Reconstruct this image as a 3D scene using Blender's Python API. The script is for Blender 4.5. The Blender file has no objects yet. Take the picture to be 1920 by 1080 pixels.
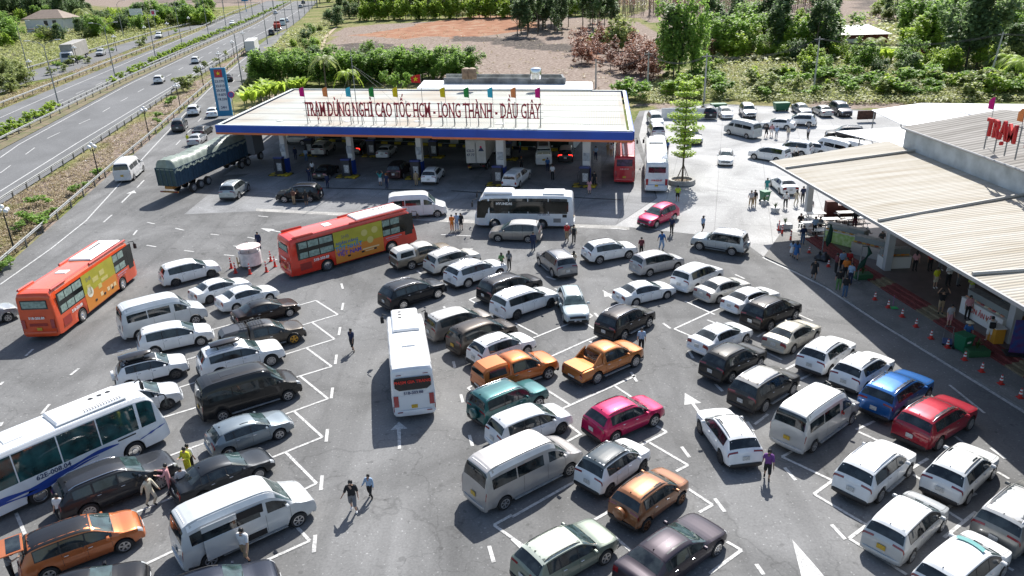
import bpy, bmesh, math, random
from math import sin, cos, pi, radians as R, sqrt, hypot, atan2
from mathutils import Vector as V, Matrix
random.seed(7)
SC = bpy.context.scene
COL = SC.collection
# ---------------------------------------------------------------- camera, sky, sun, exposure
CAMH, FPX, HOR, ROLL = 21.9, 1400.0, -30.0, R(2)
TH = math.atan((540 - HOR) / FPX)
ct, st, cr, sr = cos(TH), sin(TH), cos(ROLL), sin(ROLL)
Dn = V((0, -st, -ct)); Rt = V((1, 0, 0)); Fw = V((0, ct, -st))
cright = Rt * cr + Dn * sr; cdown = -Rt * sr + Dn * cr
cam = bpy.data.objects.new('camera', bpy.data.cameras.new('camera')); COL.objects.link(cam)
m = Matrix((cright, -cdown, -Fw)).transposed().to_4x4(); m.translation = (0, 0, CAMH)
cam.matrix_world = m
cam.data.sensor_width = 36; cam.data.lens = FPX / 1920 * 36; cam.data.clip_end = 6000; cam.data.clip_start = .5
SC.camera = cam
SUN_AZ, SUN_EL = R(17.5), R(47.5)          # azimuth from the view axis towards the right
sundir = V((sin(SUN_AZ) * cos(SUN_EL), cos(SUN_AZ) * cos(SUN_EL), sin(SUN_EL)))
w = bpy.data.worlds.new('World'); SC.world = w; w.use_nodes = True
nt = w.node_tree; sky = nt.nodes.new('ShaderNodeTexSky'); sky.sky_type = 'NISHITA'; sky.sun_disc = False
sky.sun_elevation = SUN_EL; sky.sun_rotation = SUN_AZ; sky.air_density = 1.1; sky.dust_density = 1.5
nt.links.new(sky.outputs[0], nt.nodes['Background'].inputs[0]); nt.nodes['Background'].inputs[1].default_value = .1
sl = bpy.data.lights.new('sun', 'SUN'); sl.energy = 5.0; sl.angle = R(.53); sl.color = (1, .965, .91)
so = bpy.data.objects.new('sun', sl); COL.objects.link(so); so.rotation_euler = sundir.to_track_quat('Z', 'Y').to_euler()
so.location = (0, 0, 80)
SC.view_settings.view_transform = 'Standard'; SC.view_settings.look = 'None'; SC.view_settings.gamma = 1
SC.view_settings.exposure = .69; SC.view_settings.use_curve_mapping = False
try:
    SC.cycles.max_bounces = 5; SC.cycles.diffuse_bounces = 3; SC.cycles.glossy_bounces = 3
    SC.cycles.transparent_max_bounces = 6; SC.cycles.use_denoising = True
except Exception: pass

# ---------------------------------------------------------------- where a place in the photograph stands on the ground
def ray(px, py):
    u, v = (px - 960) / FPX, (py - 540) / FPX
    return Rt * (u * cr - v * sr) + Fw + Dn * (u * sr + v * cr)
def GA(px, py, z=0.0):                          # where the sight line meets the height z
    d = ray(px, py); t = (z - CAMH) / d.z
    return V((d.x * t, d.y * t, z))
Y0, SL = 58.0, .045                             # the ground climbs gently beyond this line
def G(px, py, z=0.0):                           # ... and where it meets the ground (+ z)
    p = GA(px, py, z)
    if p.y <= Y0: return p
    d = ray(px, py); t = (SL * -Y0 + z - CAMH) / (d.z - SL * d.y)
    return d * t + V((0, 0, CAMH))
def TH_(x, y): return max(0.0, SL * (y - Y0))
def T(px, py, dz=0.0): return G(px, py, dz)
def tilt(o):                                    # stand something on the slope
    if o.location.y > Y0: o.rotation_euler = (Matrix.Rotation(math.atan(SL), 3, 'X') @ o.rotation_euler.to_matrix()).to_euler()
    return o
def proj(x, y, z):
    q = V((x, y, z - CAMH)); f = q.dot(Fw)
    if f <= .1: return (-9999, 9999)
    return (960 + FPX * q.dot(cright) / f, 540 + FPX * q.dot(cdown) / f)

# ---------------------------------------------------------------- materials
MATS = {}
def mat(name, col, rough=.6, metal=0, coat=0, noise=0, scale=3, col2=None, spec=.5, bump=0, det=4, emit=None, crough=.05, trans=0):
    k = (name, tuple(col), rough, metal, coat)
    if k in MATS: return MATS[k]
    M = bpy.data.materials.new(name); M.use_nodes = True; N = M.node_tree; b = N.nodes['Principled BSDF']
    b.inputs['Base Color'].default_value = (*col, 1); b.inputs['Roughness'].default_value = rough
    b.inputs['Metallic'].default_value = metal; b.inputs['Coat Weight'].default_value = coat
    b.inputs['Coat Roughness'].default_value = crough; b.inputs['Specular IOR Level'].default_value = spec
    if trans: b.inputs['Transmission Weight'].default_value = trans
    if emit: b.inputs['Emission Color'].default_value = (*emit[:3], 1); b.inputs['Emission Strength'].default_value = emit[3]
    if noise or col2 or bump:
        tc = N.nodes.new('ShaderNodeTexCoord'); nz = N.nodes.new('ShaderNodeTexNoise')
        nz.inputs['Scale'].default_value = scale; nz.inputs['Detail'].default_value = det
        N.links.new(tc.outputs['Object'], nz.inputs['Vector'])
        if noise or col2:
            rp = N.nodes.new('ShaderNodeValToRGB'); rp.color_ramp.elements[0].position = .35; rp.color_ramp.elements[1].position = .65
            c2 = col2 or tuple(max(0, c * (1 - noise)) for c in col)
            rp.color_ramp.elements[0].color = (*c2, 1); rp.color_ramp.elements[1].color = (*col, 1)
            N.links.new(nz.outputs[0], rp.inputs[0]); N.links.new(rp.outputs[0], b.inputs['Base Color'])
        if bump:
            bp = N.nodes.new('ShaderNodeBump'); bp.inputs['Strength'].default_value = bump; bp.inputs['Distance'].default_value = .05
            N.links.new(nz.outputs[0], bp.inputs['Height']); N.links.new(bp.outputs[0], b.inputs['Normal'])
    MATS[k] = M; return M
def paint(col, metallic=False):
    return mat('paint', col, .42, .4 if metallic else 0, 1.0 if max(col) > .1 else .55, noise=.12, scale=1.3, crough=.035, spec=.2)
DARK = mat('black_plastic', (.018, .018, .02), .5)
TYRE = mat('tyre_rubber', (.022, .022, .023), .85)
GLASS = mat('tinted_glass', (.004, .006, .008), .04, 0, 0, spec=.7, col2=(.035, .045, .048), scale=1.9, det=3)
WSHIELD = mat('windscreen_glass', (.05, .085, .085), .05, 0, 0, spec=1.0, noise=.6, scale=2.2)
ALLOY = mat('alloy_rim', (.45, .45, .46), .35, .7)
DALLOY = mat('dark_alloy_rim', (.08, .08, .085), .35, .6)
CHROME = mat('chrome', (.75, .75, .76), .18, 1)
LAMPW = mat('clear_lamp', (.6, .62, .64), .15, .3, 1)
LAMPR = mat('red_lamp', (.20, .006, .010), .15, 0, 1)
LAMPRL = mat('lit_brake_lamp', (.6, .02, .02), .3, emit=(1, .03, .02, 2.5))
PLATE = mat('number_plate', (.62, .63, .62), .5, noise=.5, scale=22)
PLATEY = mat('yellow_number_plate', (.62, .4, .04), .5, noise=.4, scale=22)
WHITE = mat('white_paint', (.78, .78, .77), .5)
SEAM = mat('door_gap', (.03, .03, .03), .8)
STEEL = mat('galvanised_steel', (.30, .31, .31), .6, .3, noise=.35, scale=5)

# ---------------------------------------------------------------- mesh helpers
class MB:
    def __init__(s): s.v = []; s.f = []; s.m = []
    def add(s, vs, fs, mi=0):
        o = len(s.v); s.v += [tuple(v) for v in vs]; s.f += [tuple(i + o for i in f) for f in fs]; s.m += [mi] * len(fs)
    def box(s, c, d, mi=0, rz=0, bev=0, M=None):
        x, y, z = (d[0] / 2, d[1] / 2, d[2] / 2)
        if bev:
            b = bev; vs = []
            for zz, k in ((-z, 1), (-z + b, 0), (z - b, 0), (z, 1)):
                e = b if k else 0
                for sx, sy in ((-1, -1), (1, -1), (1, 1), (-1, 1)): 
                    vs += [(sx * (x - e), sy * (y - e), zz)]
            fs = [(3, 2, 1, 0), (12, 13, 14, 15)]
            for r in range(3):
                for i in range(4): fs.append((r * 4 + i, r * 4 + (i + 1) % 4, r * 4 + 4 + (i + 1) % 4, r * 4 + 4 + i))
        else:
            vs = [(a * x, b_ * y, c_ * z) for c_ in (-1, 1) for a, b_ in ((-1, -1), (1, -1), (1, 1), (-1, 1))]
            fs = [(3, 2, 1, 0), (4, 5, 6, 7), (0, 1, 5, 4), (1, 2, 6, 5), (2, 3, 7, 6), (3, 0, 4, 7)]
        if M is not None: vs = [M @ V(v) for v in vs]
        else:
            cz, sz = cos(rz), sin(rz); vs = [(v[0] * cz - v[1] * sz, v[0] * sz + v[1] * cz, v[2]) for v in vs]
        s.add([(v[0] + c[0], v[1] + c[1], v[2] + c[2]) for v in vs], fs, mi); return s
    def tube(s, pts, r, n=8, mi=0, cap=True):
        pts = [V(p) for p in pts]; rs = r if isinstance(r, (list, tuple)) else [r] * len(pts)
        o = len(s.v); up = V((0, 0, 1))
        for i, p in enumerate(pts):
            d = (pts[min(i + 1, len(pts) - 1)] - pts[max(i - 1, 0)])
            if d.length < 1e-6: d = V((0, 0, 1))
            d.normalize(); a = d.cross(up if abs(d.z) < .95 else V((1, 0, 0))).normalized(); b = d.cross(a)
            for k in range(n):
                t = 2 * pi * k / n; q = p + (a * cos(t) + b * sin(t)) * rs[i]; s.v.append(tuple(q))
        for i in range(len(pts) - 1):
            for k in range(n):
                s.f.append((o + i * n + k, o + i * n + (k + 1) % n, o + (i + 1) * n + (k + 1) % n, o + (i + 1) * n + k)); s.m.append(mi)
        if cap:
            s.f.append(tuple(o + k for k in range(n))[::-1]); s.m.append(mi)
            s.f.append(tuple(o + (len(pts) - 1) * n + k for k in range(n))); s.m.append(mi)
        return s
    def lathe(s, prof, n=24, mi=0, axis='z', c=(0, 0, 0)):
        o = len(s.v)
        for r, h in prof:
            for k in range(n):
                t = 2 * pi * k / n; a, b = r * cos(t), r * sin(t)
                p = (a, b, h) if axis == 'z' else (a, h, b)
                s.v.append((p[0] + c[0], p[1] + c[1], p[2] + c[2]))
        for i in range(len(prof) - 1):
            for k in range(n):
                s.f.append((o + i * n + k, o + i * n + (k + 1) % n, o + (i + 1) * n + (k + 1) % n, o + (i + 1) * n + k)); s.m.append(mi)
        return s
    def prism(s, poly, z0, z1, mi=0):            # polygon (list of xy) extruded
        n = len(poly); vs = [(p[0], p[1], z0) for p in poly] + [(p[0], p[1], z1) for p in poly]
        fs = [tuple(range(n))[::-1], tuple(range(n, 2 * n))] + [(i, (i + 1) % n, n + (i + 1) % n, n + i) for i in range(n)]
        s.add(vs, fs, mi); return s
    def quad(s, a, b, c, d, mi=0): s.add([a, b, c, d], [(0, 1, 2, 3)], mi); return s
    def mesh(s, name, mats, smooth=None):
        me = bpy.data.meshes.new(name); me.from_pydata(s.v, [], s.f); me.update()
        for M in (mats if isinstance(mats, (list, tuple)) else [mats]): me.materials.append(M)
        if len(set(s.m)) > 1: me.polygons.foreach_set('material_index', s.m)
        if smooth:
            me.polygons.foreach_set('use_smooth', [True] * len(me.polygons))
            if smooth < 179:
                try: me.set_sharp_from_angle(angle=R(smooth))
                except Exception: pass
        return me
    def build(s, name, mats, parent=None, smooth=None, loc=None):
        return obj(name, s.mesh(name, mats, smooth), parent, loc)
def obj(name, me, parent=None, loc=None):
    o = bpy.data.objects.new(name, me); COL.objects.link(o)
    if parent: o.parent = parent
    if loc is not None: o.location = loc
    return o
def tag(o, label=None, cat=None, group=None, kind=None):
    if label: o['label'] = label
    if cat: o['category'] = cat
    if group: o['group'] = group
    if kind: o['kind'] = kind
    return o
def thing(name, label, cat, loc=(0, 0, 0), rz=0, group=None):
    o = bpy.data.objects.new(name, None); COL.objects.link(o); o.location = loc; o.rotation_euler = (0, 0, rz)
    o.empty_display_size = .3
    return tag(o, label, cat, group)
def kids(o): return [c for c in bpy.data.objects if c.parent == o]
def textmesh(s, size, ext=.0, sx=1.0, bold=0.0, align='CENTER', space=1.0):
    cu = bpy.data.curves.new('txt', 'FONT'); cu.body = s; cu.size = size; cu.extrude = ext; cu.align_x = align
    cu.align_y = 'CENTER'; cu.offset = bold; cu.resolution_u = 2; cu.space_character = space
    o = bpy.data.objects.new('txt', cu); COL.objects.link(o)
    me = bpy.data.meshes.new_from_object(o)
    if not len(me.vertices): me = bpy.data.meshes.new_from_object(o.evaluated_get(bpy.context.evaluated_depsgraph_get()))
    bpy.data.objects.remove(o); bpy.data.curves.remove(cu)
    if sx != 1.0: me.transform(Matrix.Diagonal((sx, 1, 1, 1)))
    return me
def text(s, size, M, at, xd, yd, parent=None, name='lettering', sx=1.0, bold=0, ext=0.0, align='CENTER'):
    me = textmesh(s, size, ext, sx, bold, align); me.materials.clear(); me.materials.append(M)
    xd = V(xd).normalized(); yd = V(yd).normalized(); zd = xd.cross(yd)
    mm = Matrix((xd, yd, zd)).transposed().to_4x4(); mm.translation = V(at) 
    me.transform(mm); return obj(name, me, parent)
# ---------------------------------------------------------------- vehicles: one lofted shell per kind, parts cut from its surface
def chaikin(P, n=2):
    for _ in range(n):
        Q = [P[0]]
        for a, b in zip(P, P[1:]):
            Q.append(tuple(x * .8 + y * .2 for x, y in zip(a, b))); Q.append(tuple(x * .2 + y * .8 for x, y in zip(a, b)))
        Q.append(P[-1]); P = Q
    return P
class Shell:
    """s = metres behind the front bumper; profile points (s, z); x forward, origin on the ground mid wheelbase"""
    def __init__(S, prof, L, W, WB, fo, rw, belt, wr, edge=.09, tuck=.95, sill=.24, fround=.22, rround=.12, lean=.0, fl=.7, rl=.4, arch=.07, inset=.12, boxy=0, low=.90):
        S.__dict__.update(locals()); S.P = chaikin([(p[0], p[1], float(i)) for i, p in enumerate(prof)])
        S.zmax = max(p[1] for p in prof); S.x0 = WB / 2 + fo; S.sw = (fo, fo + WB)
    def at(S, t):
        P = S.P
        if t <= P[0][2]: return P[0][:2]
        for a, b in zip(P, P[1:]):
            if t <= b[2]:
                k = (t - a[2]) / max(1e-9, b[2] - a[2]); return (a[0] + (b[0] - a[0]) * k, a[1] + (b[1] - a[1]) * k)
        return P[-1][:2]
    def tof(S, s):
        P = S.P
        for a, b in zip(P, P[1:]):
            if s <= b[0]: return a[2] + (b[2] - a[2]) * (s - a[0]) / max(1e-9, b[0] - a[0])
        return P[-1][2]
    def ring(S, t):
        s, zt = S.at(t); w = S.W / 2
        if s < S.fl: w *= 1 - S.fround * (1 - s / S.fl) ** 2.3
        if s > S.L - S.rl: w *= 1 - S.rround * (1 - (S.L - s) / S.rl) ** 2.3
        e = min(s, S.L - s); zb = S.sill + max(0, .12 * (1 - e / .5)) if e < .5 else S.sill
        ra = S.rw + S.arch
        for c in S.sw:
            if abs(s - c) < ra: zb = max(zb, S.rw + sqrt(max(0, ra * ra - (s - c) ** 2)) * 1.0)
        bl = S.belt[0] + (S.belt[1] - S.belt[0]) * s / S.L
        zs = min(bl, zt - .05); c = max(0, min(1, (zt - bl) / (S.zmax - bl)))
        y6 = (.90 * w) + (min(S.wr, w * .98) - .90 * w) * min(1, c * 1.15); z6 = zt - (.025 + (S.edge - .025) * c)
        z6 = max(z6, zs + .01)
        zm = S.sill + (zs - S.sill) * .5
        pts = [(0, zb), (S.low * w, zb), (.975 * w, max(zb + .02, S.sill + .14)), (w, max(zb + .04, zm)), (.985 * w if not S.boxy else w, max(zb + .06, zs - .14)),
               (S.tuck * w, max(zb + .08, zs)), (y6, z6), (max(y6 - S.inset, y6 * .7), max(z6, zt - .012)), (y6 * .45, zt + .012), (0, zt + .018)]
        for i in range(2, 6): pts[i] = (pts[i][0], min(pts[i][1], z6 - .01 * (6 - i) if i < 6 else z6))
        return S.x0 - s, pts
    def pt(S, t, q, sg=-1):                         # q 0..9 round the half section; sg -1 right, +1 left
        x, p = S.ring(t); i = min(8, int(q)); k = q - i
        return V((x, sg * (p[i][0] + (p[i + 1][0] - p[i][0]) * k), p[i][1] + (p[i + 1][1] - p[i][1]) * k))
    def stations(S):
        ts = [p[2] for p in S.P]; ra = S.rw + S.arch
        for c in S.sw:
            for k in range(9): ts.append(S.tof(c - ra * cos(pi * k / 8) * .999))
            ts += [S.tof(c - ra - .012), S.tof(c + ra + .012)]
        n = 26
        for i in range(n): ts.append(S.tof(S.L * (i + .5) / n))
        ts = sorted(ts); o = [ts[0]]
        for t in ts[1:]:
            if abs(S.at(t)[0] - S.at(o[-1])[0]) + abs(S.at(t)[1] - S.at(o[-1])[1]) > .006: o.append(t)
        return o
    def body(S, clad=False, seams=()):
        mb = MB(); rs = [S.ring(t) for t in S.stations()]; n = 10; m = 2 * n - 2
        for x, p in rs:
            for y, z in p: mb.v.append((x, -y, z))
            for y, z in p[-2:0:-1]: mb.v.append((x, y, z))
        for i in range(len(rs) - 1):
            for k in range(m):
                a, b = i * m + k, i * m + (k + 1) % m
                mb.f.append((a, b, b + m, a + m))
                kk = k if k < n - 1 else m - 1 - k
                mb.m.append(1 if kk == 0 else (2 if kk == 1 else 0))
        mb.f.append(tuple(range(m))[::-1]); mb.m.append(0); mb.f.append(tuple((len(rs) - 1) * m + k for k in range(m))); mb.m.append(0)
        for s0 in seams:
            for sg in (-1, 1): S.patch(mb, S.tof(s0 - .007), S.tof(s0 + .007), 2.3, 5, sg, 1, 4, .002, 1)
        if seams and not S.boxy:
            for sg in (-1, 1):                       # bonnet shut line
                S.patch(mb, S.tof(.3), S.tof(S.prof[3][0] if len(S.prof) > 3 else 1), 6.55, 6.68, sg, 6, 1, .002, 1)
        return mb
    def patch(S, mb, t0, t1, q0, q1, sg, nt=6, nq=3, off=.004, mi=0, trim=None):
        g = []
        for i in range(nt + 1):
            row = []
            for j in range(nq + 1):
                u = i / nt; v = j / nq; t = t0 + (t1 - t0) * u; q = q0 + (q1 - q0) * v
                p = S.pt(t, q, sg); e = 1e-3
                a = S.pt(t + .02, q, sg) - S.pt(t - .02, q, sg); b = S.pt(t, min(9, q + .02), sg) - S.pt(t, q - .02, sg)
                nr = a.cross(b) * sg
                if nr.length > 1e-9: nr.normalize()
                else: nr = V((0, 0, 1))
                row.append(p + nr * off)
            g.append(row)
        o = len(mb.v)
        for r in g: mb.v += [tuple(p) for p in r]
        w = nq + 1
        for i in range(nt):
            for j in range(nq):
                f = (o + i * w + j, o + i * w + j + 1, o + (i + 1) * w + j + 1, o + (i + 1) * w + j)
                mb.f.append(f if sg < 0 else f[::-1]); mb.m.append(mi)
    def across(S, mb, t0, t1, q0, nt=6, nq=4, off=.005, mi=0, q1=9.0):
        for sg in (-1, 1): S.patch(mb, t0, t1, q0, q1, sg, nt, nq, off, mi)

def wheel_meshes(r, wd, rim, style):
    k = (round(r, 3), wd, rim.name, style)
    if k in WM: return WM[k]
    t = MB(); h = wd / 2; ri = r * .66
    t.lathe([(ri, -h), (ri + .02, -h), (r - .03, -h), (r, -h + .035), (r, h - .035), (r - .03, h), (ri + .02, h), (ri, h * .9), (ri, -h)], 22, 0, 'y')
    m1 = t.mesh('wheel', TYRE, 40)
    d = MB(); o = -h - .004                          # outer face towards -y
    d.lathe([(ri + .012, o), (ri - .02, o), (ri - .03, o + .05), (.0, o + .07)], 22, 1, 'y')
    d.lathe([(ri + .012, o - .002), (ri - .025, o - .004), (ri - .03, o + .03)], 22, 0, 'y')
    d.lathe([(.0, o - .006), (.05, o - .006), (.06, o + .03)], 10, 0, 'y')
    n = {'s5': 5, 's10': 10, 'van': 6, 'bus': 0}[style]
    for i in range(n):
        a = 2 * pi * i / n; wv = (.05 if n == 5 else .032) * (r / .34); M = Matrix.Rotation(a, 3, 'Y')
        vs = [V((-wv * .6, o + .004, .03)), V((wv * .6, o + .004, .03)), V((wv, o - .001, ri)), V((-wv, o - .001, ri))]
        vs += [v + V((0, .03, 0)) for v in vs]
        d.add([M @ v for v in vs], [(0, 1, 2, 3)[::-1], (0, 4, 5, 1), (1, 5, 6, 2), (3, 2, 6, 7), (0, 3, 7, 4)], 0)
    if style == 'bus': d.lathe([(.0, o - .03), (.13, o - .03), (.15, o + .02), (ri - .05, o + .03)], 16, 0, 'y')
    m2 = d.mesh('rim', [rim, DARK], 30)
    WM[k] = (m1, m2); return WM[k]
WM = {}
KB = {}                                              # kind -> list of (name, mesh, matrix, colourable, sub)
def kind_parts(K):
    if K in KB: return KB[K]
    a = SPEC[K]; S = Shell(**a['shell']); P = []
    i_ws, i_rf, i_rr, i_rb = a['idx']                # windscreen base, roof front, roof rear, rear glass base
    def add(name, mb, mats, col=0, smooth=35, sub=None): P.append((name, mb.mesh(name, mats, smooth), None, col, sub))
    clad = a.get('clad', 0)
    bm = S.body(seams=a.get('seams', ()))
    add('body', bm, [paint((.5, .5, .5)), DARK, DARK if clad else paint((.5, .5, .5))], 1 if clad else 2, 32)
    # glass
    b = MB(); S.across(b, i_ws + .1, i_rf - .06, a.get('wsq', 6.12), 6, 5, .006); add('windshield', b, WSHIELD if not a.get('dark_ws') else GLASS)
    if a.get('rw', 1): b = MB(); S.across(b, i_rr + a.get('rg0', .12), i_rb - a.get('rg1', .08), a.get('rwq', 6.25), 6, 5, .006); add('rear_window', b, GLASS)
    for s0, s1 in a['side']:
        for sg in (-1, 1):
            b = MB(); S.patch(b, S.tof(s0), S.tof(s1), 5 + a.get('wq', (.10, .86))[0], 5 + a.get('wq', (.10, .86))[1], sg, 10, 2, .005); add('side_window', b, GLASS)
    if a.get('frame', 1):                            # dark strip round the side glass
        for sg in (-1, 1): b = MB(); S.patch(b, S.tof(a['side'][0][0] - .03), S.tof(a['side'][-1][1] + .03), 5.04, 5.92, sg, 16, 2, .0025); add('window_surround', b, DARK)
    if a.get('roofpanel', 1):
        b = MB(); S.across(b, i_rf + .02, i_rr - .0, 6.05, 8, 4, .012); add('roof', b, paint((.5, .5, .5)), 3)
    # lamps
    n = len(a['shell']['prof']) - 1
    for sg in (-1, 1):
        b = MB(); S.patch(b, a.get('hl', (.75, 1.75))[0], a.get('hl', (.75, 1.75))[1], a.get('hq', (4.3, 6.6))[0], a.get('hq', (4.3, 6.6))[1], sg, 5, 5, .006); add('headlight', b, LAMPW)
        b = MB(); tl = a.get('tl', (n - 1.75, n - 1.3)); tq = a.get('tq', (4.0, 7.9)); S.patch(b, tl[0], tl[1], tq[0], tq[1], sg, 4, 6, .007); add('taillight', b, LAMPR)
    # bumpers, plate, grille
    L, W, x0 = S.L, S.W, S.x0; zr = S.prof[-1][1]
    bz = a.get('bz', (.30, .52)); b = MB(); wb = W * .5
    def bar(mb, xx, dirn, z0, z1, hw, th, mi=0):
        pts = [(-hw, -.16 * dirn), (-hw * .96, -.03 * dirn), (-hw * .75, .035 * dirn), (0, .06 * dirn), (hw * .75, .035 * dirn), (hw * .96, -.03 * dirn), (hw, -.16 * dirn)]
        vs = [(xx + p[1] * 1.0, p[0], z) for z, k in ((z0, 0), (z0 + .03, 1), (z1 - .03, 1), (z1, 0)) for p in [(p[0], p[1] + (th * dirn if k else 0)) for p in pts]]
        m_ = len(pts)
        fs = [(i * m_ + j, i * m_ + j + 1, (i + 1) * m_ + j + 1, (i + 1) * m_ + j) for i in range(3) for j in range(m_ - 1)] + [tuple(3 * m_ + j for j in range(m_)), tuple(j for j in range(m_))]
        mb.add(vs, [f if dirn > 0 else f[::-1] for f in fs], mi)
    bar(b, -(L - x0), -1, bz[0], bz[1], W * .46, .02); add('rear_bumper', b, DARK if a.get('darkb', clad) else paint((.5, .5, .5)), 0 if a.get('darkb', clad) else 1, 50)
    b = MB(); bar(b, x0, 1, bz[0], bz[1], W * .41, .01); add('front_bumper', b, DARK if a.get('darkb', clad) else paint((.5, .5, .5)), 0 if a.get('darkb', clad) else 1, 50)
    b = MB(); S.across(b, .05, .8, 6.9, 3, 3, .008); add('grille', b, DARK)
    pz = a.get('pz', .78); tt = next((t / 50 for t in range(50 * n, 0, -1) if S.at(t / 50)[1] >= pz), n); c = S.pt(tt, 9); 
    b = MB(); pw = .17 if a.get('sqp', 1) else .26; ph = .11 if a.get('sqp', 1) else .06
    b.box((c.x - .035, 0, pz), (.02, pw * 2, ph * 2), 0, bev=.004); add('number_plate', b, PLATE, 4, 40)
    b = MB(); b.box((x0 + .05, 0, a.get('fpz', .48)), (.03, .50, .12), 0, bev=.004); add('number_plate', b, PLATE, 4, 40)
    # wheels
    rw = S.rw; wd = a.get('wd', .22)
    for c in S.sw:
        for sg in (-1, 1): P.append(('wheel', None, (x0 - c, sg * (W / 2 - wd / 2 - .005), rw, sg), 0, 'rim'))
    # mirrors
    ms = a.get('mir', S.prof[i_ws][0] + .38); mz = a.get('mz', S.belt[0] + .10)
    for sg in (-1, 1):
        b = MB(); p = S.pt(S.tof(ms), 5.1, sg); b.box((p.x, p.y + sg * .13, mz), (.13, .20, .15), 0, bev=.035); b.box((p.x, p.y + sg * .02, mz - .05), (.05, .10, .04), 0)
        add('mirror', b, paint((.5, .5, .5)), 1)
    if not a.get('van'):
        for s0 in a.get('handles', ()):
            for sg in (-1, 1):
                b = MB(); p = S.pt(S.tof(s0), 4.2, sg); b.box((p.x, p.y + sg * .02, p.z), (.17, .03, .03), 0, bev=.008); add('door_handle', b, CHROME)
        b = MB(); p = S.pt(i_rr - .25, 9); b.add([(p.x - .08, 0, p.z), (p.x + .05, .018, p.z), (p.x + .05, -.018, p.z), (p.x - .07, 0, p.z + .07)], [(0, 1, 3), (0, 3, 2), (1, 2, 3)]); add('antenna', b, DARK)
    if a.get('rails'):
        for sg in (-1, 1):
            b = MB(); pts = [S.pt(i_rf + .12 + (i_rr - i_rf - .25) * k / 6, 6.65, sg) + V((0, 0, (.05 if 0 < k < 6 else .0))) for k in range(7)]
            b.tube(pts, .02, 6); add('roof_rail', b, CHROME if a['rails'] == 1 else DARK, 0, 60)
    if a.get('spoiler', 1) and not a.get('van'):
        b = MB(); S.across(b, i_rr - .12, i_rr + .14, 6.3, 3, 3, .03); add('spoiler', b, paint((.5, .5, .5)), 3)
    if a.get('wiper', 1):
        b = MB(); p = S.pt(i_ws + .12, 8.2, -1); q = S.pt(i_ws + .16, 6.8, -1); b.tube([p + V((0, 0, .02)), q + V((0, 0, .03))], .012, 4); add('wiper', b, DARK); b = MB()
        p = S.pt(i_ws + .12, 8.2, 1); q = S.pt(i_ws + .16, 8.8, -1); b.tube([p + V((0, 0, .02)), q + V((0, 0, .03))], .012, 4); add('wiper', b, DARK)
    if 'extra' in a: a['extra'](S, add)
    KB[K] = (P, S); return KB[K]

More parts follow.
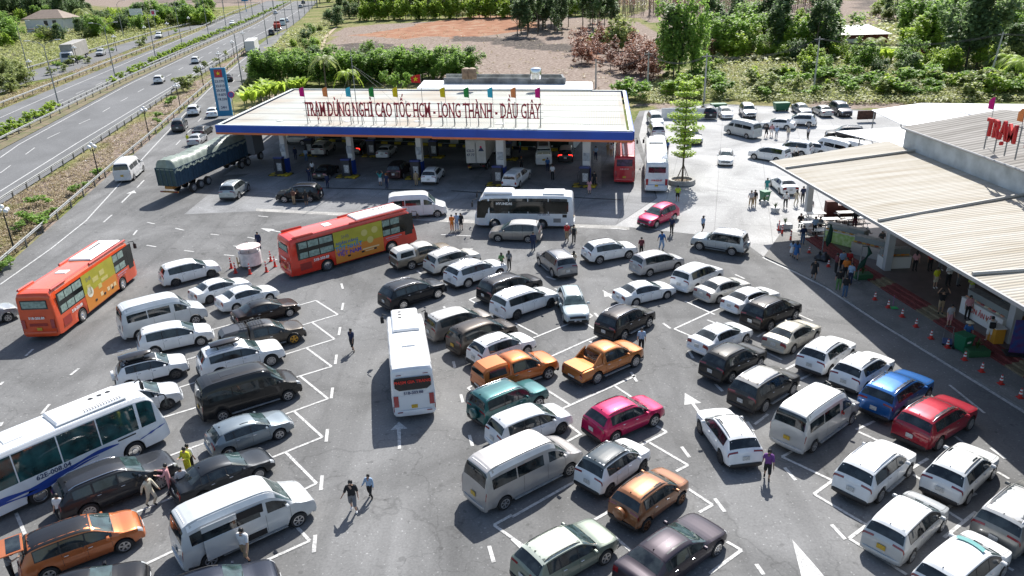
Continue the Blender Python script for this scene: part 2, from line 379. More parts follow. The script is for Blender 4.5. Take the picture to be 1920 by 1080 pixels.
def step(S, add):
    for sg in (-1, 1):
        b = MB(); b.box((S.x0 - (S.sw[0] + S.sw[1]) / 2, sg * (S.W / 2 - .0), .36), (S.WB - 2 * S.rw - .3, .16, .04), 0, bev=.015); add('running_board', b, STEEL)
def sparecov(S, add):
    b = MB(); xr = -(S.L - S.x0) - .09
    for r0, h0 in (((.0, -.09), 0),): pass
    n = 20; prof = [(.0, -.10), (.27, -.10), (.31, -.07), (.32, .0), (.31, .06)]
    for r, h in prof:
        for k in range(n): b.v.append((xr + h, r * cos(2 * pi * k / n) - .05, .86 + r * sin(2 * pi * k / n)))
    for i in range(len(prof) - 1):
        for k in range(n): b.f.append((i * n + k, i * n + (k + 1) % n, (i + 1) * n + (k + 1) % n, (i + 1) * n + k)); b.m.append(0)
    add('spare_wheel_cover', b, paint((.5, .5, .5)), 1, 40)
SPEC = {
 'suv': dict(shell=dict(prof=[(0, .62), (.05, .86), (.22, 1.0), (1.22, 1.13), (1.95, 1.72), (2.6, 1.80), (3.6, 1.80), (4.30, 1.74), (4.64, 1.20), (4.72, 1.02), (4.79, .60)],
      L=4.79, W=1.86, WB=2.745, fo=.97, rw=.385, belt=(1.08, 1.16), wr=.70, sill=.33), idx=(3, 4, 7, 8), side=((1.42, 2.30), (2.36, 3.22), (3.30, 4.22)), clad=1, rails=1,
      seams=(1.42, 2.33, 3.24), handles=(2.18, 3.08), extra=step),
 'cuv': dict(shell=dict(prof=[(0, .60), (.05, .82), (.25, .96), (1.18, 1.06), (2.0, 1.60), (2.6, 1.67), (3.4, 1.67), (3.95, 1.60), (4.38, 1.14), (4.47, .98), (4.55, .58)],
      L=4.55, W=1.84, WB=2.70, fo=.92, rw=.36, belt=(1.0, 1.10), wr=.67, sill=.28), idx=(3, 4, 7, 8), side=((1.40, 2.30), (2.36, 3.20), (3.27, 3.80)), clad=1, rails=2,
      seams=(1.4, 2.33, 3.22), handles=(2.2, 3.08)),
 'mpv': dict(shell=dict(prof=[(0, .58), (.06, .80), (.28, .96), (.98, 1.08), (1.85, 1.64), (2.5, 1.73), (3.6, 1.72), (4.15, 1.64), (4.42, 1.15), (4.50, .98), (4.56, .58)],
      L=4.56, W=1.78, WB=2.775, fo=.86, rw=.335, belt=(.98, 1.08), wr=.66, sill=.25), idx=(3, 4, 7, 8), side=((1.22, 2.12), (2.18, 3.02), (3.08, 3.95)),
      seams=(1.25, 2.15, 3.05), handles=(2.02, 2.9)),
 'innova': dict(shell=dict(prof=[(0, .60), (.06, .84), (.28, 1.0), (1.05, 1.12), (1.95, 1.70), (2.6, 1.80), (3.8, 1.79), (4.38, 1.70), (4.60, 1.18), (4.67, 1.0), (4.735, .58)],
      L=4.735, W=1.83, WB=2.75, fo=.88, rw=.345, belt=(1.02, 1.14), wr=.68, sill=.25), idx=(3, 4, 7, 8), side=((1.28, 2.18), (2.24, 3.12), (3.18, 4.12)),
      seams=(1.3, 2.21, 3.15), handles=(2.08, 3.0)),
 'carnival': dict(shell=dict(prof=[(0, .62), (.05, .86), (.25, .98), (1.15, 1.10), (2.1, 1.66), (2.8, 1.76), (4.2, 1.75), (4.75, 1.68), (5.0, 1.18), (5.08, 1.0), (5.15, .6)],
      L=5.15, W=1.99, WB=3.09, fo=.95, rw=.36, belt=(1.05, 1.12), wr=.76, sill=.26), idx=(3, 4, 7, 8), side=((1.45, 2.45), (2.52, 3.5), (3.57, 4.55)), rails=1,
      seams=(1.45, 2.48, 3.53), handles=(2.35, 2.62)),
 'explorer': dict(shell=dict(prof=[(0, .64), (.05, .92), (.25, 1.06), (1.35, 1.17), (2.15, 1.68), (2.8, 1.78), (3.9, 1.77), (4.55, 1.70), (4.9, 1.22), (4.98, 1.04), (5.05, .62)],
      L=5.05, W=2.0, WB=3.02, fo=.95, rw=.40, belt=(1.1, 1.18), wr=.76, sill=.30), idx=(3, 4, 7, 8), side=((1.6, 2.55), (2.62, 3.55), (3.64, 4.38)), clad=1, rails=1,
      seams=(1.6, 2.58, 3.58), handles=(2.45, 3.43)),
 'mini': dict(shell=dict(prof=[(0, .62), (.05, .84), (.2, .98), (.92, 1.09), (1.65, 1.58), (2.2, 1.66), (3.0, 1.65), (3.50, 1.60), (3.84, 1.12), (3.92, .98), (4.0, .60)],
      L=4.0, W=1.76, WB=2.52, fo=.80, rw=.335, belt=(1.02, 1.12), wr=.64, sill=.30), idx=(3, 4, 7, 8), side=((1.12, 2.0), (2.06, 2.82), (2.92, 3.35)), clad=1, rails=2,
      seams=(1.12, 2.03, 2.85), handles=(1.9, 2.7)),
 'hatch': dict(shell=dict(prof=[(0, .52), (.06, .70), (.28, .86), (1.10, .98), (1.95, 1.42), (2.5, 1.48), (3.1, 1.47), (3.65, 1.40), (4.08, .98), (4.18, .86), (4.25, .52)],
      L=4.25, W=1.78, WB=2.65, fo=.87, rw=.315, belt=(.90, 1.0), wr=.64, sill=.2), idx=(3, 4, 7, 8), side=((1.35, 2.2), (2.26, 3.05), (3.12, 3.5)),
      seams=(1.35, 2.23, 3.06), handles=(2.1, 2.95)),
 'sedan': dict(shell=dict(prof=[(0, .50), (.06, .68), (.3, .82), (1.18, .95), (2.05, 1.38), (2.55, 1.45), (3.0, 1.44), (3.35, 1.38), (4.0, 1.05), (4.4, 1.02), (4.50, .92), (4.58, .52)],
      L=4.58, W=1.78, WB=2.66, fo=.90, rw=.315, belt=(.88, .97), wr=.60, sill=.19), idx=(3, 4, 7, 8), side=((1.45, 2.28), (2.34, 3.10), (3.15, 3.45)),
      seams=(1.42, 2.31, 3.15), handles=(2.18, 3.02), tl=(9.7, 10.4), tq=(4.0, 7.6), spoiler=0, pz=.72, rg0=.1, rg1=.1),
 'limo': dict(shell=dict(prof=[(0, .52), (.06, .72), (.3, .88), (1.45, 1.02), (2.3, 1.42), (2.8, 1.49), (3.4, 1.48), (3.85, 1.42), (4.5, 1.12), (5.0, 1.08), (5.12, .98), (5.2, .55)],
      L=5.2, W=1.9, WB=3.12, fo=.88, rw=.35, belt=(.94, 1.03), wr=.66, sill=.2), idx=(3, 4, 7, 8), side=((1.7, 2.6), (2.66, 3.6), (3.66, 3.9)),
      seams=(1.7, 2.63, 3.62), handles=(2.5, 3.5), tl=(9.7, 10.4), tq=(4.0, 7.3), spoiler=0, rails=0, pz=.74),
 'jeep': dict(shell=dict(prof=[(0, .66), (.04, .92), (.18, 1.05), (1.30, 1.14), (1.75, 1.68), (2.2, 1.80), (3.6, 1.81), (4.25, 1.78), (4.42, 1.20), (4.46, 1.02), (4.52, .62)],
      L=4.52, W=1.80, WB=2.72, fo=.82, rw=.37, belt=(1.06, 1.12), wr=.72, sill=.34, edge=.06, fround=.12, rround=.06), idx=(3, 4, 7, 8), side=((1.45, 2.15), (2.22, 3.05), (3.13, 4.1)),
      clad=1, seams=(1.5, 2.18, 3.09), handles=(2.05, 2.95), rails=1, extra=lambda S, add: (sparecov(S, add), step(S, add))),
 'van': dict(shell=dict(prof=[(0, .60), (.05, .95), (.2, 1.08), (.95, 1.32), (1.75, 2.20), (2.15, 2.36), (3.6, 2.40), (5.45, 2.36), (5.62, 1.45), (5.66, 1.1), (5.70, .60)],
      L=5.70, W=2.0, WB=3.75, fo=.93, rw=.35, belt=(1.32, 1.34), wr=.86, sill=.3, edge=.34, tuck=.985, fround=.16, rround=.05, inset=.14, rl=.2), idx=(3, 4, 7, 8), side=((1.28, 2.15), (2.45, 3.9), (3.97, 5.25)),
      wq=(.06, .80), seams=(1.2, 2.25, 3.6), van=1, mz=1.42, wd=.22, tq=(4.05, 5.2), tl=(8.1, 9.2), hl=(.9, 2.1), frame=0, spoiler=0, pz=.88, extra=lambda S, add: (step(S, add), vanx(S, add)), rwq=6.5, rg0=.18, rg1=.05),
 'hiace': dict(shell=dict(prof=[(0, .60), (.05, .95), (.15, 1.12), (.55, 1.30), (1.25, 2.0), (1.6, 2.18), (3.2, 2.24), (5.0, 2.18), (5.22, 1.35), (5.26, 1.05), (5.30, .60)],
      L=5.30, W=1.88, WB=3.11, fo=1.05, rw=.34, belt=(1.25, 1.28), wr=.78, sill=.25, edge=.30, tuck=.98, fround=.16, rround=.08, inset=.14, rl=.25), idx=(3, 4, 7, 8), side=((.95, 1.75), (1.95, 3.3), (3.36, 4.8)),
      wq=(.06, .72), seams=(1.0, 1.85), van=1, mz=1.4, tq=(4.0, 5.2), tl=(8.1, 9.2), hl=(.9, 2.0), frame=0, spoiler=0, pz=.85, rwq=6.4, rg0=.2),
}
def vanx(S, add):
    b = MB(); b.box((-1.1, 0, 2.41), (.8, .6, .03), 0, bev=.012); add('roof_hatch', b, paint((.5, .5, .5)), 3)
# pick-ups: a cab shell that drops to a load bed
def bedx(kind):
    def f(S, add):
        step(S, add); L = S.L; xr = -(L - S.x0); bl = 1.55
        if kind == 'canopy':
            b = MB(); P = []
            sec = lambda x, hw, z1, hw2: [(x, -hw, 1.10), (x, -hw, 1.18), (x, -hw2, z1 - .1), (x, -hw2 + .12, z1), (x, hw2 - .12, z1), (x, hw2, z1 - .1), (x, hw, 1.18), (x, hw, 1.10)]
            rings = [sec(xr + .06, .83, 1.22, .80), sec(xr + .10, .83, 1.60, .70), sec(xr + .34, .84, 1.78, .70), sec(xr + 1.2, .84, 1.83, .70), sec(xr + 1.70, .84, 1.80, .70)]
            for r in rings: b.v += r
            for i in range(4):
                for k in range(7): b.f.append((i * 8 + k, i * 8 + k + 1, i * 8 + 9 + k, i * 8 + 8 + k)[::-1]); b.m.append(0)
            b.f.append(tuple(range(8))); b.m.append(0); b.f.append(tuple(range(32, 40))[::-1]); b.m.append(0)
            add('canopy', b, paint((.5, .5, .5)), 3, 30)
            for sg in (-1, 1):
                b = MB(); y0, y1 = .845, .735; b.quad((xr + .35, sg * y0, 1.24), (xr + 1.55, sg * y0, 1.24), (xr + 1.50, sg * y1, 1.64), (xr + .45, sg * y1, 1.62)); add('canopy_window', b, GLASS)
            b = MB(); b.quad((xr + .055, -.70, 1.27), (xr + .055, .70, 1.27), (xr + .09, .62, 1.56), (xr + .09, -.62, 1.56)); add('canopy_window', b, GLASS)
        else:
            b = MB(); b.box((xr + .80, 0, 1.125), (1.5, 1.56, .05), 0, bev=.02); add('bed_cover', b, paint((.5, .5, .5)), 1)
            for sg in (-1, 1):
                b = MB(); b.add([(xr + 1.72, sg * .70, 1.72), (xr + 1.66, sg * .80, 1.12), (xr + .95, sg * .82, 1.12), (xr + 1.45, sg * .74, 1.55), (xr + 1.72, sg * .62, 1.72), (xr + 1.66, sg * .72, 1.12), (xr + .95, sg * .74, 1.12), (xr + 1.45, sg * .66, 1.55)],
                    [(0, 1, 2, 3), (7, 6, 5, 4), (0, 3, 7, 4), (3, 2, 6, 7)]); add('sport_bar', b, paint((.5, .5, .5)), 1)
            b = MB(); b.quad((xr + 1.52, -.60, 1.22), (xr + 1.52, .60, 1.22), (xr + 1.60, .56, 1.62), (xr + 1.60, -.56, 1.62)); add('rear_window', b, GLASS)
    return f
_pk = dict(prof=[(0, .66), (.05, .92), (.22, 1.06), (1.28, 1.16), (2.0, 1.70), (2.5, 1.80), (3.3, 1.79), (3.48, 1.68), (3.60, 1.16), (3.7, 1.12), (5.22, 1.12), (5.30, 1.02), (5.33, .62)],
      L=5.33, W=1.86, WB=3.2, fo=.90, rw=.39, belt=(1.06, 1.12), wr=.68, sill=.36, rround=.05)
for nm in ('canopy', 'cover'):
    SPEC['pickup_' + nm] = dict(shell=_pk, idx=(3, 4, 7, 8), side=((1.48, 2.38), (2.44, 3.3)), clad=1, seams=(1.5, 2.41, 3.42), handles=(2.3, 3.2), rails=0, darkb=1, rw=0, spoiler=0,
      tl=(11.0, 11.75), tq=(4.2, 7.0), pz=.62, sqp=0, extra=bedx(nm))

# ---- loose fittings that only some vehicles have
def x_sunroof(S, K, root, colm):
    i = SPEC[K]['idx']; b = MB(); S.across(b, i[1] + .45, i[1] + 1.25, 7.05, 4, 3, .008); return ('sunroof', b, GLASS)
def x_pano(S, K, root, colm):
    i = SPEC[K]['idx']; b = MB(); S.across(b, i[1] + .15, i[2] - .6, 7.05, 6, 3, .008); return ('glass_roof', b, mat('roof_glass', (.06, .07, .075), .06, spec=.8))
def x_roofbox(S, K, root, colm):
    b = MB(); z = S.zmax + .10; x = S.x0 - S.prof[5][0] - .55
    prof = [(-.85, .30, .05), (-.8, .38, .0), (-.3, .42, 0), (.5, .38, 0), (.85, .22, .03), (.95, .06, .1)]
    n = 8
    for px_, hw, zl in prof:
        hh = .32 if abs(px_) < .7 else .22
        if px_ > .9: hh = .14
        for k in range(n):
            a = 2 * pi * (k + .5) / n; b.v.append((x + px_, -.1 + hw * cos(a) * 1.05, z + .17 + hh * .5 * max(-.9, sin(a) * 1.1)))
    for i in range(len(prof) - 1):
        for k in range(n): b.f.append((i * n + k, i * n + (k + 1) % n, (i + 1) * n + (k + 1) % n, (i + 1) * n + k)); b.m.append(0)
    b.f.append(tuple(range(n))); b.m.append(0); b.f.append(tuple(range((len(prof) - 1) * n, len(prof) * n))[::-1]); b.m.append(0)
    for dx in (-.45, .45): b.box((x + dx, 0, z - .02), (.06, 1.2, .04))
    return ('roof_box', b, mat('gloss_black', (.02, .02, .022), .15, 0, 1))
def x_bars(S, K, root, colm):
    b = MB(); z = S.zmax + .03
    for k in range(9): b.tube([(S.x0 - S.prof[5][0] - .1 - k * .17, -.55, z + .06), (S.x0 - S.prof[5][0] - .1 - k * .17, .55, z + .06)], .018, 6)
    for sg in (-1, 1): b.tube([(S.x0 - S.prof[5][0], sg * .57, z + .07), (S.x0 - S.prof[5][0] - 1.6, sg * .57, z + .07)], .025, 6)
    return ('roof_rack', b, DARK)
def door_fix(kind, x, sg, ang, wlen=.95, back=False):
    def f(S, K, root, colm):
        b = MB(); hy = S.W / 2; d = Matrix.Rotation(ang * sg, 4, 'Z'); h0, h1, bt = .38, S.zmax - .22, S.belt[0] + .05
        def q(u, y, z): p = d @ V((-u, y, 0)); return (x + p.x, sg * hy + p.y, z)
        t = .05 * -sg
        o = [(0, 0, h0), (wlen, 0, h0 + .03), (wlen, 0, bt), (wlen - .12, .04 * -sg * 2, h1), (.45, .04 * -sg * 2, h1), (0, 0, bt)]
        vs = [q(u, y, z) for u, y, z in o] + [q(u, y + t, z) for u, y, z in o]
        b.add(vs, [(0, 1, 2, 5), (6, 11, 8, 7), (0, 6, 7, 1), (1, 7, 8, 2), (0, 5, 11, 6)], 0)
        b.add(vs, [(5, 2, 3, 4), (11, 10, 9, 8)], 1); b.add(vs, [(2, 8, 9, 3), (3, 9, 10, 4), (4, 10, 11, 5)], 2)
        return ('open_door', b, [colm, GLASS, DARK])
    return f
NCAR = [0]
def vehicle(K, name, label, cat, pos, head, color=(.78, .79, .79), metallic=False, roofc=None, rim=None, rimc=None, extras=(), yplate=False, group=None, lite=False, lit=False, clad=None):
    P, S = kind_parts(K); pm = color if not isinstance(color, tuple) else paint(color, metallic)
    rm = pm if roofc is None else (paint(roofc) if isinstance(roofc, tuple) else roofc)
    rim = rim or ('s5', 's10')[len(label) % 2]; root = tilt(thing(name, label, cat, pos, head, group))
    rv = random.Random(len(label) * 7 + ord(label[3])); root.scale = (rv.uniform(.975, 1.035), rv.uniform(.985, 1.02), rv.uniform(.97, 1.03)) if K not in ('coach', 'midi') else (1, 1, 1)
    for (nm, me, M, colr, sub) in P:
        if lite and nm in ('antenna', 'door_handle', 'wiper', 'window_surround', 'mirror') and lite > 1: continue
        if nm == 'wheel':
            x, y, z, sg = M; m1, m2 = wheel_meshes(S.rw, SPEC[K].get('wd', .22), rimc or ALLOY, rim)
            o = obj('wheel', m1, root, (x, y, z))
            if sg > 0: o.rotation_euler = (0, 0, pi)
            if not (lite and lite > 1): obj('rim', m2, o)
            continue
        o = obj(nm, me, root)
        if colr in (1, 2, 3):
            mm = rm if colr == 3 else pm
            o.material_slots[0].link = 'OBJECT'; o.material_slots[0].material = mm
            if colr == 2 and len(o.material_slots) > 2:
                o.material_slots[2].link = 'OBJECT'; o.material_slots[2].material = pm
        if nm == 'body' and clad and len(o.material_slots) > 2:
            o.material_slots[2].link = 'OBJECT'; o.material_slots[2].material = pm
        if nm == 'number_plate' and yplate: o.material_slots[0].link = 'OBJECT'; o.material_slots[0].material = PLATEY
        if nm == 'taillight' and lit: o.material_slots[0].link = 'OBJECT'; o.material_slots[0].material = LAMPRL
    for e in extras:
        r = e(S, K, root, pm)
        if r: r[1].build(r[0], r[2], root, 35)
    return root, S
def place(a, b, K, side):
    """a, b: where the rear and the front wheel of the near side touch the ground in the photograph"""
    A, B = G(*a), G(*b); d = (B - A); d.z = 0; h = atan2(d.y, d.x); S = kind_parts(K)[1]
    n = V((-sin(h), cos(h), 0)) * (1 if side == 'R' else -1)
    c = (A + B) / 2 + n * (S.W / 2 - .02); c.z = TH_(c.x, c.y); return c, h
# ---------------------------------------------------------------- ground, roads, paving and painted markings
def inpoly(x, y, P):
    c = False; j = len(P) - 1
    for i in range(len(P)):
        xi, yi = P[i]; xj, yj = P[j]
        if (yi > y) != (yj > y) and x < (xj - xi) * (y - yi) / (yj - yi) + xi: c = not c
        j = i
    return c
ZONES = [  # (channel: 0 bare tan soil, 1 reddish soil, 2 burnt, 3 lush), value, outline in the photograph
 (0, 1.0, [(600, 118), (628, 66), (640, 52), (700, 46), (1020, 28), (1190, 40), (1240, 60), (1235, 150), (1120, 190), (880, 190), (760, 120)]),
 (1, 1.0, [(780, 45), (900, 28), (1010, 30), (1000, 55), (860, 72), (800, 66)]),
 (1, .7, [(660, 66), (780, 48), (860, 60), (760, 74)]),
 (1, .6, [(1080, 60), (1140, 80), (1130, 130), (1080, 120)]),
 (2, 1.0, [(630, 84), (700, 78), (760, 88), (830, 100), (860, 112), (740, 112), (640, 100)]),
 (2, .8, [(900, 76), (1000, 80), (1110, 84), (1120, 96), (1040, 98), (960, 90)]),
 (2, .7, [(840, 66), (1010, 72), (1020, 80), (850, 78)]),
 (2, .6, [(1060, 108), (1110, 112), (1140, 130), (1080, 128)]),
 (0, 1.0, [(1180, 30), (1240, 8), (1400, 20), (1560, 0), (1800, 0), (1790, 28), (1680, 36), (1590, 60), (1500, 60), (1410, 50), (1300, 60)]),
 (2, .55, [(1590, -20), (1790, -20), (1780, 20), (1600, 18)]),
 (0, 1.0, [(130, -12), (560, -14), (500, 6), (400, 14), (280, 16), (150, 10)]),
 (2, .5, [(240, -8), (480, -8), (470, 6), (260, 8)]),
 (0, .9, [(0, 96), (60, 104), (80, 120), (40, 128), (0, 122)]), (2, .7, [(0, 98), (60, 104), (70, 116), (0, 118)]),
 (0, .8, [(1420, 140), (1600, 138), (1700, 160), (1500, 152)]), (0, .9, [(1660, 86), (1710, 92), (1700, 112), (1660, 110)]),
 (0, .9, [(1190, 195), (1240, 190), (1330, 200), (1250, 215)]), (0, .8, [(1500, 190), (1700, 186), (1700, 206), (1500, 204)]),
 (0, .75, [(430, 215), (500, 180), (560, 170), (540, 195), (440, 235)]),
 (0, .8, [(160, 290), (330, 175), (462, 88), (470, 96), (400, 150), (276, 268), (214, 318), (0, 508), (0, 385)]),
 (0, .5, [(0, 204), (200, 125), (380, 56), (396, 44), (270, 84), (210, 106), (60, 160), (0, 185)]),
]
GT = mat('ground', (.1, .1, .05))
def ground_mat():
    N = GT.node_tree; b = N.nodes['Principled BSDF']; b.inputs['Roughness'].default_value = .95; b.inputs['Specular IOR Level'].default_value = .1
    at = N.nodes.new('ShaderNodeAttribute'); at.attribute_name = 'zone'; sp = N.nodes.new('ShaderNodeSeparateColor'); N.links.new(at.outputs['Color'], sp.inputs[0])
    tc = N.nodes.new('ShaderNodeTexCoord')
    def nz(s, d=6, r=.6):
        n = N.nodes.new('ShaderNodeTexNoise'); n.inputs['Scale'].default_value = s; n.inputs['Detail'].default_value = d; n.inputs['Roughness'].default_value = r
        N.links.new(tc.outputs['Object'], n.inputs['Vector']); return n.outputs[0]
    def ramp(f, cs):
        r = N.nodes.new('ShaderNodeValToRGB'); e = r.color_ramp.elements
        while len(e) < len(cs): e.new(.5)
        for i, (p, c) in enumerate(cs): e[i].position = p; e[i].color = (*c, 1)
        N.links.new(f, r.inputs[0]); return r.outputs[0]
    def mix(f, a, c):
        x = N.nodes.new('ShaderNodeMix'); x.data_type = 'RGBA'; N.links.new(f, x.inputs[0]); N.links.new(a, x.inputs[6]); N.links.new(c, x.inputs[7]); return x.outputs[2]
    def thr(ch, f, w=.5):                        # zone value broken up by noise
        a = N.nodes.new('ShaderNodeMath'); a.operation = 'MULTIPLY_ADD'; N.links.new(f, a.inputs[0]); a.inputs[1].default_value = w * 2; a.inputs[2].default_value = -w
        c = N.nodes.new('ShaderNodeMath'); c.operation = 'ADD'; N.links.new(sp.outputs[ch], c.inputs[0]); N.links.new(a.outputs[0], c.inputs[1])
        m = N.nodes.new('ShaderNodeMapRange'); m.inputs[1].default_value = .35; m.inputs[2].default_value = .65; N.links.new(c.outputs[0], m.inputs[0]); return m.outputs[0]
    def mapr(f): m = N.nodes.new('ShaderNodeMapRange'); m.inputs[1].default_value = .42; m.inputs[2].default_value = .58; N.links.new(f, m.inputs[0]); return m.outputs[0]
    n1, n2, n3, n4 = nz(.035), nz(.25), nz(1.6), nz(.09, 8, .7)
    grass = mix(mapr(n4), ramp(n3, [(.3, (.05, .075, .02)), (.48, (.11, .14, .035)), (.68, (.20, .20, .07))]), ramp(n3, [(.3, (.10, .10, .04)), (.5, (.22, .20, .09)), (.7, (.32, .27, .15))]))
    soil = ramp(n3, [(.3, (.14, .105, .08)), (.5, (.235, .185, .155)), (.7, (.34, .285, .245))])
    red = ramp(n2, [(.3, (.20, .10, .06)), (.5, (.30, .15, .09)), (.7, (.33, .24, .17))])
    burnt = ramp(n3, [(.3, (.035, .032, .03)), (.5, (.085, .072, .064)), (.74, (.24, .20, .165))])
    c = mix(thr(0, n2, .7), grass, soil); c = mix(thr(1, n4, .6), c, red); c = mix(thr(2, n4, .55), c, burnt)
    N.links.new(c, b.inputs['Base Color'])
    bp = N.nodes.new('ShaderNodeBump'); bp.inputs['Strength'].default_value = .6; bp.inputs['Distance'].default_value = .25; N.links.new(n3, bp.inputs['Height']); N.links.new(bp.outputs[0], b.inputs['Normal'])
ground_mat()
def build_ground():
    xs = []; x = -950.0
    while x < 950: xs.append(x); x += 3.0 if -150 < x < 110 else (7 if -320 < x < 320 else 26)
    ys = [-60.0, 0.0]; y = 12.0
    while y < 2100: ys.append(y); y += 2.6 if y < 330 else (8 if y < 700 else 30)
    nx = len(xs); vs = []; cols = []
    pre = [(c, v, P, min(p[0] for p in P), max(p[0] for p in P), min(p[1] for p in P), max(p[1] for p in P)) for c, v, P in ZONES]
    for y in ys:
        for x in xs:
            z = TH_(x, y); vs.append((x, y, z - .06)); q = [0, 0, 0]
            if y > 20:
                px, py = proj(x, y, z)
                if -60 < px < 1980 and -60 < py < 620:
                    for c, v, P, a, b_, c_, d in pre:
                        if a <= px <= b_ and c_ <= py <= d and inpoly(px, py, P): q[c] = max(q[c], v)
            cols += [*q, 1]
    fs = [(j * nx + i, j * nx + i + 1, (j + 1) * nx + i + 1, (j + 1) * nx + i) for j in range(len(ys) - 1) for i in range(nx - 1)]
    me = bpy.data.meshes.new('ground'); me.from_pydata(vs, [], fs); me.materials.append(GT)
    at = me.color_attributes.new('zone', 'FLOAT_COLOR', 'POINT'); at.data.foreach_set('color', cols)
    me.polygons.foreach_set('use_smooth', [True] * len(fs))
    tag(obj('ground', me), kind='structure')
build_ground()
def asphalt(name, col, warm=0, stain=.35, sc=.12, spec=.25, crack=0, joint=0):
    M = mat(name, col, .9); N = M.node_tree; b = N.nodes['Principled BSDF']; b.inputs['Specular IOR Level'].default_value = spec
    tc = N.nodes.new('ShaderNodeTexCoord')
    def nz(s, d=5, r=.6, dist=0):
        n = N.nodes.new('ShaderNodeTexNoise'); n.inputs['Scale'].default_value = s; n.inputs['Detail'].default_value = d; n.inputs['Roughness'].default_value = r; n.inputs['Distortion'].default_value = dist
        N.links.new(tc.outputs['Object'], n.inputs['Vector']); return n.outputs[0]
    def mr(f, a, b_, c, d):
        m = N.nodes.new('ShaderNodeMapRange'); [m.inputs[i].__setattr__('default_value', v) for i, v in ((1, a), (2, b_), (3, c), (4, d))]; N.links.new(f, m.inputs[0]); return m.outputs[0]
    def mul(a, c):
        m = N.nodes.new('ShaderNodeMath'); m.operation = 'MULTIPLY'; N.links.new(a, m.inputs[0]); N.links.new(c, m.inputs[1]); return m.outputs[0]
    f = mr(nz(sc, 4, .6, 1.2), .35, .7, 1 - stain, 1.12); f = mul(f, mr(nz(9, 3), .3, .7, .86, 1.12)); f = mul(f, mr(nz(60, 2), .3, .75, .82, 1.2))
    f = mul(f, mr(nz(.8, 5, .7, 2.5), .28, .42, .78, 1.0))
    sp = mr(nz(7.5, 0), .76, .78, 1.0, 1.6); f = mul(f, sp)
    if crack:
        v = N.nodes.new('ShaderNodeTexVoronoi'); v.feature = 'DISTANCE_TO_EDGE'; v.inputs['Scale'].default_value = .11; mm = N.nodes.new('ShaderNodeVectorMath'); mm.operation = 'MULTIPLY_ADD'; n = N.nodes.new('ShaderNodeTexNoise'); n.inputs['Scale'].default_value = .5; n.inputs['Detail'].default_value = 6; N.links.new(tc.outputs['Object'], n.inputs[0])
        N.links.new(n.outputs[1], mm.inputs[0]); mm.inputs[1].default_value = (5, 5, 0); N.links.new(tc.outputs['Object'], mm.inputs[2]); N.links.new(mm.outputs[0], v.inputs['Vector']); f = mul(f, mr(v.outputs['Distance'], .0, .008, 1 - crack, 1)); f = mul(f, mr(nz(1.7, 2, .5), (.66), .72, 1, .72))
        mp = N.nodes.new('ShaderNodeMapping'); mp.inputs['Rotation'].default_value = (0, 0, .25); mp.inputs['Scale'].default_value = (.9, .05, 1); N.links.new(tc.outputs['Object'], mp.inputs[0]); n = N.nodes.new('ShaderNodeTexNoise'); n.inputs['Scale'].default_value = 1; n.inputs['Detail'].default_value = 5; N.links.new(mp.outputs[0], n.inputs[0]); f = mul(f, mr(n.outputs[0], .38, .5, .88, 1))
    if joint:
        bk = N.nodes.new('ShaderNodeTexBrick'); bk.offset = 0; bk.inputs['Scale'].default_value = 1; bk.inputs['Brick Width'].default_value = joint; bk.inputs['Row Height'].default_value = joint; bk.inputs['Mortar Size'].default_value = .035; mp = N.nodes.new('ShaderNodeMapping'); mp.inputs['Rotation'].default_value = (0, 0, .28); N.links.new(tc.outputs['Object'], mp.inputs[0]); N.links.new(mp.outputs[0], bk.inputs['Vector']); f = mul(f, mr(bk.outputs['Fac'], 0, 1, 1, .72))
    h = N.nodes.new('ShaderNodeMix'); h.data_type = 'RGBA'; h.blend_type = 'MULTIPLY'; h.inputs[0].default_value = 1; h.inputs[6].default_value = (*col, 1)
    cc = N.nodes.new('ShaderNodeCombineColor'); [N.links.new(f, cc.inputs[i]) for i in range(3)]; N.links.new(cc.outputs[0], h.inputs[7]); N.links.new(h.outputs[2], b.inputs['Base Color'])
    return M
ASPH = asphalt('parking_asphalt', (.185, .185, .184), stain=.34, crack=.22); HWAY = asphalt('highway_asphalt', (.158, .16, .163), stain=.2, sc=.05)
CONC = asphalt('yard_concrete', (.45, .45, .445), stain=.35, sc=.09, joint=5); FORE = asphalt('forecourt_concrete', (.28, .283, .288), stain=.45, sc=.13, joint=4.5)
KERB = asphalt('kerb_concrete', (.40, .39, .37), stain=.3, sc=.5); WALK = asphalt('walkway_paving', (.24, .235, .225), stain=.3, sc=.2)
def line_wear(name, col):
    M = mat(name, col, .75); N = M.node_tree; b = N.nodes['Principled BSDF']; tc = N.nodes.new('ShaderNodeTexCoord'); n = N.nodes.new('ShaderNodeTexNoise'); n.inputs['Scale'].default_value = 5; n.inputs['Detail'].default_value = 8; n.inputs['Roughness'].default_value = .75
    r = N.nodes.new('ShaderNodeValToRGB'); e = r.color_ramp.elements; e[0].position = .36; e[0].color = (.21, .21, .21, 1); e[1].position = .52; e[1].color = (*col, 1)
    N.links.new(tc.outputs['Object'], n.inputs[0]); N.links.new(n.outputs[0], r.inputs[0]); N.links.new(r.outputs[0], b.inputs['Base Color']); return M
LINE = line_wear('road_paint', (.50, .50, .49)); FAINT = line_wear('worn_road_paint', (.40, .40, .39))
def sheet(name, poly, z, M, kind='structure'):
    bm = bmesh.new(); f = bm.faces.new([bm.verts.new((p[0], p[1], z)) for p in poly])
    if f.normal.z < 0: f.normal_flip()
    me = bpy.data.meshes.new(name); bm.to_mesh(me); bm.free(); me.materials.append(M)
    for p in me.polygons:
        if p.normal.z < 0: p.flip()
    return drape(tag(obj(name, me), kind=kind))
g2 = lambda pts: [G(*p).xy for p in pts]
def W(x, y): return G(*proj(x, y, 0)).xy
